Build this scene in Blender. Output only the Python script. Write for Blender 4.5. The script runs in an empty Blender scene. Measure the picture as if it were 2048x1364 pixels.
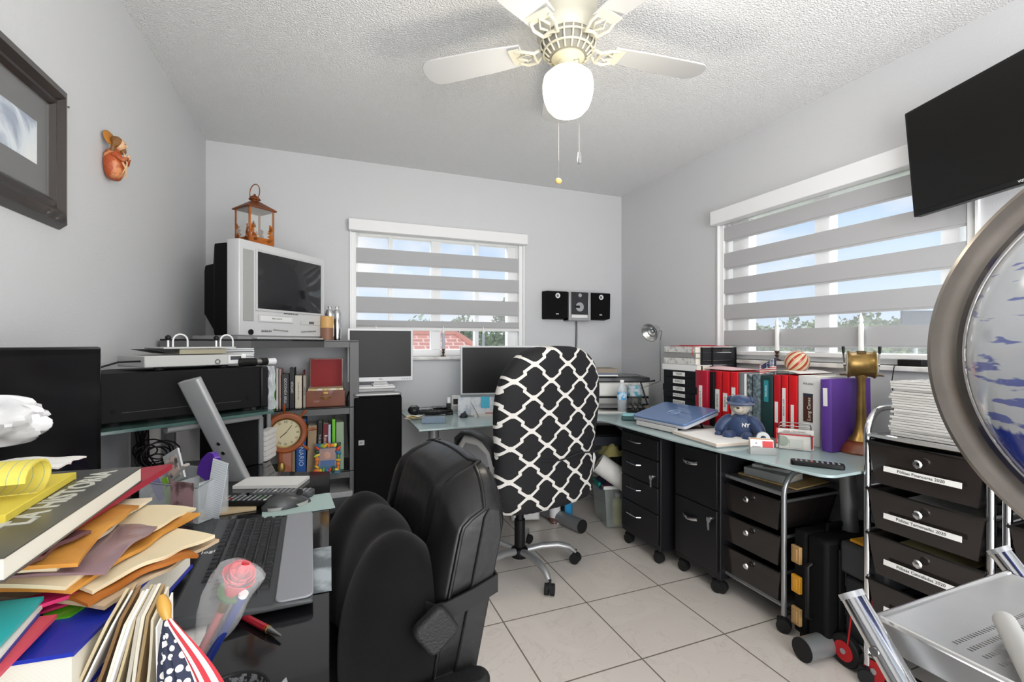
import bpy, bmesh, math, random
from mathutils import Vector, Matrix
C = bpy.context.scene
COL = C.collection
R = math.radians
# ------------------------------------------------------------------ camera, sky, lights, exposure
CAM_H, F, YAW, HZ = 1.21, 925.0, R(21.5), 686.0
cd = bpy.data.cameras.new('camera'); cam = bpy.data.objects.new('camera', cd); COL.objects.link(cam)
cam.location = (0, 0, CAM_H); cam.rotation_euler = (R(90), 0, -YAW)
cd.sensor_width = 36; cd.lens = F / 2048 * 36; cd.shift_y = 4 / 2048; cd.clip_start = .02; cd.clip_end = 500
C.camera = cam
C.view_settings.view_transform = 'Standard'; C.view_settings.look = 'None'; C.view_settings.gamma = 1
C.view_settings.use_curve_mapping = False; C.view_settings.exposure = 0.08
C.render.film_transparent = False
cy = C.cycles
cy.max_bounces = 7; cy.diffuse_bounces = 4; cy.glossy_bounces = 4; cy.transmission_bounces = 6; cy.transparent_max_bounces = 10
cy.sample_clamp_indirect = 6; cy.caustics_reflective = False; cy.caustics_refractive = False; cy.use_denoising = True
W = bpy.data.worlds.new('sky'); C.world = W; W.use_nodes = True
nt = W.node_tree; N = nt.nodes; L = nt.links
for n in list(N): N.remove(n)
out = N.new('ShaderNodeOutputWorld'); bg = N.new('ShaderNodeBackground'); L.new(bg.outputs[0], out.inputs[0])
tc = N.new('ShaderNodeTexCoord'); sep = N.new('ShaderNodeSeparateXYZ'); L.new(tc.outputs['Generated'], sep.inputs[0])
ramp = N.new('ShaderNodeValToRGB'); L.new(sep.outputs['Z'], ramp.inputs[0])
e = ramp.color_ramp.elements
e[0].position = 0.0; e[0].color = (.70, .84, 1, 1); e[1].position = 1.0; e[1].color = (.16, .36, .85, 1)
x = e.new(.25); x.color = (.40, .64, .98, 1)
mp = N.new('ShaderNodeMapping'); mp.inputs['Scale'].default_value = (1, 1, 2.6); L.new(tc.outputs['Generated'], mp.inputs[0])
nz = N.new('ShaderNodeTexNoise'); nz.inputs['Scale'].default_value = 3.4; nz.inputs['Detail'].default_value = 7; nz.inputs['Roughness'].default_value = .55
L.new(mp.outputs[0], nz.inputs['Vector'])
r2 = N.new('ShaderNodeValToRGB'); L.new(nz.outputs['Fac'], r2.inputs[0]); r2.color_ramp.elements[0].position = .46; r2.color_ramp.elements[1].position = .62
mx = N.new('ShaderNodeMixRGB'); L.new(r2.outputs[0], mx.inputs[0]); L.new(ramp.outputs[0], mx.inputs[1]); mx.inputs[2].default_value = (.95, .96, 1, 1)
L.new(mx.outputs[0], bg.inputs[0]); bg.inputs[1].default_value = 1.0
def area_light(name, loc, rot, sx, sy, power, col=(1, 1, 1)):
    l = bpy.data.lights.new(name, 'AREA'); l.shape = 'RECTANGLE'; l.size = sx; l.size_y = sy; l.energy = power; l.color = col
    o = bpy.data.objects.new(name, l); COL.objects.link(o); o.location = loc; o.rotation_euler = rot; return o
# daylight falling in from above through each window, plus two fill lamps added unseen behind the camera
def aim(loc, tgt): return (Vector(tgt) - Vector(loc)).to_track_quat('-Z', 'Y').to_euler()
area_light('daylight_side_window', (3.15, 1.6, 3.0), aim((3.15, 1.6, 3.0), (.3, 1.5, .6)), 1.7, 1.2, 170, (.98, .99, 1))
area_light('daylight_back_window', (.76, 4.15, 3.0), aim((.76, 4.15, 3.0), (.5, 1.5, .4)), 1.7, 1.2, 140, (.98, .99, 1))
area_light('rear_fill', (.8, -1.15, 1.0), (R(114), 0, 0), 2.6, 1.8, 82, (1, .99, .975))  # added fill from behind the camera, no such lamp in the room
area_light('upward_fill', (.75, -.30, 1.70), (R(128), 0, 0), 2.2, .5, 24, (1, .985, .97))  # added fill aimed up and forward to brighten the ceiling
sl = bpy.data.lights.new('sunlight', 'SUN'); sl.energy = 2.2; sl.angle = R(1); so = bpy.data.objects.new('sunlight', sl); COL.objects.link(so)
so.rotation_euler = (R(38), R(-25), 0)

# ------------------------------------------------------------------ pixel rays -> points in the room
_r = Vector((math.cos(YAW), -math.sin(YAW), 0)); _f = Vector((math.sin(YAW), math.cos(YAW), 0)); _u = Vector((0, 0, 1))
O = Vector((0, 0, CAM_H))
def ray(px, py): return _r * ((px - 1024) / F) + _f - _u * ((py - HZ) / F)
def atd(px, py, d): return O + ray(px, py) * d
def atz(px, py, z): v = ray(px, py); return O + v * ((z - CAM_H) / v.z)
def atX(px, py, x): v = ray(px, py); return O + v * (x / v.x)
def atY(px, py, y): v = ray(px, py); return O + v * (y / v.y)

# ------------------------------------------------------------------ materials
def lin(c):
    if isinstance(c, str): c = [int(c[i:i + 2], 16) / 255 for i in (0, 2, 4)]
    return tuple((v / 12.92 if v <= .04045 else ((v + .055) / 1.055) ** 2.4) for v in c[:3]) + (1,)
_M = {}
def P(name, c, rough=.5, metal=0., spec=.5, trans=0., alpha=1., emit=None, es=0, bump=None, var=None, coat=0., sheen=0., ior=1.45):
    """principled material; bump=(scale,strength,detail) noise bump; var=(scale, other colour, lo, hi) noise colour"""
    if name in _M: return _M[name]
    m = bpy.data.materials.new(name); m.use_nodes = True; t = m.node_tree; b = t.nodes['Principled BSDF']
    b.inputs['Base Color'].default_value = lin(c); b.inputs['Roughness'].default_value = rough; b.inputs['Metallic'].default_value = metal
    b.inputs['Specular IOR Level'].default_value = spec; b.inputs['Transmission Weight'].default_value = trans; b.inputs['Alpha'].default_value = alpha
    b.inputs['Coat Weight'].default_value = coat; b.inputs['IOR'].default_value = ior
    if sheen: b.inputs['Sheen Weight'].default_value = sheen
    if emit: b.inputs['Emission Color'].default_value = lin(emit); b.inputs['Emission Strength'].default_value = es
    tcn = t.nodes.new('ShaderNodeTexCoord')
    if var:
        n = t.nodes.new('ShaderNodeTexNoise'); n.inputs['Scale'].default_value = var[0]; n.inputs['Detail'].default_value = 5
        t.links.new(tcn.outputs['Object'], n.inputs['Vector'])
        r = t.nodes.new('ShaderNodeValToRGB'); r.color_ramp.elements[0].position = var[2]; r.color_ramp.elements[1].position = var[3]
        r.color_ramp.elements[0].color = lin(c); r.color_ramp.elements[1].color = lin(var[1])
        t.links.new(n.outputs['Fac'], r.inputs[0]); t.links.new(r.outputs[0], b.inputs['Base Color'])
    if bump:
        n = t.nodes.new('ShaderNodeTexNoise'); n.inputs['Scale'].default_value = bump[0]; n.inputs['Detail'].default_value = bump[2] if len(bump) > 2 else 3
        t.links.new(tcn.outputs['Object'], n.inputs['Vector'])
        bn = t.nodes.new('ShaderNodeBump'); bn.inputs['Strength'].default_value = bump[1]; bn.inputs['Distance'].default_value = .01
        t.links.new(n.outputs['Fac'], bn.inputs['Height']); t.links.new(bn.outputs[0], b.inputs['Normal'])
    _M[name] = m; return m
def nodes_of(m): return m.node_tree, m.node_tree.nodes['Principled BSDF']
def col(c, rough=.5, **k):   # quick plain colour
    return P('paint_%s_%d_%s' % (c, int(rough * 100), '_'.join('%s%s' % (a, str(v)) for a, v in sorted(k.items()))), c, rough, **k)
def stripes(name, cols, scale, axis=0, rough=.6, wob=0., widths=None):
    """bands along one object axis, repeating every `scale` metres"""
    if name in _M: return _M[name]
    m = P(name, cols[0], rough); t, b = nodes_of(m)
    tcn = t.nodes.new('ShaderNodeTexCoord'); s = t.nodes.new('ShaderNodeSeparateXYZ'); t.links.new(tcn.outputs['Object'], s.inputs[0])
    a = t.nodes.new('ShaderNodeMath'); a.operation = 'DIVIDE'; a.inputs[1].default_value = scale; t.links.new(s.outputs[axis], a.inputs[0])
    if wob:
        n = t.nodes.new('ShaderNodeTexNoise'); n.inputs['Scale'].default_value = 40; t.links.new(tcn.outputs['Object'], n.inputs['Vector'])
        q = t.nodes.new('ShaderNodeMath'); q.operation = 'MULTIPLY_ADD'; q.inputs[1].default_value = wob; t.links.new(n.outputs['Fac'], q.inputs[0]); t.links.new(a.outputs[0], q.inputs[2]); a = q
    f = t.nodes.new('ShaderNodeMath'); f.operation = 'FRACT'; t.links.new(a.outputs[0], f.inputs[0])
    r = t.nodes.new('ShaderNodeValToRGB'); r.color_ramp.interpolation = 'CONSTANT'; t.links.new(f.outputs[0], r.inputs[0])
    k = len(cols); widths = widths or [i / k for i in range(k)]
    r.color_ramp.elements[0].color = lin(cols[0]); r.color_ramp.elements[0].position = 0
    r.color_ramp.elements[1].color = lin(cols[1]); r.color_ramp.elements[1].position = widths[1]
    for i in range(2, k): e = r.color_ramp.elements.new(widths[i]); e.color = lin(cols[i])
    t.links.new(r.outputs[0], b.inputs['Base Color']); return m

# ------------------------------------------------------------------ mesh builder
def frame(o, x, y=None, z=None):
    x = Vector(x).normalized(); z = Vector(z) if z else None
    if z is None: z = Vector((0, 0, 1))
    y = z.cross(x).normalized(); z = x.cross(y).normalized()
    m = Matrix((x, y, z)).transposed().to_4x4(); m.translation = Vector(o); return m
def T(x, y, z, rz=0, rx=0, ry=0):
    return Matrix.Translation((x, y, z)) @ Matrix.Rotation(rz, 4, 'Z') @ Matrix.Rotation(ry, 4, 'Y') @ Matrix.Rotation(rx, 4, 'X')
I4 = Matrix.Identity(4)
class MB:
    def __init__(s): s.v = []; s.f = []; s.m = []; s.mi = 0; s.X = I4
    def mat(s, i): s.mi = i; return s
    def at(s, M): s.X = M; return s
    def add(s, vs, fs, M=I4):
        b = len(s.v); X = s.X @ M
        s.v += [X @ Vector(p) for p in vs]; s.f += [[b + i for i in f] for f in fs]; s.m += [s.mi] * len(fs); return s
    def box(s, x0, x1, y0, y1, z0, z1, M=I4):
        return s.add([(x0, y0, z0), (x1, y0, z0), (x1, y1, z0), (x0, y1, z0), (x0, y0, z1), (x1, y0, z1), (x1, y1, z1), (x0, y1, z1)],
                     [(0, 3, 2, 1), (4, 5, 6, 7), (0, 1, 5, 4), (1, 2, 6, 5), (2, 3, 7, 6), (3, 0, 4, 7)], M)
    def prism(s, poly, h0, h1, M=I4, axis='z', top=None):
        """poly: list of 2D points, extruded between h0 and h1 along an axis; top: optional other polygon"""
        n = len(poly); top = top or poly
        mk = {'z': lambda p, h: (p[0], p[1], h), 'y': lambda p, h: (p[0], h, p[1]), 'x': lambda p, h: (h, p[0], p[1])}[axis]
        ar = sum(poly[i][0] * poly[(i + 1) % n][1] - poly[(i + 1) % n][0] * poly[i][1] for i in range(n))
        flip = (ar < 0) != (axis == 'y')
        vs = [mk(p, h0) for p in poly] + [mk(p, h1) for p in top]
        fs = [list(range(n))[::-1], [n + i for i in range(n)]] + [(i, (i + 1) % n, n + (i + 1) % n, n + i) for i in range(n)]
        if flip: fs = [list(f)[::-1] for f in fs]
        return s.add(vs, fs, M)
    def lathe(s, prof, n=24, M=I4, cap=True, a0=0, a1=None):
        vs = []; fs = []; k = len(prof)
        full = a1 is None; a1 = a1 or 2 * math.pi; cols = n if full else n + 1
        for i in range(cols):
            a = a0 + (a1 - a0) * i / n
            for r, z in prof: vs.append((r * math.cos(a), r * math.sin(a), z))
        for i in range(n):
            j = (i + 1) % cols
            for q in range(k - 1): fs.append((i * k + q, j * k + q, j * k + q + 1, i * k + q + 1))
        if cap and full:
            if prof[0][0] > 1e-5: fs.append([i * k for i in range(n)][::-1])
            if prof[-1][0] > 1e-5: fs.append([i * k + k - 1 for i in range(n)])
        return s.add(vs, fs, M)
    def cyl(s, p0, p1, r, r2=None, n=16):
        p0 = Vector(p0); p1 = Vector(p1); d = p1 - p0; l = d.length
        q = Vector((0, 0, 1)).rotation_difference(d.normalized()).to_matrix().to_4x4(); q.translation = p0
        return s.lathe([(r, 0), (r if r2 is None else r2, l)], n, q)
    def tube(s, pts, r, n=8, closed=False, flat=1.0, rad=None):
        pts = [Vector(p) for p in pts]; k = len(pts); vs = []; fs = []
        pn = None
        for i, p in enumerate(pts):
            a = pts[(i - 1) % k] if closed or i > 0 else p; b = pts[(i + 1) % k] if closed or i < k - 1 else p
            t = (b - a).normalized() if (b - a).length > 1e-9 else Vector((0, 0, 1))
            if pn is None: pn = t.orthogonal().normalized() if abs(t.z) > .9 else Vector((0, 0, 1)).cross(t).normalized()
            pn = (pn - t * pn.dot(t)); pn = pn.normalized() if pn.length > 1e-6 else t.orthogonal().normalized()
            bn = t.cross(pn); rr = rad[i] if rad else r
            for j in range(n):
                w = 2 * math.pi * j / n; vs.append(p + pn * math.cos(w) * rr + bn * math.sin(w) * rr * flat)
        for i in range(k if closed else k - 1):
            for j in range(n):
                a = i * n + j; b = i * n + (j + 1) % n; c = ((i + 1) % k) * n + (j + 1) % n; d = ((i + 1) % k) * n + j
                fs.append((a, b, c, d))
        if not closed: fs.append(list(range(n))[::-1]); fs.append([(k - 1) * n + j for j in range(n)])
        return s.add(vs, fs)
    def ball(s, c, rx, ry=None, rz=None, n=16, m=10, M=I4):
        ry = ry or rx; rz = rz or rx; vs = [(0, 0, -1)]; fs = []
        for i in range(1, m):
            a = -math.pi / 2 + math.pi * i / m
            for j in range(n): b = 2 * math.pi * j / n; vs.append((math.cos(a) * math.cos(b), math.cos(a) * math.sin(b), math.sin(a)))
        vs.append((0, 0, 1))
        for j in range(n): fs.append((0, 1 + (j + 1) % n, 1 + j))
        for i in range(m - 2):
            for j in range(n): a = 1 + i * n + j; b = 1 + i * n + (j + 1) % n; fs.append((a, b, b + n, a + n))
        t = len(vs) - 1
        for j in range(n): fs.append((1 + (m - 2) * n + j, 1 + (m - 2) * n + (j + 1) % n, t))
        return s.add(vs, fs, M @ Matrix.Translation(c) @ Matrix.Diagonal((rx, ry, rz, 1)))
    def loft(s, rings, cap=True, closed=True):
        k = len(rings[0]); vs = [p for r in rings for p in r]; fs = []
        for i in range(len(rings) - 1):
            for j in range(k if closed else k - 1):
                a = i * k + j; b = i * k + (j + 1) % k; fs.append((a, b, b + k, a + k))
        if cap and closed: fs.append(list(range(k))[::-1]); fs.append([(len(rings) - 1) * k + j for j in range(k)])
        return s.add(vs, fs)
    def sheet(s, fn, nu, nv, th=.0, M=I4):
        """fn(u,v)->point, u,v in 0..1; th: thickness along -normal approx (z)"""
        vs = [Vector(fn(i / nu, j / nv)) for i in range(nu + 1) for j in range(nv + 1)]; w = nv + 1
        fs = [(i * w + j, (i + 1) * w + j, (i + 1) * w + j + 1, i * w + j + 1) for i in range(nu) for j in range(nv)]
        if th:
            n = len(vs); vs2 = []
            for i in range(nu + 1):
                for j in range(nv + 1):
                    a = vs[min(i + 1, nu) * w + j] - vs[max(i - 1, 0) * w + j]; b = vs[i * w + min(j + 1, nv)] - vs[i * w + max(j - 1, 0)]
                    vs2.append(vs[i * w + j] - a.cross(b).normalized() * th)
            edge = [i * w for i in range(nu + 1)] + [nu * w + j for j in range(1, nv + 1)] + [i * w + nv for i in range(nu - 1, -1, -1)] + [j for j in range(nv - 1, 0, -1)]
            fs += [[n + q for q in f[::-1]] for f in fs]
            fs += [(edge[(q + 1) % len(edge)], edge[q], n + edge[q], n + edge[(q + 1) % len(edge)]) for q in range(len(edge))]
            vs += vs2
        return s.add(vs, fs, M)
    def build(s, name, mats, parent=None, bevel=0, sub=0, smooth=40, seg=2, loc=None, rot=None):
        me = bpy.data.meshes.new(name); me.from_pydata([tuple(v) for v in s.v], [], s.f)
        mats = mats if isinstance(mats, (list, tuple)) else [mats]
        for m in mats: me.materials.append(m)
        me.polygons.foreach_set('material_index', [min(i, len(mats) - 1) for i in s.m]); me.update()
        if smooth: me.shade_smooth(); me.set_sharp_from_angle(angle=R(smooth))
        o = bpy.data.objects.new(name, me); COL.objects.link(o)
        if parent: o.parent = parent
        if loc is not None: o.location = loc
        if rot is not None: o.rotation_euler = rot
        if bevel: b = o.modifiers.new('edge', 'BEVEL'); b.width = bevel; b.segments = seg; b.limit_method = 'ANGLE'; b.angle_limit = R(35); b.harden_normals = False
        if sub: b = o.modifiers.new('sub', 'SUBSURF'); b.levels = sub; b.render_levels = sub
        return o
def tag(o, label=None, cat=None, group=None, kind=None):
    if label: o['label'] = label
    if cat: o['category'] = cat
    if group: o['group'] = group
    if kind: o['kind'] = kind
    return o
def thing(name, label, cat, M=I4, group=None):
    o = bpy.data.objects.new(name, None); COL.objects.link(o)
    if isinstance(M, (tuple, Vector)): M = Matrix.Translation(M)
    o.matrix_world = M; o.empty_display_size = .05; return tag(o, label, cat, group)
def single(name, mb, mats, label, cat, group=None, M=None, **k):
    o = mb.build(name, mats, **k); tag(o, label, cat, group)
    if M is not None: o.matrix_world = M
    return o
def copy_tree(o, parent=None):
    c = o.copy(); COL.objects.link(c)
    if parent: c.parent = parent
    for ch in [q for q in bpy.data.objects if q.parent == o]: copy_tree(ch, c)
    return c
def text(s, size, m, parent=None, M=I4, name='lettering', depth=.0004, align='CENTER', sx=1.0, bold=0, label=None):
    cu = bpy.data.curves.new('t', 'FONT'); cu.body = s; cu.size = size; cu.extrude = depth; cu.align_x = align; cu.align_y = 'CENTER'; cu.resolution_u = 2; cu.offset = bold
    ob = bpy.data.objects.new('t', cu); COL.objects.link(ob)
    me = bpy.data.meshes.new_from_object(ob.evaluated_get(bpy.context.evaluated_depsgraph_get())); bpy.data.objects.remove(ob)
    me.name = name; me.transform(Matrix.Diagonal((sx, 1, 1, 1))); me.materials.clear(); me.materials.append(m)
    o = bpy.data.objects.new(name, me); COL.objects.link(o)
    if parent: o.parent = parent
    o.matrix_local = M
    if label: o['label'] = label
    return o
def rrect(w, h, r, n=5, cx=0, cy=0):
    p = []
    for (x, y, a) in ((w / 2 - r, h / 2 - r, 0), (-w / 2 + r, h / 2 - r, 90), (-w / 2 + r, -h / 2 + r, 180), (w / 2 - r, -h / 2 + r, 270)):
        for i in range(n + 1): t = R(a + 90 * i / n); p.append((cx + x + r * math.cos(t), cy + y + r * math.sin(t)))
    return p
def arc(cx, cy, r, a0, a1, n=8): return [(cx + r * math.cos(R(a0 + (a1 - a0) * i / n)), cy + r * math.sin(R(a0 + (a1 - a0) * i / n))) for i in range(n + 1)]
FXZ = Matrix.Rotation(R(90), 4, 'X')     # text plane XY -> XZ, readable from -Y

black = P('black_plastic', '0f0f10', .42, spec=.35); blackm = P('matt_black', '0c0c0d', .7, spec=.2); darkgrey = P('dark_grey_plastic', '38393b', .5)
gloss = P('gloss_black_glass', '0c0c0d', .06, spec=.6); white = P('white_paint', 'e9e9ea', .5); whitep = P('white_plastic', 'e3e3e2', .38)
silver = P('silver_paint', 'b4b5b6', .35, metal=.6); chrome = P('chrome', 'd9d9da', .12, metal=1); steel = P('brushed_steel', 'a9a8a6', .3, metal=1, bump=(60, .05))
rackgrey = P('grey_metal_frame', '606161', .5, metal=.3); rubber = P('black_rubber', '141414', .75); paper = P('white_paper', 'e8e6e1', .8)
pages = stripes('page_edges', ['e4dfd2', 'cfc9ba'], .0012, 2, .85); cream = P('cream_paper', 'ddd0b3', .8); screen = P('dark_screen', '222324', .35, spec=.25)
glass = P('clear_glass', 'ffffff', .02, trans=1, ior=1.3); clearp = P('clear_plastic', 'e8eced', .08, alpha=.22); brass = P('aged_brass', 'a5854a', .34, metal=.75, var=(14, '75603a', .4, .75)); gold = P('gold_metal', 'c79b4a', .28, metal=.95)
# ================================================================== the room
XL, XR, YB, CEI = -.70, 2.288, 3.29, 2.44
wallm = P('wall_paint', 'cbccce', .62, bump=(180, .12, 2))
def S(name, mb, m, **k): o = mb.build(name, m, **k); o['kind'] = 'structure'; return o
# floor: square marble-look tiles laid with grey grout, in the room's own coordinates
fm = P('floor_tile', 'd9d0c8', .22, coat=.1); t, b = nodes_of(fm)
tcn = t.nodes.new('ShaderNodeTexCoord'); mpn = t.nodes.new('ShaderNodeMapping'); t.links.new(tcn.outputs['Object'], mpn.inputs[0])
p1 = atz(1173, 1205, 0); mpn.inputs['Location'].default_value = (-p1.x + .4135 * 8, -p1.y + .4135 * 8, 0)
br = t.nodes.new('ShaderNodeTexBrick'); br.offset = 0; br.squash = 1; br.inputs['Scale'].default_value = 1
for k_, v_ in (('Mortar Size', .0032), ('Mortar Smooth', .1), ('Brick Width', .4135), ('Row Height', .4135), ('Bias', 0)): br.inputs[k_].default_value = v_
t.links.new(mpn.outputs[0], br.inputs['Vector'])
n1 = t.nodes.new('ShaderNodeTexNoise'); n1.inputs['Scale'].default_value = 5; n1.inputs['Detail'].default_value = 9; n1.inputs['Distortion'].default_value = 1.6; t.links.new(mpn.outputs[0], n1.inputs['Vector'])
rr = t.nodes.new('ShaderNodeValToRGB'); t.links.new(n1.outputs['Fac'], rr.inputs[0])
e = rr.color_ramp.elements; e[0].position = .3; e[0].color = lin('dcd3cb'); e[1].position = .7; e[1].color = lin('e0d8d0')
for p_, c_ in ((.49, 'ddd5cd'), (.505, 'd5ccc4'), (.52, 'ddd5cd')): q = e.new(p_); q.color = lin(c_)
t.links.new(rr.outputs[0], br.inputs['Color1']); t.links.new(rr.outputs[0], br.inputs['Color2']); br.inputs['Mortar'].default_value = lin('7d766b')
t.links.new(br.outputs['Color'], b.inputs['Base Color'])
bn = t.nodes.new('ShaderNodeBump'); bn.inputs['Strength'].default_value = .5; bn.inputs['Distance'].default_value = -.002; t.links.new(br.outputs['Fac'], bn.inputs['Height']); t.links.new(bn.outputs[0], b.inputs['Normal'])
S('floor', MB().box(XL - .1, XR + .1, -2.6, YB + .1, -.1, 0), fm)
# popcorn ceiling
cm = P('popcorn_ceiling', 'f8f8f8', .9); t, b = nodes_of(cm)
tcn = t.nodes.new('ShaderNodeTexCoord'); n1 = t.nodes.new('ShaderNodeTexNoise'); n1.inputs['Scale'].default_value = 150; n1.inputs['Detail'].default_value = 3; t.links.new(tcn.outputs['Object'], n1.inputs['Vector'])
rr = t.nodes.new('ShaderNodeValToRGB'); rr.color_ramp.elements[0].position = .36; rr.color_ramp.elements[1].position = .64; t.links.new(n1.outputs['Fac'], rr.inputs[0])
bn = t.nodes.new('ShaderNodeBump'); bn.inputs['Strength'].default_value = .9; bn.inputs['Distance'].default_value = .006; t.links.new(rr.outputs[0], bn.inputs['Height']); t.links.new(bn.outputs[0], b.inputs['Normal'])
S('ceiling', MB().box(XL - .1, XR + .1, -2.6, YB + .1, CEI, CEI + .1), cm)  # extended unseen behind the camera, added there to keep the sun out
S('wall_left', MB().box(XL - .1, XL, -.6, YB + .1, 0, CEI), wallm)
# windows: openings
bw = dict(x0=.135, x1=1.385, z0=1.112, z1=2.0)      # back window opening
sw = dict(y0=.99, y1=2.235, z0=1.112, z1=2.0)       # side window opening
T_ = .12
m = MB(); m.box(XL, bw['x0'], YB, YB + T_, 0, CEI).box(bw['x1'], XR + .1, YB, YB + T_, 0, CEI).box(bw['x0'], bw['x1'], YB, YB + T_, 0, bw['z0']).box(bw['x0'], bw['x1'], YB, YB + T_, bw['z1'], CEI)
S('wall_back', m, wallm)
m = MB(); m.box(XR, XR + T_, -.6, sw['y0'], 0, CEI).box(XR, XR + T_, sw['y1'], YB, 0, CEI).box(XR, XR + T_, sw['y0'], sw['y1'], 0, sw['z0']).box(XR, XR + T_, sw['y0'], sw['y1'], sw['z1'], CEI)
S('wall_right', m, wallm)
# unseen wall behind the camera, its wide opening shaped to let light flood in
m = MB(); m.box(XL, -.2, -.7, -.6, 0, CEI).box(1.9, XR, -.7, -.6, 0, CEI).box(-.2, 1.9, -.7, -.6, 2.25, CEI)
S('wall_front', m, wallm)
bbm = P('white_baseboard', 'd8d8d8', .5)
S('baseboard_back', MB().box(XL, XR, YB - .012, YB, 0, .085), bbm, bevel=.003); S('baseboard_left', MB().box(XL, XL + .012, -.6, YB - .012, 0, .085), bbm, bevel=.003)
S('baseboard_right', MB().box(XR - .012, XR, -.6, YB - .012, 0, .085), bbm, bevel=.003)
marble = P('marble_sill', 'e6e5e3', .25, var=(9, 'c9c6c2', .45, .62))
fr = P('window_frame_white', 'eceded', .4); pane = P('window_pane', 'e8f0f4', .02, alpha=.07)
blindm = P('blind_fabric', 'b0b0b2', .8, bump=(300, .1)); sheer = P('blind_sheer', 'f7f7f7', .8, alpha=.13)
def window(idx, M, w, z0, z1, bands, covered_to, mull, valance):
    """local frame: x along the wall, y into the room, z up; opening 0..w, wall face at y=0"""
    o = bpy.data.objects.new('window_%d' % idx, None); COL.objects.link(o); o.matrix_world = M; o['kind'] = 'structure'
    m = MB()
    for a, b_ in ((0, .045), (w - .045, w)): m.box(a, b_, -.10, -.03, z0, z1)
    m.box(.045, w - .045, -.10, -.03, z0, z0 + .05).box(.045, w - .045, -.10, -.03, z1 - .05, z1)
    for c, hw, dp in mull: m.box(c - hw, c + hw, -.10 + dp, -.04, z0 + .05, z1 - .05)
    m.build('window_frame', fr, o, bevel=.004)
    MB().box(.045, w - .045, -.078, -.074, z0 + .05, z1 - .05).build('window_pane', pane, o)
    m = MB().box(-.012, 0.0, -.12, .012, z0, z1).box(w, w + .012, -.12, .012, z0, z1)
    m.build('window_casing', fr, o, bevel=.002)
    MB().box(-.03, w + .03, -.11, .035, z0 - .022, z0).build('window_sill', marble, o, bevel=.004)
    MB().box(-.02, w + .02, 0, .06, valance[0], valance[1]).build('valance', white, o, bevel=.004)
    m = MB(); zt = valance[0]; x0, x1 = .03, w - .03
    for a, b_ in bands: m.box(x0, x1, -.008, -.005, a, b_); m.box(x0, x1, -.018, -.016, a - .01, b_ - .01)
    m.build('blind_band', blindm, o)
    MB().box(x0, x1, -.0065, -.006, covered_to, zt + .02).build('blind_sheer', sheer, o)
    MB().box(x0, x1, -.022, .0, covered_to - .022, covered_to).build('bottom_rail', whitep, o, bevel=.003)
    m = MB(); m.box(-.005, .03, -.02, -.002, z0 + .02, zt).box(w - .03, w + .005, -.02, -.002, z0 + .02, zt); m.build('side_trim', fr, o, bevel=.003)
    return o
def zb(px, py): return atY(px, py, YB).z
# band heights read on the back wall near px 880
bb = [zb(708, y) for y in (493, 520, 543, 570, 592, 620, 640)]
bands = [(zb(709, 522), zb(709, 494)), (zb(709, 570), zb(709, 543)), (zb(709, 622), zb(709, 592)), (zb(1030, 655) , zb(1030, 645) )]
# the window spans from x=.135; local x runs along +X
window(1, Matrix.Translation((bw['x0'], YB, 0)) @ Matrix.Diagonal((1, -1, 1, 1)) @ I4 if False else frame((bw['x1'], YB, 0), (-1, 0, 0)), bw['x1'] - bw['x0'], bw['z0'], bw['z1'],
       bands, zb(900, 656), [(.667, .035, .0), (.357, .015, .0), (.988, .015, .0), (.075, .035, 0)], (zb(700, 463), zb(700, 440)))
def zs(px, py): return atX(px, py, XR).z
sb = [(zs(1462, a), zs(1462, b_)) for a, b_ in ((478, 452), (534, 504), (586, 557), (637, 609), (690, 661))]
window(2, frame((XR, sw['y0'], 0), (0, 1, 0)), sw['y1'] - sw['y0'], sw['z0'], sw['z1'], sb, zs(1462, 702), [(.62, .04, .0), (1.12, .06, .0), (.1, .03, 0)], (zs(1440, 452), zs(1440, 424)))
# ================================================================== outside the windows
def gnd():
    g = P('lawn', '6f8a4c', .9, var=(2, '8c9a5d', .3, .7)); S('ground', MB().box(-60, 90, 4.2, 90, -3.2, -3.1).box(3.5, 90, -40, 4.2, -3.2, -3.1), g)
gnd()
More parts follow.
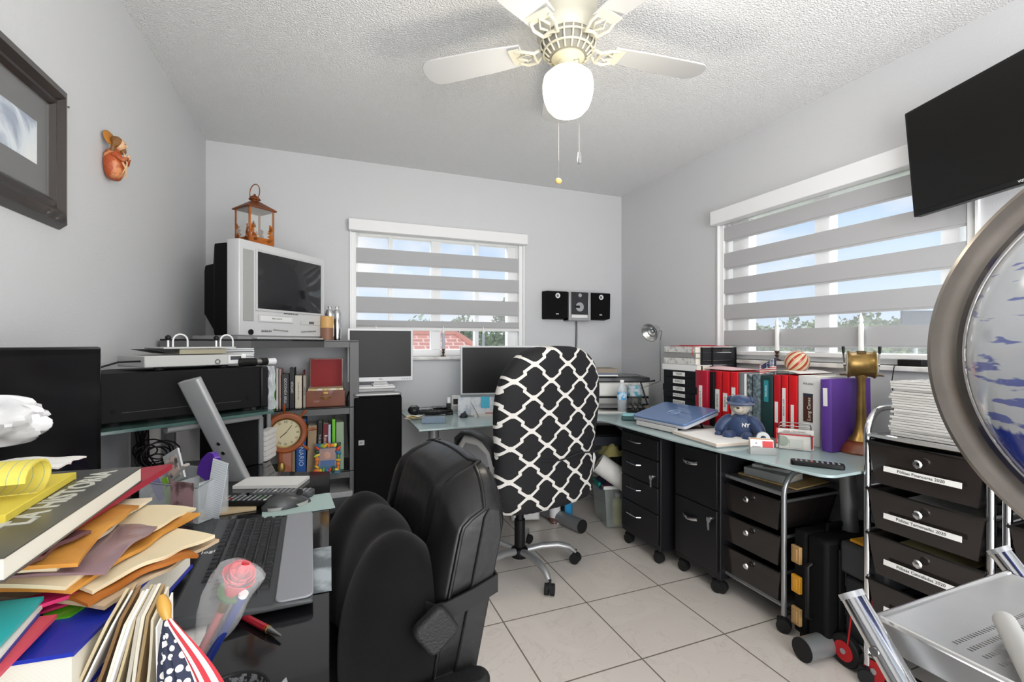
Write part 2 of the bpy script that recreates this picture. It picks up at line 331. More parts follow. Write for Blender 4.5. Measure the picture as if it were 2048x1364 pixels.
# neighbour's hipped roof with rows of red barrel tiles
rt = P('roof_tile', 'b4644d', .8); t, b = nodes_of(rt)
tcn = t.nodes.new('ShaderNodeTexCoord'); wv = t.nodes.new('ShaderNodeTexWave'); wv.bands_direction = 'X'; wv.inputs['Scale'].default_value = 1.15; t.links.new(tcn.outputs['Object'], wv.inputs['Vector'])
br = t.nodes.new('ShaderNodeTexBrick'); br.inputs['Scale'].default_value = 1; br.inputs['Brick Width'].default_value = .30; br.inputs['Row Height'].default_value = .17; br.inputs['Mortar Size'].default_value = .022
t.links.new(tcn.outputs['Object'], br.inputs['Vector']); br.inputs['Color1'].default_value = lin('c9806b'); br.inputs['Color2'].default_value = lin('b96d58'); br.inputs['Mortar'].default_value = lin('e0b5a4')
t.links.new(br.outputs['Color'], b.inputs['Base Color'])
def roof_house():
    o = thing('neighbour_house', 'house with a red tiled roof seen beneath the blind of the smaller window', 'house', (0, 0, 0))
    y0, y1 = 9.0, 15.5; xe0, xe1 = -6, 5.4; zr, ze = 1.45, -.55
    A = (xe0, y0, ze); B = (xe1, y0, ze); Cc = (xe1, y1, ze); D = (xe0, y1, ze); R0 = (xe0, (y0 + y1) / 2, zr); R1 = (xe1 - 2.2, (y0 + y1) / 2, zr)
    MB().box(xe0 + .4, xe1 - .4, y0 + .4, y1 - .4, -3.1, ze + .02).build('wall', P('stucco', 'd8cfc0', .9), o)
    def slope(name, pts):
        # a slab 6 cm thick; its object lies in the slope so that the tile courses run level
        p0 = Vector(pts[0]); x = (Vector(pts[1]) - p0).normalized(); n = x.cross(Vector(pts[-1]) - p0).normalized(); M = frame(p0, x, None, n); Mi = M.inverted()
        loc = [Mi @ Vector(p) for p in pts]
        q = MB().prism([(p.x, p.y) for p in loc], -.06, 0).build(name, rt, o); q.matrix_local = M; return q
    slope('roof_slope', [A, B, R1, R0]); slope('roof_slope', [Cc, D, R0, R1]); slope('roof_slope', [B, Cc, R1])
    m = MB()
    for p, q in ((R0, R1), (R1, B), (R1, Cc)): m.tube([p, q], .09, 8)
    m.build('ridge_cap', P('ridge_tile', 'bb745f', .8), o)
roof_house()
leafm = [P('leaves_a', '5f7d3a', .8, var=(3, '87974f', .3, .7)), P('leaves_b', '6f8548', .8, var=(3, '4b6632', .3, .7)), P('leaves_c', '8ea06e', .8, var=(3, '6a8048', .3, .7))]
bark = P('bark', '6b5a49', .9)
def tree(x, y, zt, rad, k, label, seed):
    rnd = random.Random(seed); o = thing('leafy_tree', label, 'tree', (x, y, -3.1), 'trees beyond the windows')
    MB().tube([(0, 0, 0), (.1, 0, (zt + 3.1) * .5), (0, .1, (zt + 3.1) * .8)], .16, 8, rad=[.2, .14, .06]).build('trunk', bark, o)
    m = MB(); H = zt + 3.1; vs = []; fs = []
    for i in range(3600):
        while True:
            p = Vector((rnd.uniform(-1, 1), rnd.uniform(-1, 1), rnd.uniform(-1, 1)))
            if .3 < p.length < 1: break
        n_ = math.sin(p.x * 5 + seed) * math.cos(p.y * 4.3) * .18 + math.sin(p.z * 6) * .1
        p = p * (1 + n_); c = Vector((p.x * rad, p.y * rad, H - rad * .85 + p.z * rad * .85)); s_ = rad * rnd.uniform(.05, .09)
        a = Vector((rnd.uniform(-1, 1), rnd.uniform(-1, 1), rnd.uniform(-1, 1))).normalized(); b_ = a.orthogonal().normalized()
        if rnd.random() < .5: b_ = a.cross(b_)
        bs = len(vs); vs += [c - a * s_, c + b_ * s_ * .5, c + a * s_, c - b_ * s_ * .5]; fs.append((bs, bs + 1, bs + 2, bs + 3))
    m.add(vs, fs); c = m.build('crown', leafm[k], o, smooth=0); return o
tl = ['broad green tree behind the red tiled roof, seen low in the smaller window', 'bushy tree right of the red roof in the smaller window', 'low olive tree line crown behind the house seen through the smaller window']
def tr(px, py, Dd, rad, k, lb, sd): p = atd(px, py, Dd); tree(p.x, p.y, p.z, rad, k, lb, sd)
tr(1010, 655, 17, 1.5, 1, tl[1], 3); tr(745, 640, 24, 2.2, 0, 'wide green tree behind the ridge at the left end of the smaller window', 5)
tr(830, 636, 30, 2.6, 2, 'low hazy tree behind the middle of the red roof ridge', 7); tr(910, 632, 24, 2.0, 1, 'green tree behind the right end of the red roof ridge', 6); tr(1030, 590, 19, 1.0, 1, 'tall tree top showing above the blind band at the right side of the smaller window', 9)
for i, (px, py, Dd, k, lb) in enumerate([(1500, 650, 22, 2, 'lowest hazy tree at the left end of the wide window'), (1590, 640, 30, 1, 'tree behind the pale candle in the wide window'), (1670, 632, 22, 0, 'green tree between the two candles in the wide window'),
        (1760, 624, 30, 1, 'tallest tree crown just right of the brass telegraph in the wide window'), (1890, 642, 23, 2, 'hazy tree behind the dark blue panel in the wide window')]):
    tr(px, py, Dd, 2.4 if Dd < 26 else 3.2, k, lb, 20 + i)
pq = atd(1838, 650, 9.0)
o = thing('solar_panel', 'dark blue panel standing outside the wide window near the globe', 'panel', frame((pq.x, pq.y, pq.z), _r))
MB().box(-.32, .36, 0, .05, .0, .28).build('panel', P('panel_navy', '3d4657', .5), o); MB().box(-.02, .02, .05, .1, -4.2, .0).build('post', white, o)
# ================================================================== glass desk along the back and right walls
frost = P('frosted_glass', 'b3c6c7', .1, spec=.8, alpha=.80); frostedge = P('glass_edge', '7fb0a8', .1)
DZ = .75
def fixed(name, label, cat, loc=(0, 0, 0), group=None, rz=0): return thing(name, label, cat, T(*loc, rz), group)
o = fixed('glass_desk', 'L-shaped frosted glass desk on grey tube legs, standing in the corner under both windows', 'desk')
poly = [(.44, 2.46)] + [(1.40, 2.46)] + arc(1.40, 2.34, .12, 90, 0, 6)[1:] + [(1.52, 1.78), (1.56, 1.40)] + arc(1.65, 1.14, .06, 190, 260, 4) + [(2.22, 1.09), (2.25, 1.2), (2.25, 3.24), (.44, 3.24)]
MB().prism(poly, DZ - .010, DZ).build('desktop', frost, o, bevel=.002)
legm = P('desk_leg_grey', '8d9091', .4, metal=.5)
def dleg(x, y, dx, dy, slant=(0, 0)):
    m = MB(); m.tube([(x + slant[0], y + slant[1], .735), (x + slant[0] * .8, y + slant[1] * .8, .5), (x, y, .1), (x, y, .05)], .03, 12); m.cyl((x + slant[0], y + slant[1], .722), (x + slant[0], y + slant[1], .739), .05)
    l = m.build('leg', legm, o)
    MB().cyl((x - dx, y - dy, .045), (x + dx, y + dy, .045), .042, n=20).build('foot_tube', legm, l)
    v = Vector((dx, dy, 0)).normalized() * .004
    MB().cyl((x - dx - v.x, y - dy - v.y, .045), (x - dx, y - dy, .045), .043, n=20).build('end_cap', rubber, l); MB().cyl((x + dx, y + dy, .045), (x + dx + v.x, y + dy + v.y, .045), .043, n=20).build('end_cap', rubber, l)
dleg(.62, 2.72, .02, .26, (-.07, -.10)); dleg(1.97, 1.21, .30, -.02, (.0, .05)); dleg(1.42, 2.83, -.07, .26, (0, -.05)); dleg(1.98, 2.42, .24, .02, (.0, .0))
m = MB().tube([(.6, 2.62, .725), (.95, 2.78, .70), (1.4, 2.8, .70), (1.9, 2.45, .70), (1.95, 1.3, .72)], .02, 8); m.build('cross_bar', legm, o)

# ------------------------------------------------------------------ black filing cabinets
cabm = P('cabinet_black_metal', '17171a', .38, bump=(400, .02)); 
def caster(m, x, y, r=.028, rz=0.3, n=14):
    c, s = math.cos(rz), math.sin(rz)
    m.cyl((x - c * .012 - c * .004, y - s * .016, r), (x - c * .002, y - s * .002, r), r, n=n); m.cyl((x + c * .002, y + s * .002, r), (x + c * .016, y + s * .016, r), r, n=n)
    m.box(-.008, .008, -.5 * r, .9 * r, r * .9, r * 2.05, T(x, y, 0, rz)); m.cyl((x, y, r * 1.8), (x, y, r * 2.7), .006, n=8)
def cabinet(x, y0, y1, ztop, label, drawers, lockz, bow):
    """front faces -X at x; y0 nearer the camera"""
    w = y1 - y0; o = thing('filing_cabinet', label, 'filing cabinet', (x + .21, (y0 + y1) / 2, 0)); hx = .21; hy = w / 2; zb_ = .075
    MB().box(-hx + .012, hx, -hy, hy, zb_, ztop).build('body', cabm, o, bevel=.004)
    for z0, z1 in drawers:
        d = MB().box(-hx, -hx + .0115, -hy + .012, hy - .012, z0 + .003, z1 - .003).build('drawer', cabm, o, bevel=.002); zc = z0 + (z1 - z0) * (.62 if not bow else .72)
        cy_ = .035 if not bow else .03
        if bow:
            MB().tube([(-hx - .001, cy_ - .048, zc), (-hx - .012, cy_ - .03, zc - .003), (-hx - .018, cy_, zc - .005), (-hx - .012, cy_ + .03, zc - .003), (-hx - .001, cy_ + .048, zc)], .006, 8, flat=1.5).build('handle', chrome, d)
        else:
            MB().tube([(-hx, cy_ - .055, zc), (-hx - .022, cy_ - .045, zc), (-hx - .024, cy_, zc), (-hx - .022, cy_ + .045, zc), (-hx, cy_ + .055, zc)], .0045, 8).build('handle', chrome, d)
    m = MB().cyl((-hx - .006, -hy + .045, lockz), (-hx, -hy + .045, lockz), .009); k = m.build('lock', chrome, o)
    m = MB(); m.cyl((-hx - .020, -hy + .045, lockz), (-hx - .005, -hy + .045, lockz), .004); m.box(-hx - .022, -hx - .020, -hy + .030, -hy + .055, lockz - .012, lockz + .008)
    m.box(-hx - .019, -hx - .017, -hy + .04, -hy + .052, lockz - .055, lockz - .01); m.box(-hx - .015, -hx - .013, -hy + .048, -hy + .058, lockz - .045, lockz - .012); m.build('key', chrome, k, label='x') if False else m.build('key', chrome, k)
    for sx in (-1, 1):
        for sy in (-1, 1):
            m = MB(); caster(m, sx * (hx - .035), sy * (hy - .04)); m.build('caster', rubber, o)
z4 = [.105, .23, .38, .53, .675]
cabinet(1.655, 2.035, 2.39, .69, 'black metal filing cabinet with four shallow drawers, standing beside the plastic bin', [(.105, .275), (.275, .42), (.42, .565), (.565, .68)], .475, False)
cabinet(1.72, 1.686, 1.996, .69, 'black metal filing cabinet with two tall drawers, standing next to the silver drawer cart', [(.105, .405), (.405, .68)], .36, True)

# ------------------------------------------------------------------ drawer carts
smoke = P('smoked_plastic', '2a2523', .16, alpha=.93, coat=.2); smoke2 = P('smoked_plastic_dark', '14110f', .25, alpha=.96)
labm = P('white_label', 'e9e8e4', .7); ink = P('black_ink', '222222', .7); inkl = P('grey_ink', '555555', .7)
def drawer_cart(label, x, y0, y1, depth, tiers, ztopshelf, zarch, fm_, labels=None, r=.011, open_=()):
    """front at x facing -X; tiers: list of (rail z) from the top down; drawer hangs below its rail"""
    w = y1 - y0; o = thing('drawer_cart', label, 'drawer cart', (x, (y0 + y1) / 2, 0)); hy = w / 2; zb_ = .09; rc = .09
    for sy, nm in ((1, 'side_frame'), (-1, 'side_frame')):
        yy = sy * hy
        pts = [(0, yy, zb_ - .02), (0, yy, zarch - rc)] + [(rc - rc * math.cos(R(a)), yy, zarch - rc + rc * math.sin(R(a))) for a in (15, 30, 45, 60, 75, 90)] + \
              [(depth - rc + rc * math.sin(R(a)), yy, zarch - rc + rc * math.cos(R(a))) for a in (0, 15, 30, 45, 60, 75, 90)] + [(depth, yy, zb_ - .02)]
        m = MB().tube(pts, r, 10)
        for z in tiers + [zb_ + .02]: m.tube([(0, yy, z), (depth, yy, z)], r * .6, 8)
        m.build('side_frame', fm_, o)
    for xx in (0, depth): MB().tube([(xx, -hy, ztopshelf), (xx, hy, ztopshelf)], r * .9, 8).build('cross_rail', fm_, o); MB().tube([(xx, -hy, zb_ + .02), (xx, hy, zb_ + .02)], r * .8, 8).build('cross_rail', fm_, o)
    MB().box(.012, depth - .012, -hy + .012, hy - .012, ztopshelf - .004, ztopshelf + .006).build('top_shelf', P('smoked_shelf', '4a4745', .3), o, bevel=.002)
    for i, z in enumerate(tiers):
        h = (tiers[i] - tiers[i + 1] if i + 1 < len(tiers) else tiers[i - 1] - tiers[i]) * .86; xo = -.012 - (open_[i] if i < len(open_) else 0)
        t0 = [(xo, -hy + .009), (xo + depth - .01, -hy + .009), (xo + depth - .01, hy - .009), (xo, hy - .009)]; b0 = [(xo + .010, -hy + .028), (xo + depth - .04, -hy + .028), (xo + depth - .04, hy - .028), (xo + .010, hy - .028)]
        m = MB(); q = .004
        # open-topped tapering tub: outer and inner shells
        o_t = [(p[0], p[1], z - .004) for p in t0]; o_b = [(p[0], p[1], z - h) for p in b0]
        i_t = [(p[0] + (q if k in (0, 3) else -q), p[1] + (q if k < 2 else -q), z - .004) for k, p in enumerate(t0)]; i_b = [(p[0] + (q if k in (0, 3) else -q), p[1] + (q if k < 2 else -q), z - h + q) for k, p in enumerate(b0)]
        m.add(o_t + o_b + i_t + i_b, [(4, 5, 1, 0), (5, 6, 2, 1), (6, 7, 3, 2), (7, 4, 0, 3), (7, 6, 5, 4), (8, 9, 13, 12), (9, 10, 14, 13), (10, 11, 15, 14), (11, 8, 12, 15), (12, 13, 14, 15), (0, 1, 9, 8), (1, 2, 10, 9), (2, 3, 11, 10), (3, 0, 8, 11)])
        d = m.build('drawer', smoke, o, smooth=0)
        m = MB().tube([(p[0] - (.004 if k in (0, 3) else -.0), p[1], z) for k, p in enumerate(t0)], .006, 6, closed=True); m.build('drawer_rim', smoke2, d)
        MB().cyl((xo - .004, 0, z - h * .30), (xo - .012, 0, z - h * .30), .006).lathe([(.006, 0), (.013, .004), (.014, .010), (.010, .015), (0, .016)], 14, T(xo - .009, 0, z - h * .30) @ Matrix.Rotation(R(-90), 4, 'Y')).build('knob', chrome, d)
        if labels and i < len(labels):
            lm = T(xo - .0005, -.004 + .0, z - h * .58) @ Matrix.Rotation(R(-90), 4, 'Z') @ Matrix.Rotation(R(86), 4, 'X')
            lb = MB().box(-.105, .105, -.009, .009, 0, .001).build('label', labm, d); lb.matrix_local = lm @ T(0, 0, .009)
            text(labels[i], .0135, ink, lb, T(0, 0, .0012))
    for xx in (0, depth):
        for sy in (-1, 1):
            m = MB(); caster(m, xx, sy * hy, .028, .5); m.build('caster', rubber, o)
    return o
silvert = P('silver_tube', 'a3a4a5', .3, metal=.8)
drawer_cart('silver-framed cart of three smoky drawers under the glass desk beside the black cabinet', 1.77, 1.385, 1.715, .37, [.545, .395, .245], .575, .665, silvert)
drawer_cart('chrome cart of four labelled smoky drawers carrying a newspaper pile', 1.775, .735, 1.065, .38, [.865, .70, .545, .385], .885, .975, chrome,
            ['Pólizas Financeras 2020', 'Pólizas Terminadas 2020', 'Pólizas Canceladas 2020', 'Pólizas Pendientes'], open_=(0, .0, .0, .0))
drawer_cart('chrome drawer cart mostly hidden behind the globe, right of the labelled cart', 1.775, .36, .70, .38, [.865, .70, .545, .385], .885, .975, chrome)
# newspapers on the labelled cart
newsm = stripes('newspaper_edges', ['dcdad5', 'b9b7b2', 'e4e2de', 'a5a39f'], .004, 2, .9, wob=.3)
rnd = random.Random(4)
for i in range(22):
    z = .893 + i * .0085; dx, dy, rz = rnd.uniform(-.006, .006), rnd.uniform(-.01, .008) - i * .0006, rnd.uniform(-.035, .035)
    m = MB().box(-.15, .15, -.13, .13, 0, .0074); m.prism([(-.13, .0), (-.136, .002), (-.136, .0055), (-.13, .0074)], -.15, .15, axis='x')
    b_ = m.build('newspaper', newsm); b_.matrix_world = T(1.955 + dx, .885 + dy, z, rz)
    tag(b_, 'folded newspaper on top of the pile on the labelled drawer cart' if i == 21 else 'folded newspaper inside the tall pile on the labelled drawer cart', 'newspaper', 'newspapers piled on the drawer cart')
m = MB()
for k in range(9):
    a = k * 2.1; m.ball((.022 * math.cos(a), .03 * math.sin(a), .016 + .006 * (k % 3)), .024, .018, .016, 10, 7)
single('navy_cloth', m, P('navy_cloth', '23304f', .9, bump=(60, .5)), 'small crumpled navy cloth lying on top of the newspaper pile', 'cloth', M=T(1.93, .79, .893 + 22 * .0085 - .002))
# papers inside the open drawers
single('folder', MB().box(0, .26, 0, .2, 0, .004), P('manila', 'b4a878', .8), 'pale olive folder lying in the third drawer of the labelled cart', 'folder', M=T(1.80, .80, .515))
single('folder', MB().box(0, .2, 0, .1, 0, .004), P('teal_folder', '2f6672', .7), 'teal folder lying in the lowest drawer of the labelled cart', 'folder', M=T(1.80, .80, .350))
single('paper_sheet', MB().box(0, .26, 0, .2, 0, .003), paper, 'white paper lying in the second drawer of the labelled cart', 'paper', M=T(1.80, .79, .67))
# books on the silver cart
o = single('folder', MB().box(0, .24, -.14, .14, 0, .006), P('tan_card', 'b99a66', .8), 'tan card folder under the books on the silver drawer cart', 'folder', M=T(1.84, 1.53, .582, .1))
def book(name, M, L, Wd, H, cover, label, cat='book', group=None, spine_txt=None, tcol=None, tsize=None, hard=.003, pg=None):
    """lying book: x=length(spine along x at y=0), y width, z thickness"""
    o = thing(name, label, cat, M, group)
    m = MB().box(0, L, 0, Wd, 0, hard).box(0, L, 0, Wd, H - hard, H).box(0, L, -.001, hard, 0, H); m.build('cover', cover, o, bevel=.001)
    MB().box(.004, L - .004, hard, Wd - .004, hard, H - hard).build('page_block', pg or pages, o)
    if spine_txt: text(spine_txt, tsize or H * .5, tcol or ink, o, T(L / 2, -.0012, H / 2, 0, R(90)))
    return o
book('book', T(1.83, 1.64, .589, R(-80)), .2, .14, .035, P('cover_grey', '8c8f8e', .5), 'thick grey-covered book lying on the silver cart under the desk')
book('book', T(1.86, 1.62, .625, R(-70)), .17, .12, .014, P('cover_pale', '9fa39f', .5), 'thin pale book on top of the thick grey book under the desk')
single('eyeglasses', MB().tube([(.03 * math.cos(a / 16 * 6.283) , .02 * math.sin(a / 16 * 6.283), 0) for a in range(16)], .002, 6, closed=True).tube([(.065 + .03 * math.cos(a / 16 * 6.283), .02 * math.sin(a / 16 * 6.283), 0) for a in range(16)], .002, 6, closed=True).tube([(.03, 0, 0), (.035, 0, .003)], .002, 6).tube([(-.03, 0, 0), (-.028, .08, .0)], .002, 6).tube([(.095, 0, 0), (.092, .08, .0)], .002, 6),
       P('tortoise', '3c2a1a', .3), 'brown eyeglasses lying on the pale book under the desk', 'eyeglasses', M=T(1.93, 1.52, .642, .8))

# ------------------------------------------------------------------ tool cases on the floor
yel = P('latch_amber', 'd99a25', .4); redp = P('red_plastic', 'b5171f', .4)
def toolcase():
    p = atz(1612, 1290, 0); o = thing('tool_case', 'black upright tool case with amber latches, standing beside the silver drawer cart', 'tool case', frame((1.77, 1.275, 0), (1, -.12, 0)))
    # local: x depth(away from camera to wall), y thickness, z up
    MB().box(0, .38, .015, .075, .03, .45).build('lid', blackm, o, bevel=.012); MB().box(.0, .38, -.075, .01, .03, .45).build('body', blackm, o, bevel=.014); MB().box(.05, .33, -.088, -.075, .06, .42).build('body_panel', blackm, o, bevel=.006)
    m = MB()
    for a, b_ in ((.06, .14), (.17, .25), (.28, .40)): m.box(.07, .31, -.096, -.088, a, b_)
    m.build('lid_rib', black, o, bevel=.004)
    for z in (.10, .23, .35):
        m = MB().box(-.016, -.001, .03, .072, z - .035, z + .035); m.box(-.02, -.014, .04, .062, z - .025, z + .025)
        m.build('latch', yel if z == .23 else P('latch_tan', 'b08a58', .5), o, bevel=.004)
    MB().tube([(-.001, -.01, .12), (-.02, -.01, .13), (-.02, -.01, .33), (-.001, -.01, .34)], .008, 8).build('handle', black, o)
    MB().tube([(.1, .01, .45), (.1, .01, .475), (.26, .01, .475), (.26, .01, .45)], .009, 8).build('carry_handle', black, o)
    m = MB()
    for xx in (.03, .35): m.box(xx - .015, xx + .015, -.06, .06, 0, .032)
    m.build('foot', rubber, o, bevel=.004)
toolcase()
def toolbox2():
    o = thing('rolling_tool_box', 'black and red rolling tool box with red-hubbed wheels, between the tool case and chrome cart', 'tool box', frame((1.80, 1.10, 0), (1, -.1, 0)))
    MB().box(.02, .33, -.085, .082, .09, .33).build('body', P('tool_grey', '2b2c2e', .5), o, bevel=.012); MB().box(.0, .34, -.088, .085, .34, .46).build('upper_bin', P('tool_grey2', '353638', .5), o, bevel=.012)
    MB().box(-.006, .345, -.03, -.016, .335, .466).build('strap', redp, o, bevel=.004); MB().box(.012, .02, -.06, .0, .22, .29).build('badge', redp, o, bevel=.004)
    MB().box(.02, .14, -.05, .06, .461, .472).build('lid_inlay', yel, o, bevel=.003)
    MB().tube([(.3, -.08, .46), (.3, -.08, .52), (.3, .06, .52), (.3, .06, .46)], .01, 8).build('handle', black, o)
    for y, xw in ((.052, -.02), (-.06, -.02)):
        q = MB().cyl((xw, y, .06), (xw + .03, y, .06), .058, n=24).build('wheel', rubber, o, bevel=.006)
        MB().cyl((xw - .003, y, .06), (xw + .028, y, .06), .036, n=20).build('hub', redp, q); 
        MB().cyl((xw - .006, y, .06), (xw + .028, y, .06), .010, n=12).build('axle_cap', silver, q)
    MB().tube([(-.01, .03, .2), (-.02, .035, .1), (.0, .04, .02), (.05, .05, .012)], .003, 6).build('cord', redp, o)
toolbox2()
# ================================================================== things on the glass desk
def YX(px, X): return X / math.tan(math.atan((px - 1024) / F) + YAW)
def XY(px, Y): return Y * math.tan(math.atan((px - 1024) / F) + YAW)
red1, red2, red3 = P('binder_red', 'b81420', .35, coat=.1), P('binder_bright_red', 'd0141c', .35, coat=.1), P('binder_crimson', 'a81a32', .35, coat=.1)
bblack, bgrey, bwhite, bpurple, bgreen = P('binder_black', '121316', .4, spec=.3), P('binder_grey', '6d7073', .5), P('binder_white', 'e4e3e1', .4), P('binder_purple', '5e3a92', .42), P('binder_green', '1e3c3c', .4)
def binder(px0, px1, X, h, cover, label, lab=(.35, .75), labw=.55, D=.26, txt=None, group='binders standing in a row on the glass desk', lean=0, thin=True):
    y1, y0 = YX(px0, X), YX(px1, X); w = y1 - y0 - .002
    o = thing('ring_binder', label, 'binder', T(X, (y0 + y1) / 2, DZ + .001, 0, lean), group)
    m = MB(); hw = w / 2
    m.box(.004, D, -hw, -hw + .003, 0, h).box(.004, D, hw - .003, hw, 0, h).prism([(.004, -hw), (.004, hw), (0, hw - .006), (0, -hw + .006)], 0, h)
    m.build('cover', cover, o, bevel=.0015)
    if w > .02: MB().box(.008, D - .012, -hw + .0045, hw - .0045, .004, h - .006).build('page_block', pages, o)
    if lab:
        lw = min(w * labw, .028)
        l = MB().box(-.0018, 0, -lw / 2, lw / 2, h * (1 - lab[1]), h * (1 - lab[0])).build('spine_label', labm, o)
        if txt: text(txt, min(lw * .62, .014), inkl, l, T(-.0020, 0, h * (1 - (lab[0] + lab[1]) / 2)) @ Matrix.Rotation(R(-90), 4, 'Z') @ Matrix.Rotation(R(90), 4, 'X') @ Matrix.Rotation(R(90), 4, 'Z'))
    return o
binder(1389, 1414, 1.95, .305, red3, 'crimson ring binder with a long thin label, beside the stacked black binders', (.28, .9), .25, txt='PRODUCCION 2018')
binder(1415, 1427, 1.97, .30, bblack, 'black ring binder with no label, second in the row between red binders', None)
binder(1428, 1442, 1.985, .306, red1, 'narrow red binder with a long low label, just right of the unlabelled black binder', (.33, .74), .6, txt='RESUMENES')
binder(1443, 1458, 1.985, .304, red2, 'bright red binder with a shorter low label, centre of the first red trio', (.38, .7), .55, txt='RECIBOS')
binder(1459, 1475, 1.985, .303, red2, 'wide bright red binder with a tall label, at the right of the first red trio', (.26, .78), .45, txt='ESTADOS 2019')
binder(1476, 1485, 1.99, .305, bgrey, 'slim grey binder with a low white label, right after the red trio', (.38, .72), .6)
binder(1486, 1492, 2.0, .30, bwhite, 'very slim white binder squeezed behind the bear hat, left of the marbled ones', None)
mar = P('marbled_cover', '3d4a50', .6, var=(40, 'a4acae', .45, .6))
binder(1493, 1503, 2.0, .30, mar, 'marbled grey notebook binder left of the small flag', None); binder(1504, 1520, 2.0, .30, P('marbled_dark', '4a5960', .6, var=(60, '76868c', .4, .6)), 'dark marbled blue-grey binder just left of the teal-labelled one', None)
q = binder(1521, 1545, 2.0, .297, bgreen, 'dark green binder with a teal spine label behind the bear and under the flag', None)
l = MB().box(-.003, -.001, -.012, .012, .17, .275).build('spine_label', P('teal_label', '2e8a94', .5), q); text('SEGUROS', .013, P('label_pale', 'cfe6e6', .6), l, T(-.0034, 0, .222) @ Matrix.Rotation(R(-90), 4, 'Z') @ Matrix.Rotation(R(90), 4, 'X') @ Matrix.Rotation(R(90), 4, 'Z'))
binder(1546, 1560, 2.0, .305, red1, 'red binder with a low short label, first of the red trio beside the flag', (.42, .75), .45)
binder(1561, 1575, 2.0, .307, red2, 'red binder with a long white label, middle of the second red trio', (.2, .8), .5, txt='PERSONAL LINES')
binder(1576, 1594, 2.0, .306, red2, 'red binder with a low narrow label, right next to the big white binder', (.44, .8), .35)
q = binder(1595, 1639, 2.0, .31, bwhite, 'thick white binder with a brown logo plate on its spine, beside the purple binder', None)
l = MB().box(-.003, -.001, -.022, .022, .105, .225).build('spine_plate', P('plate_brown', '4a2a20', .5), q)
MB().box(-.0032, -.0008, -.022, .022, .218, .232).build('plate_edge', P('plate_navy', '2a3340', .5), q)
mm = Matrix.Rotation(R(-90), 4, 'Z') @ Matrix.Rotation(R(90), 4, 'X')
text('Long Canes', .022, P('label_ivory', 'e8e2d6', .6), l, T(-.0034, -.006, .163) @ mm @ Matrix.Rotation(R(90), 4, 'Z')); text('PÓLIZAS', .012, inkl, q, T(-.0008, 0, .275) @ mm)
q = binder(1642, 1664, 1.95, .305, bpurple, 'purple ring binder with a small white label, last in the row beside the brass telegraph', (.12, .37), .4, lean=-.02)
# papers tucked on top of the row
single('paper_sheet', MB().sheet(lambda u, v: (u * .22, v * .2, .004 + .012 * math.sin(u * 3) * v), 8, 8, .001), P('paper_pink', 'd8b4b4', .8), 'pinkish curled papers lying on top of the first red binders', 'paper', M=T(2.0, 1.87, 1.06))
single('paper_sheet', MB().sheet(lambda u, v: (u * .22, v * .16, .004 + .01 * math.sin(v * 3)), 8, 8, .001), paper, 'white curled paper lying on top of the thick white binder', 'paper', M=T(2.02, 1.50, 1.064))

# horizontal stack
rnd = random.Random(11)
def flatbinder(z, h, cover, label, txt=None, w=.27, x=1.95, yc=2.215, rz=0, lc=.5, body=None):
    o = thing('ring_binder', label, 'binder', T(x, yc, z, rz), 'binders stacked flat beside the desk lamp'); hw = w / 2
    MB().box(.0, .27, -hw, hw, 0, .003).box(0, .27, -hw, hw, h - .003, h).box(-.001, .003, -hw, hw, 0, h).build('cover', cover, o, bevel=.0015)
    MB().box(.004, .26, -hw + .004, hw - .006, .0035, h - .0035).build('page_block', body or pages, o)
    if txt:
        l = MB().box(-.0025, -.001, -.05, .05, h * .22, h * .78).build('spine_label', labm, o); text(txt, h * .42, inkl, l, T(-.0028, 0, h * .5) @ mm)
    return o
z = .752; nm = ['bottom black binder of the flat stack, mostly hidden by the laptop', 'black flat binder with a white label, lowest fully seen in the stack', 'black flat binder with a wide white label, second from below in the stack', 'black flat binder with a small label jutting left, middle of the stack', 'black flat binder with a label, second from the top of the black ones', 'topmost black flat binder with a white label, right beneath the white binders']
tx = [None, 'ANTIGUA', 'PAGOS 2015-16', 'CARTAS', 'BANCO', 'TAXES']
for i in range(6):
    h = [.075, .05, .035, .042, .044, .042][i]
    flatbinder(z, h, bblack, nm[i], tx[i], w=.27 + (.02 if i == 3 else 0), rz=rnd.uniform(-.03, .03)); z += h + .001
flatbinder(z, .036, bwhite, 'white flat binder with pencilled writing, lower of the two lying on the black ones', None, .29, rz=.03, body=pages); z += .037
flatbinder(z, .038, P('binder_offwhite', 'd8d7d3', .5, var=(50, 'b4b2ae', .5, .6)), 'upper grey-white flat binder with scribbled spine in the stack', None, .27); z += .039
flatbinder(z, .03, P('binder_silver', '8d8d8c', .5), 'thin grey folder binder above the scribbled white binder', None, .27); z += .031
flatbinder(z, .036, P('binder_offwhite', 'd8d7d3', .5), 'topmost white binder of the flat stack, under the red papers', None, .27, rz=-.02); z += .037
single('red_folder', MB().box(0, .26, -.11, .11, 0, .004).box(.02, .2, -.06, .05, .004, .008), P('folder_red', 'a83a44', .6), 'dark red folder lying on top of the flat binder stack', 'folder', M=T(1.97, 2.2, z, .1))
m = MB()
for k in range(26):
    a = k * .6; m.tube([(0, .006 * math.cos(a), -.002 * k), (.004, .006 * math.cos(a + .6), -.002 * (k + 1))], .002, 5)
single('ribbon', m, P('ribbon_orange', 'c4452d', .6), 'orange-red ribbon hanging from the binder stack beside the mesh organizer', 'ribbon', M=T(1.945, 2.10, z))
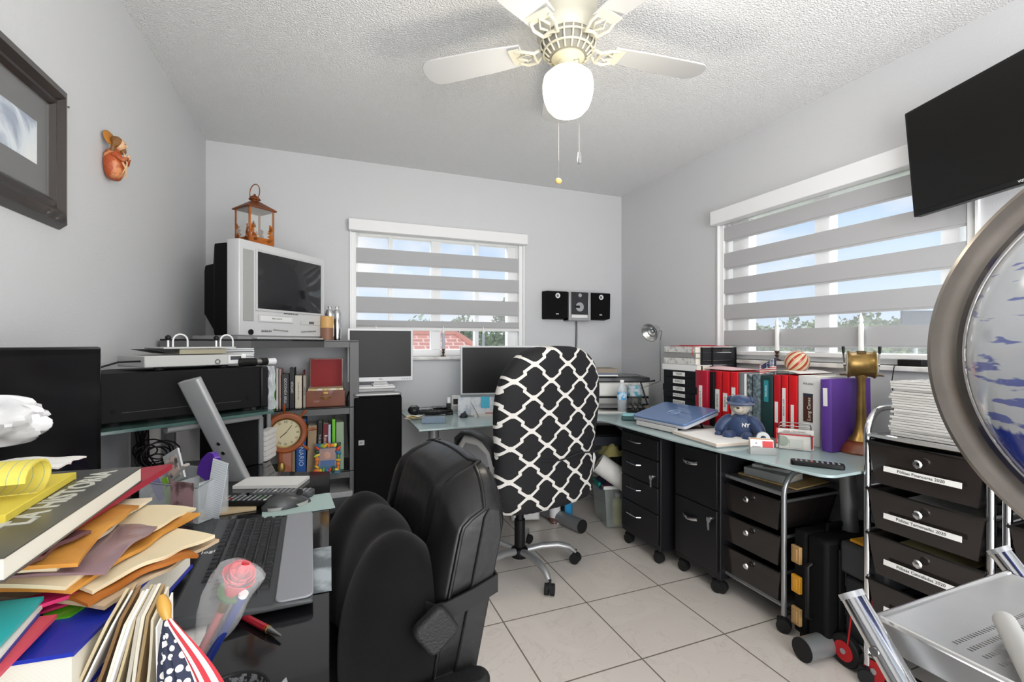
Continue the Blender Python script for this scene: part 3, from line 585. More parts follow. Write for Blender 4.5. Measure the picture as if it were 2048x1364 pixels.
# black letter tray organiser
o = thing('desk_organizer', 'black mesh two-tier desk organizer standing behind the crimson binder, beside the flat stack', 'organizer', (2.12, 2.08, 1.035))
meshm = P('black_mesh', '222326', .5, alpha=.8)
for z0 in (0.0, .075):
    MB().box(-.13, .13, -.0, .24, z0, z0 + .003).build('tray', meshm, o); MB().box(-.13, .13, -.003, .0, z0, z0 + .07).build('side_panel', meshm, o)
    MB().tube([(-.13, -.002, z0 + .07), (.13, -.002, z0 + .07)], .004, 6).build('rail', black, o)
for x in (-.13, -.05, .13): MB().box(x - .004, x + .004, -.008, 0, -.0, .15).build('upright', black, o)
MB().box(2.0, 2.26, 2.08, 2.33, .752, 1.033)
single('storage_box', MB().box(0, .04, 0, .2, 0, .28), blackm, 'black box standing behind the flat binders that carries the mesh organizer', 'box', M=T(2.232, 2.09, .751))

# closed blue laptop on its stand
DELL = P('laptop_blue', '6a86b5', .3, metal=.35, coat=.5)
pc_ = atz(1345, 850, DZ)
ax = Vector((.0, -1, 0)); a = atz(1268, 845, DZ); b_ = atz(1395, 868, DZ)
o = thing('laptop', 'closed blue laptop tilted on a folding stand at the bend of the glass desk', 'laptop', T(1.745, 2.015, DZ + .052, R(-84)) @ Matrix.Rotation(R(13), 4, 'X'))
MB().prism(rrect(.375, .26, .02), .006, .022).build('base', P('laptop_base', 'b9bcc4', .4), o, bevel=.002)
q = MB().prism(rrect(.378, .262, .022), .023, .034).build('lid', DELL, o, bevel=.003)
text('DELL', .034, P('logo_pale', 'a9b8d4', .3, metal=.3), q, T(0, 0, .0342, R(180)), name='logo'); MB().tube([(.034 * math.cos(k / 20 * 6.283), .034 * math.sin(k / 20 * 6.283), .0343) for k in range(20)], .0012, 5, closed=True).build('logo_ring', P('logo_pale', 'a9b8d4', .3), q)
o = thing('laptop_stand', 'black folding stand propping up the blue laptop', 'stand', T(1.745, 2.015, DZ, R(-84)))
MB().box(-.13, .13, -.12, .12, 0, .006).build('base', black, o, bevel=.002)
q = MB().box(-.14, .14, -.125, .125, 0, .005).build('platform', black, o, bevel=.002); q.matrix_local = T(0, 0, .0435) @ Matrix.Rotation(R(13), 4, 'X')
m = MB()
for x in (-.1, .1): m.tube([(x, .1, .005), (x, .06, .065)], .005, 6); m.tube([(x, -.09, .005), (x, -.06, .036)], .005, 6)
m.build('strut', black, o); MB().box(-.145, .145, -.142, -.134, .005, .030).build('lip', P('stand_lip', 'c9c6c4', .4), o, bevel=.002)
# pad of folders
o = thing('paper_stack', 'short stack of white and cream file folders lying in front of the red binders', 'paper stack', T(1.72, 1.70, DZ, R(-6)))
for i, (c, nm_) in enumerate((('8f9294', 0), ('dcd6cd', 0), ('e0c9b8', 0), ('e9e6e2', 0))):
    MB().box(-.13, .13, -.16, .16, .001 + i * .0045, .005 + i * .0045).build('folder', col(c, .7), o, loc=(i * .002 - .004, i * .003 - .005, 0))
# teddy bear in a blue baseball jacket
def bear():
    navy = P('jacket_navy', '24395f', .4, bump=(30, .4), sheen=.3); fur = P('fur_cream', 'cfc6b8', .95, bump=(200, .9)); p = atz(1518, 866, DZ)
    o = thing('teddy_bear', 'cream teddy bear in a shiny navy baseball jacket and hat, sitting before the binders', 'teddy bear', frame((1.83, 1.66, DZ), (-.55, .835, 0)) )
    # local: x to the viewer's left, y away... front faces -Y local? use front = local +Y
    def rg(z, rx, ry, cx=0, cy=0, n=18): return [(cx + rx * math.cos(2 * math.pi * k / n), cy + ry * math.sin(2 * math.pi * k / n), z) for k in range(n)]
    MB().loft([rg(.0, .05, .04), rg(.01, .062, .05), rg(.05, .064, .052), rg(.09, .055, .045), rg(.115, .035, .03), rg(.125, .02, .02)]).build('jacket', navy, o, sub=1)
    for s_ in (-1, 1):
        MB().tube([(s_ * .03, 0, .105), (s_ * .06, .01, .09), (s_ * .085, .025, .055), (s_ * .088, .04, .025)], .03, 12, rad=[.024, .028, .030, .026]).ball((s_ * .088, .043, .02), .02).build('sleeve', navy, o, sub=1)
        MB().tube([(s_ * .03, .03, .022), (s_ * .04, .07, .02)], .024, 12, rad=[.026, .022]).ball((s_ * .042, .08, .024), .024, .014, .026).build('leg', navy, o)
    h = MB().ball((0, .012, .158), .044, .042, .040, 20, 14).ball((0, .048, .150), .024, .018, .020, 14, 10).build('head', fur, o)
    MB().ball((0, .066, .156), .007, .005, .005, 10, 8).build('nose', P('bear_nose', '3a2b2b', .4), h)
    m = MB().ball((-.015, .048, .168), .0045).ball((.015, .048, .168), .0045).build('eye', black, h)
    m = MB().lathe([(.046, .172), (.047, .18), (.042, .196), (.028, .208), (0, .213)], 20, Matrix.Translation((0, .006, 0))); m.lathe([(.046, .172), (.062, .168), (.064, .172), (.047, .180)], 20, Matrix.Translation((0, .012, 0))); m.build('hat', navy, o)
    for s_ in (-1, 1): MB().ball((s_ * .044, .0, .188), .018, .01, .018).build('ear', navy, h)
    text('NY', .024, P('logo_white', 'e4e4e4', .6), o, T(-.030, .0505, .075) @ Matrix.Rotation(R(180), 4, 'Z') @ Matrix.Rotation(R(88), 4, 'X'), name='emblem', depth=.002, bold=.0008)
    m = MB()
    for z_ in (.03, .05, .07, .09): m.ball((0, .0535 if z_ < .06 else .049, z_), .003)
    m.build('button', P('button_navy', '3b5687', .4), o)
bear()
# tape dispenser, card holder, letter rack, remote
o = thing('tape_dispenser', 'small dark tape dispenser with a white roll, in front of the bear', 'tape dispenser', frame(atz(1522, 893, DZ), (.75, -.66, 0)))
MB().prism([(-.045, 0), (.05, 0), (.05, .012), (.03, .016), (-.02, .018), (-.045, .04)], -.014, .014, axis='y').build('base', blackm, o, bevel=.003)
MB().lathe([(.012, -.009), (.027, -.009), (.027, .009), (.012, .009), (.012, -.009)], 24, T(.008, 0, .038) @ Matrix.Rotation(R(90), 4, 'X'), cap=False).build('tape_roll', P('tape', 'd9dbd9', .3), o)
o = thing('card_holder', 'small business card holder with a red and white card, front edge of the glass desk', 'card holder', frame(atz(1524, 908, DZ), (.80, -.60, 0)))
MB().prism([(-.02, 0), (.05, 0), (.05, .008), (.0, .012), (-.012, .03), (-.02, .03)], -.048, .048, axis='x', M=I4).build('base', P('clear_grey', '9b9c9b', .3), o, bevel=.001)
for i, (yy, c, w_) in enumerate(((-.005, 'e9e7e3', .044), (.012, 'c98c5a', .043), (.02, 'ddd3b8', .043), (.03, 'd9d5cc', .042))):
    q = MB().box(-w_, w_, -.0006, .0006, 0, .050).build('business_card', col(c, .6), o); q.matrix_local = T(0, yy, .010, 0, R(-14))
    if i == 0:
        MB().box(.002, w_ - .002, -.0012, -.0005, .006, .044).build('red_panel', P('card_red', 'c93a3a', .5), q); text('sf', .012, inkl, q, T(-.022, -.0009, .034, 0, R(90))); text('Allianz', .006, inkl, q, T(-.022, -.0009, .02, 0, R(90))) if False else text('INSURANCE', .006, inkl, q, T(-.022, -.0009, .02, 0, R(90)))
o = thing('letter_rack', 'wire letter rack holding envelopes and a red-edged calendar card, beside the tape dispenser', 'letter rack', frame(atz(1590, 900, DZ), (.62, -.785, 0)))
m = MB()
for i in range(4):
    y = i * .018; m.tube([(-.06, y, .003), (-.06, y, .06 + i * .012)] + [(-.06 + .012 - .012 * math.cos(R(a)), y, .06 + i * .012 + .012 * math.sin(R(a))) for a in (45, 90)] + [(.06 - .012 + .012 * math.sin(R(a)), y, .06 + i * .012 + .012 * math.cos(R(a))) for a in (0, 45, 90)] + [(.06, y, .003)], .0025, 6, closed=True)
m.tube([(-.06, 0, .003), (-.06, .06, .003)], .003, 6).tube([(.06, 0, .003), (.06, .06, .003)], .003, 6); m.build('wire_frame', steel, o)
tag(MB().box(-.07, .068, .006, .008, .004, .088).build('calendar_card', P('card_white', 'dddad4', .6), o), 'white card with a red border')
m = MB().box(-.07, .068, .0045, .0055, .060, .066).box(.058, .066, .0045, .0055, .01, .06).box(-.071, -.064, .0045, .0055, .02, .088); m.build('red_border', P('card_red', 'c93a3a', .5), o)
text('DEER CROSSING', .011, P('ink_grey', '8c6d6a', .7), o, T(-.002, .0052, .077, 0, R(90)))
MB().box(-.066, .062, .024, .030, .004, .080).build('envelope', P('env', 'bdbbb5', .7), o); MB().box(-.060, .06, .042, .047, .004, .084).build('envelope', P('env2', '8f8f8c', .7), o)
MB().lathe([(0, 0), (.022, 0), (.022, .002), (0, .002)], 20, T(-.045, .004, .035) @ Matrix.Rotation(R(90), 4, 'X')).build('disc', P('disc_green', '9ba597', .4), o)
MB().box(-.02, .03, .003, .0042, .006, .045).build('photo_card', P('photo_card', 'c8c8c2', .5), o)
def remote(M, L, w, label, body=black, rows=9, name='remote_control', cols_=3, h=.018):
    o = thing(name, label, 'remote control', M)
    MB().prism(rrect(w, L, w * .3), 0, h).build('body', body, o, bevel=.004)
    rb = random.Random(int(L * 1000)); cl = [col('8b8d90', .5), col('8b8d90', .5), col('c03a2c', .5), col('3f5f9b', .5), col('5a8a4c', .5), col('d8d8d8', .5)]
    for r_ in range(rows):
        for c_ in range(cols_):
            MB().box(-.0042, .0042, -.003, .003, 0, .0018).build('button', cl[0] if rb.random() < .8 else rb.choice(cl), o, loc=((c_ - (cols_ - 1) / 2) * w / (cols_ + .6), (r_ - (rows - 1) / 2) * L / (rows + 1.2), h - .0002))
    return o
remote(frame(atz(1634, 930, DZ), (.25, .97, 0)) , .19, .046, 'black remote control with grey buttons lying at the glass desk tip') if False else remote(frame(atz(1634, 933, DZ), (.78, .625, 0)), .17, .045, 'black remote control with grey buttons lying near the glass desk tip')
# engine order telegraph in brass on a wooden foot
def telegraph():
    pb = Vector((2.085, 1.275, 0)); br = brass; wood = P('polished_wood', '6e2f17', .2, coat=.6, var=(9, '93522a', .4, .65))
    o = thing('ship_telegraph', 'brass ship telegraph on a tall stem and round wooden foot on the glass desk', 'ornament', frame((pb.x, pb.y, DZ), (.60, -.80, 0)))
    MB().lathe([(0, 0), (.085, 0), (.088, .008), (.082, .018), (.070, .030), (.066, .038), (.045, .05), (0, .05)], 36).build('foot', wood, o)
    MB().lathe([(.048, .05), (.046, .056), (.030, .075), (.022, .105), (.018, .15), (.0155, .26), (.015, .305), (.022, .318), (.022, .325), (0, .325)], 28).build('stem', br, o)
    Rx = Matrix.Rotation(R(90), 4, 'Y')
    MB().lathe([(0, -.048), (.057, -.048), (.059, -.044), (.053, -.036), (.050, -.016), (.049, 0), (.050, .016), (.053, .036), (.059, .044), (.057, .048), (0, .048)], 36, T(0, 0, .370) @ Rx).build('drum', br, o)
    for s_ in (-1, 1):
        MB().lathe([(0, 0), (.050, 0), (.050, .003), (0, .003)], 32, T(s_ * .0485, 0, .370) @ (Rx if s_ > 0 else Matrix.Rotation(R(-90), 4, 'Y'))).build('dial', P('dial_white', 'cfc8b2', .4), o)
        m = MB().tube([(s_ * .056, 0, .34), (s_ * .060, 0, .39), (s_ * .061, 0, .415)], .0035, 8); m.cyl((s_ * .048, 0, .370), (s_ * .062, 0, .370), .008); l = m.build('lever', steel, o)
        MB().cyl((s_ * .061, 0, .415), (s_ * .062, 0, .445), .0045, .006).build('grip', black, l)
        MB().cyl((s_ * .044, -.02, .325), (s_ * .074, -.02, .325), .003).cyl((s_ * .044, .02, .325), (s_ * .074, .02, .325), .003).build('pin', P('dark_brass', '4b3b22', .4, metal=.8), o)
    MB().box(-.016, .016, -.02, .02, .410, .427).build('crest', P('dark_brass', '4b3b22', .4, metal=.8), o, bevel=.003)
telegraph()
# flag, glass ball ornament, candles on the sills
def flagm():
    if 'flag_cloth' in _M: return _M['flag_cloth']
    m = stripes('flag_cloth', ['a8202c', 'e6e2da'], .0092, 2, .8); return m
starm = P('flag_stars', '1e2a4a', .8); t, b = nodes_of(starm); tcn = t.nodes.new('ShaderNodeTexCoord'); vo = t.nodes.new('ShaderNodeTexVoronoi'); vo.inputs['Scale'].default_value = 150; vo.inputs['Randomness'].default_value = .15; t.links.new(tcn.outputs['Object'], vo.inputs['Vector'])
rr = t.nodes.new('ShaderNodeValToRGB'); rr.color_ramp.interpolation = 'CONSTANT'; rr.color_ramp.elements[0].color = lin('dcdcdc'); rr.color_ramp.elements[1].position = .33; rr.color_ramp.elements[1].color = lin('26304f'); t.links.new(vo.outputs['Distance'], rr.inputs[0]); t.links.new(rr.outputs[0], b.inputs['Base Color'])
p = atX(1551, 755, 2.06)
o = thing('small_flag', 'small American flag on a white stick standing among the red binders', 'flag', frame((2.06, p.y, 1.02), (-.45, .89, 0)))
MB().cyl((0, 0, 0), (0, 0, .118), .0018, n=8).build('stick', white, o)
MB().sheet(lambda u, v: (.001 + u * .075 - .004, .006 * math.sin(u * 6), .052 - u * .022 + v * (.058 - u * .01)), 12, 8, .0006).build('striped_cloth', flagm(), o)
MB().sheet(lambda u, v: (.0 + u * .07 - .003, .006 * math.sin(u * 6) - .0012, .078 - u * .022 + v * (.042 - u * .022 * 1)), 10, 6, .0006).build('star_field', starm, o)
MB().sheet(lambda u, v: (.0 + u * .07 - .003, .006 * math.sin(u * 6) + .0018, .078 - u * .022 + v * (.042 - u * .022 * 1)), 10, 6, .0006).build('star_field', starm, o)
p = atX(1594, 732, 2.12)
bm_ = P('ball_stripes', 'b03a2a', .3, coat=.4); t, b = nodes_of(bm_); tcn = t.nodes.new('ShaderNodeTexCoord'); gr = t.nodes.new('ShaderNodeTexGradient'); gr.gradient_type = 'RADIAL'; t.links.new(tcn.outputs['Object'], gr.inputs[0])
mm_ = t.nodes.new('ShaderNodeMath'); mm_.operation = 'MULTIPLY'; mm_.inputs[1].default_value = 12; t.links.new(gr.outputs['Fac'], mm_.inputs[0]); fx = t.nodes.new('ShaderNodeMath'); fx.operation = 'FRACT'; t.links.new(mm_.outputs[0], fx.inputs[0])
rr = t.nodes.new('ShaderNodeValToRGB'); rr.color_ramp.interpolation = 'CONSTANT'; t.links.new(fx.outputs[0], rr.inputs[0]); rr.color_ramp.elements[0].color = lin('b03426'); rr.color_ramp.elements[1].position = .42; rr.color_ramp.elements[1].color = lin('d6c5a0'); q = rr.color_ramp.elements.new(.55); q.color = lin('8a8a5c'); q = rr.color_ramp.elements.new(.62); q.color = lin('d6c5a0'); t.links.new(rr.outputs[0], b.inputs['Base Color'])
o = thing('ball_ornament', 'red and gold striped ball ornament resting on the binders below the wide window', 'ornament', Matrix.Translation((2.12, p.y, 1.118)) @ Matrix.Rotation(R(35), 4, 'X') @ Matrix.Rotation(R(25), 4, 'Y'))
MB().ball((0, 0, 0), .055, n=36, m=24).build('ball', bm_, o); MB().cyl((0, 0, -.053), (0, 0, -.063), .009).build('cap', gold, o)
candlem = P('candle_white', 'e9e9e6', .45); cblue = P('candle_frosted', 'b9bfca', .3)
def candle(p, zs_, h, label, stickm, cm_, r=.011):
    o = thing('candlestick', label, 'candle', (p[0], p[1], zs_), 'electric candles on the window sills')
    MB().lathe([(0, 0), (.022, 0), (.02, .006), (.008, .012), (.006, .022), (.012, .03), (.006, .038), (.009, .046), (.013, .05), (.013, .056), (0, .056)], 18).build('holder', stickm, o)
    MB().lathe([(r, .056), (r, h), (r * .8, h + .004), (0, h + .004)], 16).build('candle', cm_, o)
    MB().lathe([(0, h + .004), (r * .55, h + .004), (r * .95, h + .016), (r * .7, h + .032), (0, h + .055)], 16).build('bulb', P('bulb_white', 'f4f4f2', .2), o)
bronze = P('bronze', '5a4638', .4, metal=.7)
zsill = 1.112
for px, lb in ((887, 'white candle in a bronze holder on the back sill between the monitors'), (967, 'white candle on the back sill just behind the desk monitor'), (752, 'white candle on the back sill behind the monitor on the tower')):
    candle((XY(px, YB - .01), YB - .008), zsill, .165, lb, bronze, cblue, .010)
p = atX(1554, 715, XR - .012); candle((p.x, p.y), zsill, .185, 'pale candle in a bronze holder on the side sill above the small flag', bronze, candlem)
p = atX(1722, 715, XR - .012); candle((p.x, p.y), zsill, .185, 'taller-looking white candle on the side sill right behind the brass telegraph', bronze, candlem)
p = atX(1828, 718, XR - .0); o = thing('small_receiver', 'small black box with a wire on the side sill near the globe', 'device', (XR - .012, p.y, zsill))
MB().box(-.02, .04, -.045, .045, 0, .028).build('body', black, o, bevel=.003)
MB().tube([(-.02, .035, .008), (-.03, .05, .0), (-.036, .055, -.06), (-.02, .06, -.14), (-.012, .06, -.25)], .002, 6).build('cord', black, o)

# printer, cup, bottle, lamp ----------------------------------------------------
prw = P('printer_white', 'd8d7d3', .45)
pp = atz(1190, 835, DZ)
o = thing('printer', 'white printer with a dark lid and round logo, in the corner of the glass desk', 'printer', frame((1.93, 2.90, DZ), (.93, -.37, 0)))
MB().box(-.225, .225, -.17, .17, .02, .085).build('tray_housing', black, o, bevel=.006)
q = MB().box(-.225, .225, -.19, .17, .087, .185).build('body', prw, o, bevel=.012)
MB().tube([(.113 + .017 * math.cos(k / 20 * 6.283), -.1908, .135 + .017 * math.sin(k / 20 * 6.283)) for k in range(20)], .0015, 5, closed=True).build('logo_ring', inkl, q)
text('hp', .03, inkl, q, T(.113, -.1910, .138, 0, R(90)), name='logo')
MB().box(-.228, .228, -.19, .175, .187, .222).build('lid', P('printer_lid', '2e2f31', .3), o, bevel=.008)
MB().box(-.15, .15, -.33, -.17, .028, .036).build('output_tray', P('tray_grey', '777', .4) if False else P('tray_grey', '6e6f70', .4), o, bevel=.002); MB().box(-.22, .22, -.185, -.15, .036, .075).build('slot', P('slot_grey', 'a4a4a3', .4), o, bevel=.003)
single('paper_sheet', MB().box(-.14, .14, -.16, .1, 0, .004), paper, 'white paper lying under the printer output tray', 'paper', M=frame((1.80, 2.70, DZ + .001), (.93, -.37, 0)))
M0 = frame((1.83, 2.86, DZ + .224), (.95, -.3, 0))
single('folder', MB().box(-.13, .25, -.11, .13, 0, .006), P('folder_grey', '7b7c7e', .5), 'wide dark plastic folder lying on the printer lid', 'folder', M=M0 @ T(0, .02, 0, .08))
single('magazine', MB().box(-.1, .11, -.14, .14, 0, .008), paper, 'white magazine lying on the folder on the printer', 'magazine', M=M0 @ T(-.03, 0, .007, -.1))
single('notebook', MB().box(-.09, .1, -.13, .13, 0, .010), P('nb_blue', '707b90', .6), 'blue-grey notebook in the small pile on the printer', 'notebook', M=M0 @ T(-.03, 0, .016, .02))
book('book', M0 @ T(-.13, -.12, .027, -.04), .2, .22, .03, P('cover_taupe', '8d8072', .6), 'taupe book on top of the pile on the printer')
def bottle(M, label):
    o = thing('water_bottle', label, 'bottle', M); pl = P('pet_plastic', 'dfe7ee', .06, alpha=.38)
    MB().lathe([(0, 0), (.029, 0), (.031, .006), (.029, .02), (.031, .035), (.029, .05), (.031, .062), (.031, .15), (.026, .165), (.014, .19), (.0125, .196), (.0125, .2), (0, .2)], 20).build('body', pl, o)
    MB().lathe([(.0316, .085), (.0316, .135)], 20, cap=False).build('wrap_label', P('bottle_label', '4a9ed6', .4, var=(30, 'cfe4f2', .45, .55)), o); MB().cyl((0, 0, .198), (0, 0, .213), .0135).build('cap', white, o)
pb = atz(1244, 824, DZ); bottle(Matrix.Translation((pb.x, pb.y, DZ)) , 'small water bottle with a blue label in front of the printer')
pb = atz(1268, 822, DZ); o = thing('tumbler', 'steel tumbler with a teal patterned wrap beside the water bottle', 'cup', (pb.x + .01, pb.y, DZ))
MB().lathe([(0, 0), (.034, 0), (.036, .01), (.042, .09), (.047, .095), (.048, .105)], 24).build('body', steel, o); MB().lathe([(.048, .105), (.050, .175), (.047, .175)], 24, cap=False).build('wrap', P('wrap_teal', '3f93a6', .4, var=(25, 'c9cfd6', .45, .55)), o); MB().lathe([(.0465, .17), (.051, .178), (.051, .186), (0, .188)], 24).build('lid', clearp, o)
o = thing('eyeglass_case', 'teal soft case lying at the desk bend between bottle and laptop', 'case', frame(atz(1265, 840, DZ), (.8, -.6, 0)))
MB().prism(rrect(.13, .085, .02), .001, .022).build('lower_shell', P('case_green', '3f5f60', .5), o, bevel=.006); MB().prism(rrect(.125, .08, .02), .023, .038).build('upper_shell', P('case_cyan', '8fc3c9', .4), o, bevel=.008)
pl_ = atz(1296, 812, DZ); o = thing('desk_lamp', 'silver desk lamp with a dished head on a thin pole, in the room corner', 'lamp', frame((1.985, 2.62, DZ), (1, 0, 0)))
MB().cyl((0, 0, 0), (0, 0, .018), .07, n=28).build('base', black, o, bevel=.003)
hx = atd(1302, 664, (2.0 * math.sin(YAW) + 2.62 * math.cos(YAW))); 
tp = atd(1320.5, 690, (2.0 * math.sin(YAW) + 2.62 * math.cos(YAW)))
MB().tube([(0, 0, .01), (-.0, 0, .15), (tp.x - 1.985, tp.y - 2.62, .2), (tp.x - 1.985, tp.y - 2.62, tp.z - DZ + .03)], .0035, 8).build('pole', steel, o)
hv = Vector((hx.x - 1.985, hx.y - 2.62, hx.z - DZ)); dv = (-_r * .75 - _f * .55 - _u * .35).normalized(); q_ = Vector((0, 0, 1)).rotation_difference(dv).to_matrix().to_4x4(); q_.translation = hv - dv * .03
hd = MB().lathe([(0, -.045), (.02, -.045), (.03, -.03), (.058, .03), (.066, .045), (.060, .045), (.05, .03), (.02, .0), (0, -.005)], 28, q_).build('lamp_head', P('lamp_silver', 'c8c8c6', .25, metal=.85), o)
MB().lathe([(.030, .02), (.034, .02), (.034, .024), (.030, .024), (.030, .02)], 24, q_, cap=False).ball((0, 0, .01), .014, M=q_).build('reflector', chrome, hd)
MB().tube([hv - dv * .07, hv - dv * .10 + Vector((.02, 0, -.03)), Vector((tp.x - 1.985, tp.y - 2.62, tp.z - DZ + .03))], .004, 8).build('joint', steel, o)
pa = atd(1311, 760, 3.0); 
o = thing('clamp_arm', 'thin black jointed arm standing beside the flat binder stack', 'arm', (1.94, 2.50, DZ)); MB().tube([(0, 0, 0), (0, 0, .06), (-.03, .03, .20), (.03, -.04, .215)], .006, 8).build('arm', black, o); MB().cyl((0, 0, 0), (0, 0, .05), .018, n=14).build('clamp', P('clamp_tan', '6f6250', .5), o)
m = MB()
for k in range(3): m.tube([(k * .03, 0, .03), (k * .03 + .02, .01, .075), (k * .03 + .07, .0, .01)], .004, 6)
m.box(0, .14, -.03, .03, 0, .03); single('sunglasses_tray', m, black, 'black tray with folded sunglasses in front of the desk lamp', 'tray', M=frame((1.78, 2.50, DZ), (.9, -.43, 0)), bevel=.002)

# left arm of the glass desk ------------------------------------------------------
o = thing('desktop_monitor', 'wide flat monitor with thin white bezel standing on the glass desk behind the swivel chair', 'monitor', frame((1.075, 2.94, DZ), (.985, -.17, 0)))
MB().box(-.27, .27, 0, .03, .115, .44).build('housing', P('bezel_white', 'dcdde0', .35), o, bevel=.004); MB().box(-.258, .258, -.0012, 0, .125, .43).build('screen', screen, o)
MB().box(-.03, .03, .03, .05, .0, .2).build('neck', silver, o, bevel=.003); MB().prism(rrect(.24, .16, .03), 0, .008, M=T(0, .03, 0)).build('stand_base', silver, o, bevel=.002)
o = thing('document_holder', 'white document pad with a cyan sticky note standing below the desk monitor', 'document holder', frame((.93, 2.77, DZ), (.97, -.25, 0)))
q = MB().box(-.19, .22, -.003, .003, 0, .115).build('back_card', P('card_grey', 'd3d7dc', .5, var=(20, 'aab6c6', .5, .62)), o); q.matrix_local = T(0, 0, 0.004, 0, R(-14))
MB().box(-.045, .01, -.0055, -.0032, .045, .118).build('sticky_note', P('sticky_cyan', '4fb8d6', .7), q); MB().box(-.09, .2, -.022, -.004, .0, .018).build('shelf', P('pale_plastic', 'd9d6d2', .4), o); MB().box(-.02, .2, -.021, -.005, .018, .022).build('red_pencil', P('pencil_red', 'b1413a', .5), o)
MB().tube([(-.115, -.03, .0), (-.11, .0, .09), (-.06, -.035, .0)], .003, 6).build('wire_stand', steel, o)
o = thing('desk_gadget', 'small white and silver clock radio standing left of the document pad', 'radio', frame(atz(912, 827, DZ), (.97, -.25, 0)))
MB().box(-.028, .028, 0, .03, 0, .115).build('body', P('gadget_silver', 'c9c9c6', .35), o, bevel=.003); MB().box(-.018, .018, -.002, 0, .06, .095).build('display', black, o); MB().box(-.02, .02, -.002, 0, .01, .05).build('keypad', P('keypad_grey', '9f9f9e', .5), o)
o = thing('desk_phone', 'dark cordless phone cradle left of the small silver radio', 'phone', frame(atz(897, 830, DZ), (.97, -.25, 0)))
MB().box(-.02, .03, 0, .05, 0, .02).build('cradle', black, o, bevel=.004); MB().box(-.014, .014, .005, .025, .02, .075).build('handset', black, o, bevel=.004); MB().cyl((0, .015, .075), (0, .015, .11), .012).build('white_cap', white, o)
o = thing('leather_pouch', 'black leather pouch lying on the left end of the glass desk', 'pouch', frame(atz(865, 832, DZ), (.98, -.2, 0)))
MB().ball((0, .05, .026), .13, .055, .026, 20, 12).ball((.05, .045, .05), .07, .04, .006).build('body', P('soft_leather', '1d1e20', .35, bump=(35, .5)), o); MB().ball((-.115, .05, .032), .04, .05, .034, 12, 8).build('strap_bundle', P('soft_leather', '1d1e20', .35), o)
for i, (dx, c, rz, lb) in enumerate(((0, 'e0d9c8', .3, 'crumpled receipts at the left tip of the glass desk, lower slip'), (.005, 'e8d59a', .7, 'yellowish receipt slip on top at the left tip of the glass desk'), (.01, 'ece9e4', 1.0, 'white receipt slip at the left tip of the glass desk'))):
    single('receipt', MB().sheet(lambda u, v: (u * .10 - .05, v * .06 - .03, .003 + .012 * math.sin(u * 2.4 + i) * v), 6, 4, .0008), col(c, .8), lb, 'paper', M=T(*atz(828 + i * 3, 838, DZ).xy, DZ + .002 + i * .008, rz))
pb = atz(843, 848, DZ); book('book', T(pb.x, pb.y, DZ + .001, R(-12)), .135, .10, .026, P('cover_slate_blue', '76889a', .5), 'small thick slate-blue book with tan page edges on the left end of the glass desk', pg=P('pages_tan', 'c79a55', .8, bump=(200, .2)))
def mouse(M, label, m_, L=.10, w=.058, h=.034):
    o = thing('computer_mouse', label, 'mouse', M)
    def rg(t):
        x = (t - .5) * L; s_ = math.sin(math.pi * min(max(t, .02), .98)) ** .45; hh = h * math.sin(math.pi * min(max(t, .03), .97)) ** .6 * (1.1 - .45 * t)
        return [(x, w / 2 * s_ * math.cos(a), max(0, hh * math.sin(a))) for a in [math.pi * k / 10 for k in range(11)]] + [(x, 0, 0)]
    MB().loft([rg(k / 12) for k in range(13)]).build('shell', m_[0], o); MB().prism(rrect(L * .9, w * .92, w * .4), 0, .008).build('base', m_[1], o); MB().cyl((L * .28, -.004, h * .74), (L * .28, .004, h * .74), .008).build('scroll_wheel', rubber, o); return o
mouse(T(*atz(928, 834, DZ).xy, DZ + .001, R(60)), 'small dark mouse on the glass desk below the monitor', (P('mouse_dark', '22262d', .3), black), .085, .05, .032)

# wall mounted stereo, hanging on the back wall -------------------------------------
x0, x1 = XY(1092, YB - .09), XY(1221, YB - .09); zt, zb2 = atY(1130, 583, YB - .09).z, atY(1130, 641, YB - .09).z
o = thing('wall_stereo', 'black and silver three-part mini stereo hung on the back wall right of the window', 'stereo', (x0, YB, 0)); w = x1 - x0; third = w / 3
def spk(a, b_):
    s_ = MB().prism([(-.004, zb2 + .01), (-.09, zb2 + .02), (-.095, zt), (-.004, zt + .004)], a, b_, axis='x').build('speaker', P('speaker_cloth', '0e0e0f', .8, spec=.15), o, bevel=.006)
    c = (a + b_) / 2
    MB().lathe([(.010, 0), (.020, 0), (.020, .005), (.010, .003), (.010, 0)], 24, T(c, -.096, zt - .035) @ Matrix.Rotation(R(90), 4, 'X'), cap=False).build('tweeter_ring', whitep, s_); MB().cyl((c, -.093, zt - .035), (c, -.101, zt - .035), .006).build('tweeter_cone', steel, s_)
    text('AIWA' if False else 'RCA', .012, P('logo_white', 'e4e4e4', .6), s_, T(c, -.0935, zb2 + .05, 0, R(90)), name='logo', bold=.0006)
spk(.004, third - .004); spk(2 * third + .008, w - .002)
m = MB().box(third, third + .022, -.10, -.004, zb2, zt).box(2 * third - .018, 2 * third + .004, -.10, -.004, zb2, zt).box(third, 2 * third + .004, -.09, -.004, zb2, zb2 + .03); m.build('chassis', silver, o, bevel=.004)
c = 1.5 * third + .002
q = MB().box(third + .023, 2 * third - .019, -.094, -.004, zb2 + .03, zt).build('cd_door', P('cd_door', '303134', .25), o, bevel=.003)
MB().lathe([(.0, 0), (.036, 0), (.036, .003), (0, .003)], 28, T(c, -.094, (zt + zb2) / 2 - .004) @ Matrix.Rotation(R(90), 4, 'X')).build('disc_window', P('disc_silver', 'bfc1c2', .25, metal=.7), q)
MB().box(c - .04, c + .0, -.0985, -.094, (zt + zb2) / 2 - .012, (zt + zb2) / 2 + .006).build('display_bar', black, q); MB().cyl((c, -.094, zt - .026), (c, -.102, zt - .026), .015, n=20).build('volume_dial', silver, q)
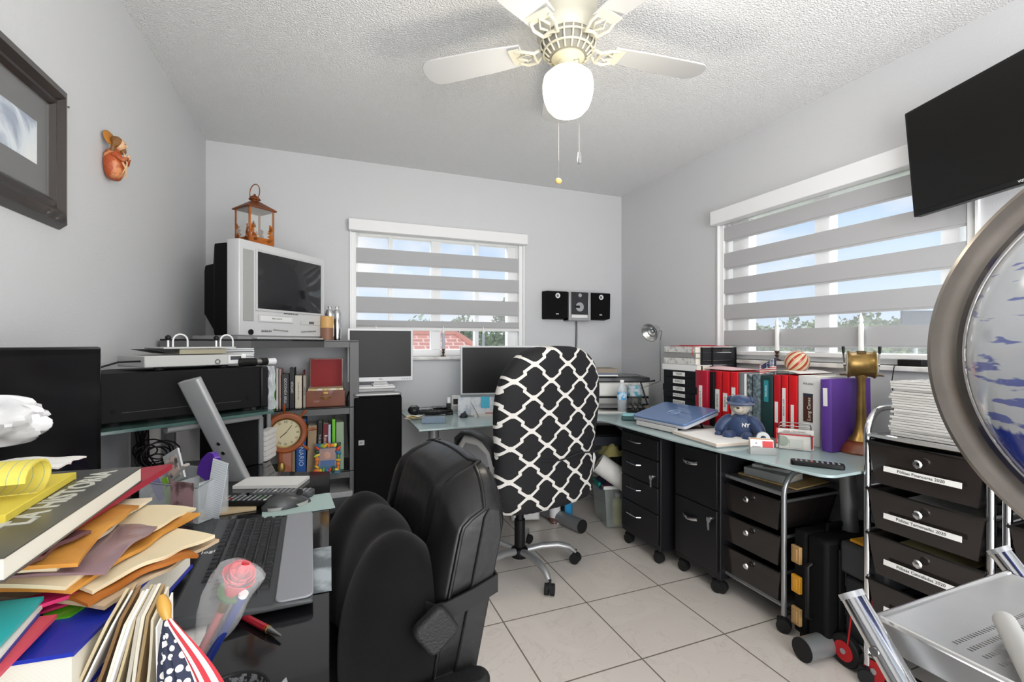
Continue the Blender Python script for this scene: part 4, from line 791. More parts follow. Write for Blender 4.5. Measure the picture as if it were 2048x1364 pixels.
MB().box(third + .026, 2 * third - .022, -.0965, -.090, zb2 + .022, zb2 + .048).build('button_strip', whitep, o, bevel=.002)
m = MB().tube([(c + .01, -.02, zb2), (c + .012, -.015, zb2 - .12), (c + .008, -.012, zb2 - .4)], .003, 6).tube([(c + .018, -.02, zb2), (c + .022, -.015, zb2 - .12), (c + .014, -.012, zb2 - .4)], .002, 6); m.build('cord', black, o)

# flat television high on the side wall ------------------------------------------------
dT = 1.86; TLp = atd(1806, 232, dT); BLp = atd(1827, 435, dT * .985); vdir = (BLp - TLp).normalized(); hdir = Vector((-math.sin(R(12.6)), -math.cos(R(12.6)), 0)); nrm = hdir.cross(vdir).normalized()
if nrm.x > 0: nrm = -nrm
hgt = (BLp - TLp).length; L_ = hgt * 1.72
M = Matrix((hdir, -vdir, nrm)).transposed().to_4x4(); M.translation = TLp + vdir * hgt
o = thing('wall_television', 'flat black television tilted down, high on the side wall over the wide window', 'television', M)
sgn = 1
MB().box(0, L_, 0, hgt, -.035, 0).build('housing', black, o, bevel=.004)
MB().box(.012, L_ - .012, .02, hgt - .012, .0, .0015).build('screen', P('tv_screen', '121211', .22, spec=.3), o); text('SANYO', .011, white, o, T(L_ * .5, .010, .0008)) if False else text('VIZIO', .011, white, o, T(L_ * .5, .010, .0008), name='logo')
cc = M @ Vector((L_ / 2, hgt / 2, -.035)); Mi = M.inverted()
m = MB().cyl(Mi @ cc, Mi @ Vector((XR - .01, cc.y, cc.z)), .018); m.build('bracket_arm', black, o); 
m = MB().at(Mi); m.box(XR - .012, XR - .001, cc.y - .06, cc.y + .06, cc.z - .1, cc.z + .1); m.build('wall_plate', black, o)

# under the desk: bin, towel roll, printer box, bottles ----------------------------------
def rowz(px, py, z=0): p = atz(px, py, z); return p
o = thing('storage_bin', 'clear plastic storage bin with a white rim full of cleaning bottles, under the desk corner', 'bin', frame((1.655, 2.565, 0), (.97, -.24, 0)))
binm = P('bin_plastic', 'cfd8d3', .25, alpha=.24); m = MB(); t0, b0 = [(-.0, 0), (.36, 0), (.36, .27), (.0, .27)], [(.02, .015), (.34, .015), (.34, .255), (.02, .255)]
m.add([(p[0], p[1], .27) for p in t0] + [(p[0], p[1], .008) for p in b0] + [(p[0] * .98 + .003, p[1] * .98 + .003, .27) for p in t0] + [(p[0] * .98 + .003, p[1] * .98 + .003, .012) for p in b0],
      [(4, 5, 1, 0), (5, 6, 2, 1), (6, 7, 3, 2), (7, 4, 0, 3), (7, 6, 5, 4), (8, 9, 13, 12), (9, 10, 14, 13), (10, 11, 15, 14), (11, 8, 12, 15), (12, 13, 14, 15), (0, 1, 9, 8), (1, 2, 10, 9), (2, 3, 11, 10), (3, 0, 8, 11)]); m.build('tub', binm, o, smooth=0)
MB().tube([(-.005, -.005, .272), (.365, -.005, .272), (.365, .275, .272), (-.005, .275, .272)], .012, 8, closed=True).build('rim', P('rim_white', 'dfe2df', .4), o); MB().box(-.022, -.004, .06, .20, .25, .29).build('clip_handle', P('teal_clip', '1c9384', .4), o, bevel=.005)
BM = o.matrix_world.copy()
def jar(name, M, r, h, mb, mc, label, cat='bottle', neck=.4, capc=None, group=None):
    o = thing(name, label, cat, M, group)
    MB().lathe([(0, 0), (r * .95, 0), (r, .006), (r, h * .72), (r * .9, h * .78), (r * neck, h * .86), (r * neck, h * .9), (0, h * .9)], 18).build('body', mb, o); MB().cyl((0, 0, h * .9), (0, 0, h), r * neck * 1.15).build('cap', mc, o); MB().lathe([(r * 1.01, h * .2), (r * 1.01, h * .6)], 18, cap=False).build('wrap_label', capc or white, o)
ybot, wbot = P('bottle_yellow', 'd6cf8a', .4), P('bottle_white', 'd7dbe0', .4); bb_ = P('bottle_blue', '2f7fb4', .4)
jar('spray_bottle', BM @ T(.11, .06, .014), .034, .20, ybot, white, 'yellow cleaning bottle inside the clear storage bin', capc=P('lab_y', 'c9c27a', .5)); jar('spray_bottle', BM @ T(.20, .055, .014), .033, .245, wbot, white, 'white spray bottle with dark label in the middle of the clear storage bin', capc=P('lab_navy', '3a4a72', .5))
jar('wipes_canister', BM @ T(.29, .07, .014), .035, .235, bb_, P('cap_yellow', 'd8b23a', .4), 'blue canister with yellow top inside the clear storage bin', neck=.85, capc=P('lab_b', '4d95c2', .5))
def cloth(name, M, w, d, h, m_, label, seed, cat='cloth', n=18):
    r_ = random.Random(seed); ph = [r_.uniform(0, 6) for _ in range(6)]
    f = lambda u, v: ((u - .5) * w * (1 + .06 * math.sin(v * 9 + ph[0])), (v - .5) * d * (1 + .06 * math.sin(u * 8 + ph[1])), h * (math.sin(math.pi * u) * math.sin(math.pi * v)) ** .4 * (.65 + .2 * math.sin(u * 11 + ph[2]) + .2 * math.sin(v * 9 + u * 5 + ph[3])))
    return single(name, MB().sheet(f, n, n, .003), m_, label, cat, M=M)
cloth('flag_cloth', BM @ T(.10, .12, .262), .24, .24, .07, P('cloth_flag', '2c3552', .9, var=(14, '7c2c35', .45, .52)), 'crumpled navy and maroon patterned cloth filling the left of the storage bin', 1); cloth('yellow_cloth', BM @ T(.27, .06, .265), .15, .13, .05, P('cloth_amber', 'b98a3a', .9), 'amber cloth corner poking over the storage bin rim', 2)
o = thing('paper_towel_roll', 'white paper towel roll lying on top of the storage bin', 'paper towels', frame(atd(1196, 925, 3.0), atd(1268, 975, 2.96) - atd(1196, 925, 3.0)))
MB().lathe([(.02, 0), (.062, 0), (.064, .004), (.064, .256), (.062, .26), (.02, .26), (.02, 0)], 32, Matrix.Rotation(R(90), 4, 'Y'), cap=False).build('roll', P('towel', 'e3e2de', .9, bump=(80, .3)), o); MB().lathe([(.0195, 0), (.0195, .26)], 20, Matrix.Rotation(R(90), 4, 'Y'), cap=False).build('core', P('cardboard', 'b0946b', .9), o)
cloth('duster', Matrix.Translation(atd(1226, 908, 3.14)), .16, .14, .12, P('duster_yellow', 'cfc37e', .95, bump=(60, 1)), 'fluffy pale yellow duster behind the towel roll', 5)
o = thing('black_shelf_box', 'low black board shelf under the desk corner behind the swivel chair', 'shelf', frame((1.42, 2.75, 0), (.93, -.37, 0)))
MB().box(-.02, .45, 0, .35, .585, .60).build('top_board', blackm, o, bevel=.002); MB().box(0, .42, .02, .33, .52, .583).build('bin_body', P('navy_dark', '161c2c', .6), o, bevel=.003); MB().box(.02, .04, .02, .33, .0, .52).build('side_board', blackm, o); MB().box(.405, .43, .02, .33, .0, .52).build('side_board', blackm, o)
o = thing('drawer_box', 'white plastic three-drawer box with red stripes on the floor under the glass desk', 'drawer box', frame((1.13, 2.88, 0), (.96, -.27, 0)))
MB().box(0, .19, 0, .25, .02, .30).build('shell', P('box_pale', 'c4c6c8', .4), o, bevel=.004)
for k in range(3):
    d = MB().box(.01, .18, -.012, 0, .03 + k * .09, .112 + k * .09).build('drawer', whitep, o, bevel=.003); MB().box(.07, .13, -.0145, -.012, .075 + k * .09, .083 + k * .09).build('red_stripe', P('stripe_red', 'b8343c', .5), d)
p = atz(1110, 1045, 0); jar('juice_bottle', T(p.x, p.y, 0), .037, .21, P('bottle_smoked', '6b4a44', .3, var=(22, 'd6d3cf', .48, .55)), P('cap_dark', '2e2626', .4), 'patterned brown plastic bottle on the floor beside the blue canister')
p = atz(1134, 1043, 0); jar('wipes_canister', T(p.x + .0, p.y, 0), .037, .235, bb_, P('cap_yellow', 'd8b23a', .4), 'bright blue canister with yellow lid standing on the floor under the desk', neck=.95, capc=P('lab_cy', '2a93cc', .4, var=(15, 'd9e4ea', .58, .62)))
# ================================================================== grey metal rack in the back left corner
SH1, SH2, SH3 = 1.228, .829, .447; RX0, RX1, RY0, RY1 = -.685, .165, 2.94, 3.27
o = thing('storage_rack', 'grey metal corner rack with dark glass shelves, holding the tube television and books', 'rack', (0, 0, 0))
for x, y in ((RX1 - .055, RY0), (RX1 - .03, RY1 - .04), (RX0, RY1 - .04), (RX0, 2.48), (-.405, 2.52)):
    MB().box(x, x + (.055 if y == RY0 else .035), y, y + .04, 0, SH1 - .012).build('post', rackgrey, o, bevel=.003)
tp_ = [(RX0, 2.42), (-.33, 2.42), (-.03, RY0), (RX1, RY0), (RX1, RY1), (RX0, RY1)]
dglass = P('dark_shelf_glass', '1a1b1c', .08)
def shelf(z, poly, bm_=.036):
    s_ = MB().prism(poly, z - .008, z).build('shelf', dglass, o, bevel=.002)
    m = MB()
    for i in range(3): a, b_ = Vector(poly[i] + (0,)), Vector(poly[i + 1] + (0,)); d_ = (b_ - a).normalized(); m.box(0, (b_ - a).length, .003, .028, z - .008 - bm_, z - .0085, frame(a, d_))
    m.build('rail', rackgrey, s_)
    return s_
shelf(SH1, tp_); shelf(SH2, [(RX0, RY0 - .06), (-.36, RY0 - .06), (-.20, RY0), (RX1 - .0, RY0), (RX1, RY1), (RX0, RY1)]); shelf(SH3, [(RX0, RY0 - .12), (-.36, RY0 - .12), (-.20, RY0), (RX1, RY0), (RX1, RY1), (RX0, RY1)])

# ------------------------------------------------------------------ tube television with built-in video player
tvw = P('tv_silver_white', 'd5d6d7', .38, metal=.15)
Lp, Rp = Vector((-.405, 2.545, 0)), Vector((-.03, 3.01, 0)); tM = frame((Lp.x, Lp.y, SH1 + .001), Rp - Lp); W_ = (Rp - Lp).length
o = thing('tube_television', 'silver-white tube television with a built-in tape and disc player on top of the rack', 'television', tM)
H_ = .485; hb = .018
def rectY(x0, x1, z0, z1, y): return [(x0, y, z0), (x1, y, z0), (x1, y, z1), (x0, y, z1)]
MB().loft([rectY(.0, W_, hb, H_, .0), rectY(-.004, W_ + .004, hb, H_, .02), rectY(-.004, W_ + .004, hb, H_, .07), rectY(.0, W_, hb, H_, .075)]).build('front_cabinet', tvw, o, bevel=.008)
MB().loft([rectY(.012, W_ - .012, hb, H_ - .012, .0755), rectY(.012, W_ - .012, hb, H_ - .012, .17), rectY(.06, W_ - .06, hb + .03, H_ - .10, .235), rectY(.07, W_ - .07, .12, .38, .30), rectY(.1, W_ - .1, .13, .36, .345)]).build('rear_cabinet', blackm, o, bevel=.004)
MB().box(.0, W_, .01, .3, 0, hb).build('foot_plate', P('tv_foot', 'a4a4a4', .5), o)
sx0, sx1, sz0, sz1 = .105, W_ - .035, .155, .44
fr_ = MB()
for a in ((sx0 - .012, sx0, sz0 - .012, sz1 + .012), (sx1, sx1 + .012, sz0 - .012, sz1 + .012), (sx0, sx1, sz0 - .012, sz0), (sx0, sx1, sz1, sz1 + .012)): fr_.box(a[0], a[1], -.006, .004, a[2], a[3])
fr_.build('screen_surround', P('tv_surround', 'c6c7c8', .4), o, bevel=.002)
crt = P('crt_glass', '262729', .07, spec=.6)
def bulge(u, v): return (sx0 + (sx1 - sx0) * u, -.003 - .020 * (math.sin(math.pi * u) * math.sin(math.pi * v)) ** .7 * .9, sz0 + (sz1 - sz0) * v)
MB().sheet(bulge, 20, 16).build('screen', crt, o, smooth=80)
MB().box(.022, .082, -.004, .0, .09, .44).build('speaker_grille', P('speaker_grey', 'a9aaa8', .7, bump=(600, .4)), o, bevel=.002)
q = MB().box(.11, .34, -.006, .0, .088, .125).build('tape_slot', P('slot_silver', 'c9c9c9', .3), o, bevel=.002); MB().box(.118, .332, -.0075, -.006, .094, .119).build('flap', P('flap', 'e4e4e4', .3), q); text('VIDEO CASSETTE', .009, inkl, q, T(.225, -.0078, .107, 0, R(90)))
q = MB().box(.40, .55, -.006, 0, .085, .108).build('disc_tray', P('slot_silver', 'c9c9c9', .3), o, bevel=.002); MB().box(.46, .50, -.0075, -.006, .090, .103).build('tray_button', steel, q)
text('MAGNAVOX', .018, inkl, o, T(.33, -.0008, .141, 0, R(90)), name='logo', bold=.0006)
for i in range(5): MB().ball((.135 + i * .013, -.003, .043), .006, .005, .006, 10, 6).build('button', steel, o)
for i in range(7): MB().ball((.21 + i * .015, -.003, .050 - .0008 * i), .006, .004, .004, 10, 6).build('button', steel, o)
for i in range(8): MB().ball((.41 + i * .015, -.003, .044 + .0008 * i), .006, .004, .004, 10, 6).build('button', steel, o)
MB().cyl((.065, -.006, .035), (.065, .0, .035), .014, n=20).build('power_button', black, o)
MB().box(.08, W_ - .01, -.03, 0, 0, .010).build('drip_lip', P('slot_silver', 'c9c9c9', .3), o, bevel=.003)

# ------------------------------------------------------------------ lantern on the television
rust = P('rusty_metal', '8a4a22', .5, metal=.4, var=(18, '5a3522', .4, .7)); rusto = P('orange_rust', 'b96a24', .45, metal=.3, var=(14, '8a4218', .4, .75))
ct = tM @ Vector((.185, .10, H_)); o = thing('candle_lantern', 'rusty orange metal lantern with leafy cut-out panels and a ring handle, on the tube television', 'lantern', frame(ct + Vector((0, 0, .001)), (.62, -.79, 0)))
hw = .066
MB().box(-hw, hw, -hw, hw, 0, .014).build('base', rusto, o, bevel=.002)
for sx in (-1, 1):
    for sy in (-1, 1): MB().box(sx * hw - (.008 if sx > 0 else 0), sx * hw + (0 if sx > 0 else .008), sy * hw - (.008 if sy > 0 else 0), sy * hw + (0 if sy > 0 else .008), .014, .19).build('post', rusto, o)
m = MB().loft([[(-hw - .01, -hw - .01, .188), (hw + .01, -hw - .01, .188), (hw + .01, hw + .01, .188), (-hw - .01, hw + .01, .188)], [(-hw - .01, -hw - .01, .193), (hw + .01, -hw - .01, .193), (hw + .01, hw + .01, .193), (-hw - .01, hw + .01, .193)], [(-.02, -.02, .235), (.02, -.02, .235), (.02, .02, .235), (-.02, .02, .235)]]); m.build('roof', rust, o)
MB().lathe([(.018, .234), (.018, .243), (.028, .245), (.028, .249), (.018, .262), (.006, .268), (.004, .276), (0, .277)], 20).build('vent_cap', rust, o)
MB().tube([(-.028, 0, .235)] + [(-.045 * math.sin(R(a)) if True else 0, 0, .285 - .042 * math.cos(R(a))) for a in range(40, 321, 20)] + [(.028, 0, .235)], .0025, 8).build('ring_handle', P('copper_wire', '9a5b34', .4, metal=.7), o)
rnd = random.Random(8)
for k in range(4):
    Mk = Matrix.Rotation(R(90 * k), 4, 'Z'); m = MB()
    pl_ = MB().box(-hw + .008, hw - .008, -hw + .001, -hw + .002, .014, .188, Mk).build('pane', P('lantern_glass', 'dfe3e0', .05, alpha=.15), o)
    for i in range(26):
        s_ = -1 if i % 2 else 1; h_ = rnd.uniform(0, 1) ** 1.3; x_ = s_ * (hw - .014 - rnd.uniform(0, .022) * (1 - h_ * .6)); z_ = .022 + h_ * .085; a = rnd.uniform(0, 3.1); w_ = rnd.uniform(.008, .015)
        m.add([(x_ + w_ * math.cos(a + q * 1.047) * (1 if q % 2 else .6), -hw - .0006, z_ + w_ * math.sin(a + q * 1.047) * (1 if q % 2 else .6)) for q in range(6)] + [(x_ + w_ * math.cos(a + q * 1.047) * (1 if q % 2 else .6), -hw + .0008, z_ + w_ * math.sin(a + q * 1.047) * (1 if q % 2 else .6)) for q in range(6)],
              [(0, 1, 2, 3, 4, 5), (11, 10, 9, 8, 7, 6)] + [(q, q + 6, (q + 1) % 6 + 6, (q + 1) % 6) for q in range(6)], Mk)
    m.box(-hw + .006, hw - .006, -hw - .0006, -hw + .0008, .012, .038, Mk); m.build('leaf_panel', rusto, o, smooth=0)
MB().lathe([(0, .014), (.02, .014), (.02, .06), (0, .06)], 16).build('candle', P('wax_ivory', 'ddd4bd', .5), o); MB().tube([(hw + .001, -hw + .02, .09), (hw + .012, -hw + .02, .1), (hw + .001, -hw + .02, .115)], .003, 6).build('latch', chrome, o)

# candle and miniature diving tanks right of the television
pc = atY(654, 676, 2.93); o = thing('pillar_candle', 'two-tone amber and brown pillar candle standing beside the tube television', 'candle', (pc.x, 2.985, SH1))
MB().lathe([(0, .0), (.037, .0), (.037, .072), (0, .072)], 28).build('lower_wax', P('wax_brown', '8a6350', .5), o); MB().lathe([(.037, .0725), (.0368, .140), (.030, .142), (.026, .136), (0, .136)], 28).build('upper_wax', P('wax_amber', 'd2a566', .45), o); MB().cyl((0, 0, .136), (0, 0, .148), .0015).build('wick', black, o)
o = thing('miniature_tanks', 'pair of small chrome diving-tank ornaments behind the pillar candle', 'ornament', (pc.x + .035, 3.06, SH1))
for sx in (-.02, .022):
    MB().lathe([(0, 0), (.024, 0), (.026, .01), (.026, .16), (.018, .185), (.006, .19), (0, .19)], 20, T(sx, 0, 0)).build('tank', chrome, o); MB().cyl((sx, 0, .19), (sx, 0, .205), .006).tube([(sx - .012, 0, .205), (sx + .012, 0, .205)], .004, 8).build('valve', chrome, o)

# ------------------------------------------------------------------ books and box on the middle shelf
def ubook(px0, px1, h, cover, label, Y=2.97, z=SH2, D=.16, txt=None, tc=None, ts=None, font=1.0, tilt=0, pgm=None, cat='book', grp='books standing on the grey rack'):
    x0, x1 = XY(px0, Y), XY(px1, Y); w = x1 - x0 - .0015; o = thing('book', label, cat, T((x0 + x1) / 2, Y, z + .001) @ Matrix.Rotation(tilt, 4, 'Y'), grp); t_ = .0022
    MB().box(-w / 2, w / 2, 0, t_, 0, h).box(-w / 2, -w / 2 + t_, 0, D, 0, h).box(w / 2 - t_, w / 2, 0, D, 0, h).build('cover', cover, o, bevel=.0012)
    if w > .008: MB().box(-w / 2 + t_, w / 2 - t_, t_, D - .004, .003, h - .004).build('page_block', pgm or pages, o)
    if txt: text(txt, ts or w * .6, tc or P('title_white', 'dddddd', .6), o, T(0, -.0006, h * .52, 0, R(90)) @ Matrix.Rotation(R(-90), 4, 'Z'), sx=font)
    return o
ubook(533, 543, .155, P('b_cream', 'd9cdb0', .7), 'short cream book at the left end of the middle shelf beside the plastic-wrapped box', Y=2.93, txt='CAYO', tc=ink)
ubook(544, 551, .21, P('b_green', '4c8a4a', .6), 'thin green magazine, tall, left end of the middle rack shelf'); ubook(552, 557, .235, P('b_pale', 'd8d5cf', .6), 'tall thin white binder among the books of the middle rack shelf'); ubook(558, 562, .23, P('b_pinkish', 'c7a59c', .6), 'tall thin pinkish booklet left of the dark novel')
ubook(563, 578, .20, P('b_char', '3b3b3f', .5), 'thick charcoal book with a small title, middle shelf', txt='GIOCONDA BELLI', ts=.018); ubook(579, 589, .235, P('b_black', '1d1d1f', .45), 'tall black book with a white title next to the charcoal one', txt='VERDAD', ts=.018)
ubook(590, 604, .19, P('b_ivory', 'd7cfbc', .6), 'ivory-coloured book with a small dark title, middle shelf', txt='La suma de los dias', tc=ink, ts=.013); ubook(605, 608, .215, P('b_red2', '7d2f2c', .6), 'thin dark red book behind the ivory one', Y=3.02); ubook(606, 612, .19, P('b_grey', 'a7a39b', .6), 'narrow pale grey book touching the wooden box', txt='HERENCIA', tc=ink, ts=.010)
xb0, xb1 = XY(612, 2.96), XY(690, 2.96); bw_ = xb1 - xb0
cw = P('cigar_wood', '7d3f22', .35, var=(8, '5b2a17', .35, .7), coat=.3); redv = P('red_lining', '8f1519', .6)
o = thing('cigar_box', 'open wooden cigar box with a red lined lid and brass clasp on the middle shelf', 'box', ((xb0 + xb1) / 2, 2.96, SH2 + .001)); hx_ = bw_ / 2
m = MB().box(-hx_, hx_, 0, .008, 0, .098).box(-hx_, hx_, .182, .19, 0, .098).box(-hx_, -hx_ + .008, .008, .182, 0, .098).box(hx_ - .008, hx_, .008, .182, 0, .098).box(-hx_, hx_, 0, .19, -.0005, .006); m.build('box_body', cw, o, bevel=.0015)
q = MB().box(-hx_ + .012, hx_ - .004, .165, .175, .10, .285).build('lid', cw, o, bevel=.002); MB().box(-hx_ + .022, hx_ - .014, .162, .1648, .108, .278).build('lining', redv, q)
q = MB().box(-.012, .012, -.003, 0, .078, .090).build('clasp', brass, o); MB().tube([(-.03, -.003, .062), (-.022, -.006, .054), (0, -.008, .048), (.022, -.006, .054), (.03, -.003, .062), (.014, -.006, .064), (0, -.006, .056), (-.014, -.006, .064)], .003, 8, closed=True).build('pull', gold, o)
MB().box(-hx_ + .01, hx_ - .01, .02, .17, .06, .108).build('cigar_bands', P('bands', 'cdb36a', .5, var=(60, 'e8e4d8', .45, .55)), o)

# lower shelf: wheel clock, dictionary, photo frame, books -----------------------------
zb3 = SH3
ubook(584, 591, .235, P('b_tan', 'a3937a', .6), 'tan book half hidden behind the wheel clock', z=zb3); q = ubook(592, 612, .315, P('b_dicc', '1d55a0', .45), 'thick blue dictionary with large pale spine lettering on the lower shelf', Y=2.955, z=zb3, D=.2, txt='DICCIONARIO', tc=P('title_blue', 'b9d0e6', .5), ts=.036)
ubook(613, 631, .275, P('b_kraft', 'a58f72', .7), 'kraft-brown thick book right of the blue dictionary', z=zb3, D=.2, tilt=.03); ubook(632, 641, .29, P('b_blk2', '191919', .5), 'black book with a silver spine title on the lower shelf', z=zb3, txt='THE BIBLE STORY', ts=.018, tc=P('title_silver', 'b9b9b9', .5), tilt=.04)
ubook(643, 655, .28, P('b_wine', '6f1422', .45), 'wine-red book with large lettering on the lower shelf', z=zb3, txt='Roca  Nieves', ts=.026, tilt=.03); ubook(656, 662, .275, P('b_bluewhite', 'b5c8dc', .5), 'pale blue and white thin book on the lower shelf', z=zb3); ubook(664, 671, .305, P('b_lime', '6cc229', .5), 'lime green book, brightest on the lower rack shelf', z=zb3); ubook(672, 688, .285, P('b_sage', '93a98c', .6), 'pale sage green book at the right end of the lower shelf', z=zb3)
cwood = P('clock_wood', 'a4531c', .3, coat=.5, var=(9, '7a3712', .35, .7)); p = atY(570, 866, 2.82)
o = thing('wheel_clock', 'wooden ship-wheel clock with roman numerals on a wooden stand, lower rack shelf', 'clock', T(p.x, 2.84, SH3 + .001, R(8)))
cz = p.z - SH3; Ry = Matrix.Rotation(R(90), 4, 'X'); Cm = T(0, -.02, cz) @ Ry
MB().lathe([(.078, -.014), (.108, -.014), (.112, -.006), (.112, .006), (.104, .014), (.082, .014), (.078, .008), (.078, -.014)], 40, Cm, cap=False).build('wheel', cwood, o, bevel=.002)
fc = MB().lathe([(0, -.01), (.079, -.01), (.079, .006), (0, .006)], 36, Cm).build('dial', P('dial_cream', 'cfc4a0', .5), o); MB().lathe([(.076, .006), (.082, .006), (.080, .018), (.074, .014), (.076, .006)], 36, Cm, cap=False).build('bezel', brass, o)
for i, n_ in enumerate(['XII', 'I', 'II', 'III', 'IV', 'V', 'VI', 'VII', 'VIII', 'IX', 'X', 'XI']):
    a = R(90 - 30 * i); text(n_, .020, ink, fc, T(.060 * math.cos(a), -.0265, cz + .060 * math.sin(a), 0, R(90)) @ Matrix.Rotation(a - R(90), 4, 'Z'), name='numeral', sx=.8)
MB().box(-.0015, .0015, 0, .001, -.01, .05, T(0, -.0285, cz) @ Matrix.Rotation(R(38), 4, 'Y')).box(-.002, .002, 0, .001, -.008, .036, T(0, -.0275, cz) @ Matrix.Rotation(R(-130), 4, 'Y')).build('hand', ink, fc)
for i in range(8):
    a = R(45 * i + 3); v = Vector((math.cos(a), 0, math.sin(a))); c = Vector((0, -.02, cz))
    if v.z < -.9: continue
    MB().tube([c + v * .108, c + v * .122, c + v * .135, c + v * .15, c + v * .16], .007, 8, rad=[.007, .005, .009, .007, .003]).build('spoke_handle', cwood, o)
MB().box(-.035, .035, -.01, .03, .0, cz - .095).build('stand', cwood, o, bevel=.006); MB().prism(rrect(.19, .10, .05), 0, .016).build('foot', cwood, o, bevel=.004); MB().ball((-.02, -.02, .08), .02, .012, .03, 10, 8).build('anchor', brass, o)
p = atY(655, 935, 2.87)
o = thing('framed_photo', 'colourful frame with sea creatures around a photo of a child, lower rack shelf', 'photo frame', T(p.x, 2.90, SH3 + .001, R(-4)) @ Matrix.Rotation(R(-8), 4, 'X'))
MB().box(-.07, .07, 0, .012, .0, .175).build('backing', P('frame_teal', '3d6f88', .5), o); 
ph = MB().box(-.045, .045, -.002, 0, .045, .145).build('photo', P('photo_rose', 'a58a86', .4), o); MB().ball((-.004, -.002, .105), .020, .0015, .022, 14, 8).build('face', P('photo_skin', 'c79a88', .5), ph); MB().box(-.04, .04, -.003, -.0015, .046, .078).build('shirt', P('photo_blue', '4c6d9c', .5), ph)
rnd = random.Random(2); cs = ['d8742a', 'e0b02c', '7ea03a', '2f6f9c', 'c9412f', '2c4432', 'e6d24a', 'df7f2c']
for i in range(26):
    t_ = i / 26 * 4; e = .058
    x_, z_ = ((-e + 2 * e * t_, .022) if t_ < 1 else (e, .022 + .14 * (t_ - 1)) if t_ < 2 else (e - 2 * e * (t_ - 2), .162) if t_ < 3 else (-e, .162 - .14 * (t_ - 3)))
    MB().ball((0, 0, 0), rnd.uniform(.010, .020), .007, rnd.uniform(.006, .012), 10, 6, T(x_, -.005, z_, 0, 0, rnd.uniform(0, 3))).build('sea_creature', col(cs[i % 8], .4), o)
# plastic-wrapped box right of the receiver is added with the receiver

# ------------------------------------------------------------------ floor-standing speaker and the monitor on it
tx0, tx1 = XY(707, 2.92), XY(804, 2.92)
o = thing('tower_speaker', 'tall black floor-standing speaker with a silver top edge, between the rack and the glass desk', 'speaker', ((tx0 + tx1) / 2, 2.92, 0)); hx_ = (tx1 - tx0) / 2
MB().box(-hx_ + .004, hx_, .02, .32, 0, .885).build('cabinet', blackm, o, bevel=.006); MB().box(-hx_ + .004, hx_, -.0, .019, .01, .88).build('grille', P('speaker_cloth', '0e0e0f', .8), o, bevel=.010, seg=3)
MB().prism(rrect(hx_ * 2, .32, .02, cy=.16), .887, .905).build('top_plate', silver, o, bevel=.007); q = MB().box(-hx_ + .028, -hx_ + .062, -.003, 0, .595, .625).build('badge', P('badge_grey', 'a7a8a9', .4), o, bevel=.002); text('JBL', .012, ink, q, T(-hx_ + .045, -.0035, .61, 0, R(90)))
m = MB().tube([(-hx_ + .03, .12, .915), (-hx_ - .02, .08, .915), (-hx_ - .035, .06, .88), (-hx_ - .03, .06, .7), (-hx_ - .015, .06, .45), (-hx_ - .01, .08, .1)], .005, 8); m.build('cord', black, o)
o = thing('white_router', 'flat white router-like box lying on top of the tower speaker', 'router', ((tx0 + tx1) / 2, 2.99, .906)); MB().box(-.115, .105, .0, .12, 0, .018).build('lower_case', P('grey_case', 'a8a9aa', .4), o, bevel=.003); MB().box(-.11, .11, .005, .115, .019, .034).build('upper_case', whitep, o, bevel=.003)
YM = 3.0; mx0, mx1 = XY(695, YM), XY(826, YM); mz0, mz1 = atY(760, 763, YM).z, atY(760, 657, YM).z
o = thing('square_monitor', 'white-bezelled square monitor standing on the tower speaker in front of the smaller window', 'monitor', ((mx0 + mx1) / 2, YM, .942)); hx_ = (mx1 - mx0) / 2; a, b_ = mz0 - .942, mz1 - .942
MB().box(-hx_, hx_, 0, .045, a, b_).build('housing', P('bezel_white', 'dcdde0', .35), o, bevel=.004); MB().box(-hx_ + .013, hx_ - .013, -.0012, .0, a + .028, b_ - .014).build('screen', screen, o); text('DELL', .012, inkl, o, T(0, -.0012, a + .014, 0, R(90)), name='logo')
for i in range(4): MB().box(-.004, .004, -.002, 0, a + .011, a + .016).build('button', P('btn', '9c9c9c', .4), o, loc=(hx_ - .07 + i * .016, 0, 0))
MB().prism([(-.035, a + .02), (.035, a + .02), (.045, .0), (-.045, 0)], .045, .06, axis='y').build('neck', whitep, o, bevel=.003); MB().prism([(-.045, -.001), (.045, -.001), (.05, .008), (-.05, .008)], -.01, .1, axis='y').build('stand_base', whitep, o)
# waste basket
p = atz(728, 1150, 0); o = thing('waste_basket', 'smoky black waste basket on the floor in front of the rack', 'basket', (p.x, p.y, 0))
bsk = P('basket_smoke', '17181a', .3, alpha=.72)
rg = lambda s_, z: [(x_, y_, z) for x_, y_ in rrect(.33 * s_, .25 * s_, .05)]
MB().loft([rg(.78, .0), rg(1, .30), rg(.985, .30), rg(.765, .006)], cap=True).build('tub', bsk, o, smooth=50); MB().tube([(x_, y_, .30) for x_, y_ in rrect(.335, .255, .05)], .006, 6, closed=True).build('rim', black, o)
o = thing('grey_case', 'low grey and white box standing behind the waste basket under the rack', 'box', T(p.x - .16, p.y + .38, 0)); MB().box(-.1, .12, 0, .2, 0, .33).build('case', P('grey_case', 'a8a9aa', .4), o, bevel=.004); MB().box(-.09, .11, -.002, 0, .05, .3).build('panel', P('panel_dark', '4a4c4e', .4), o)

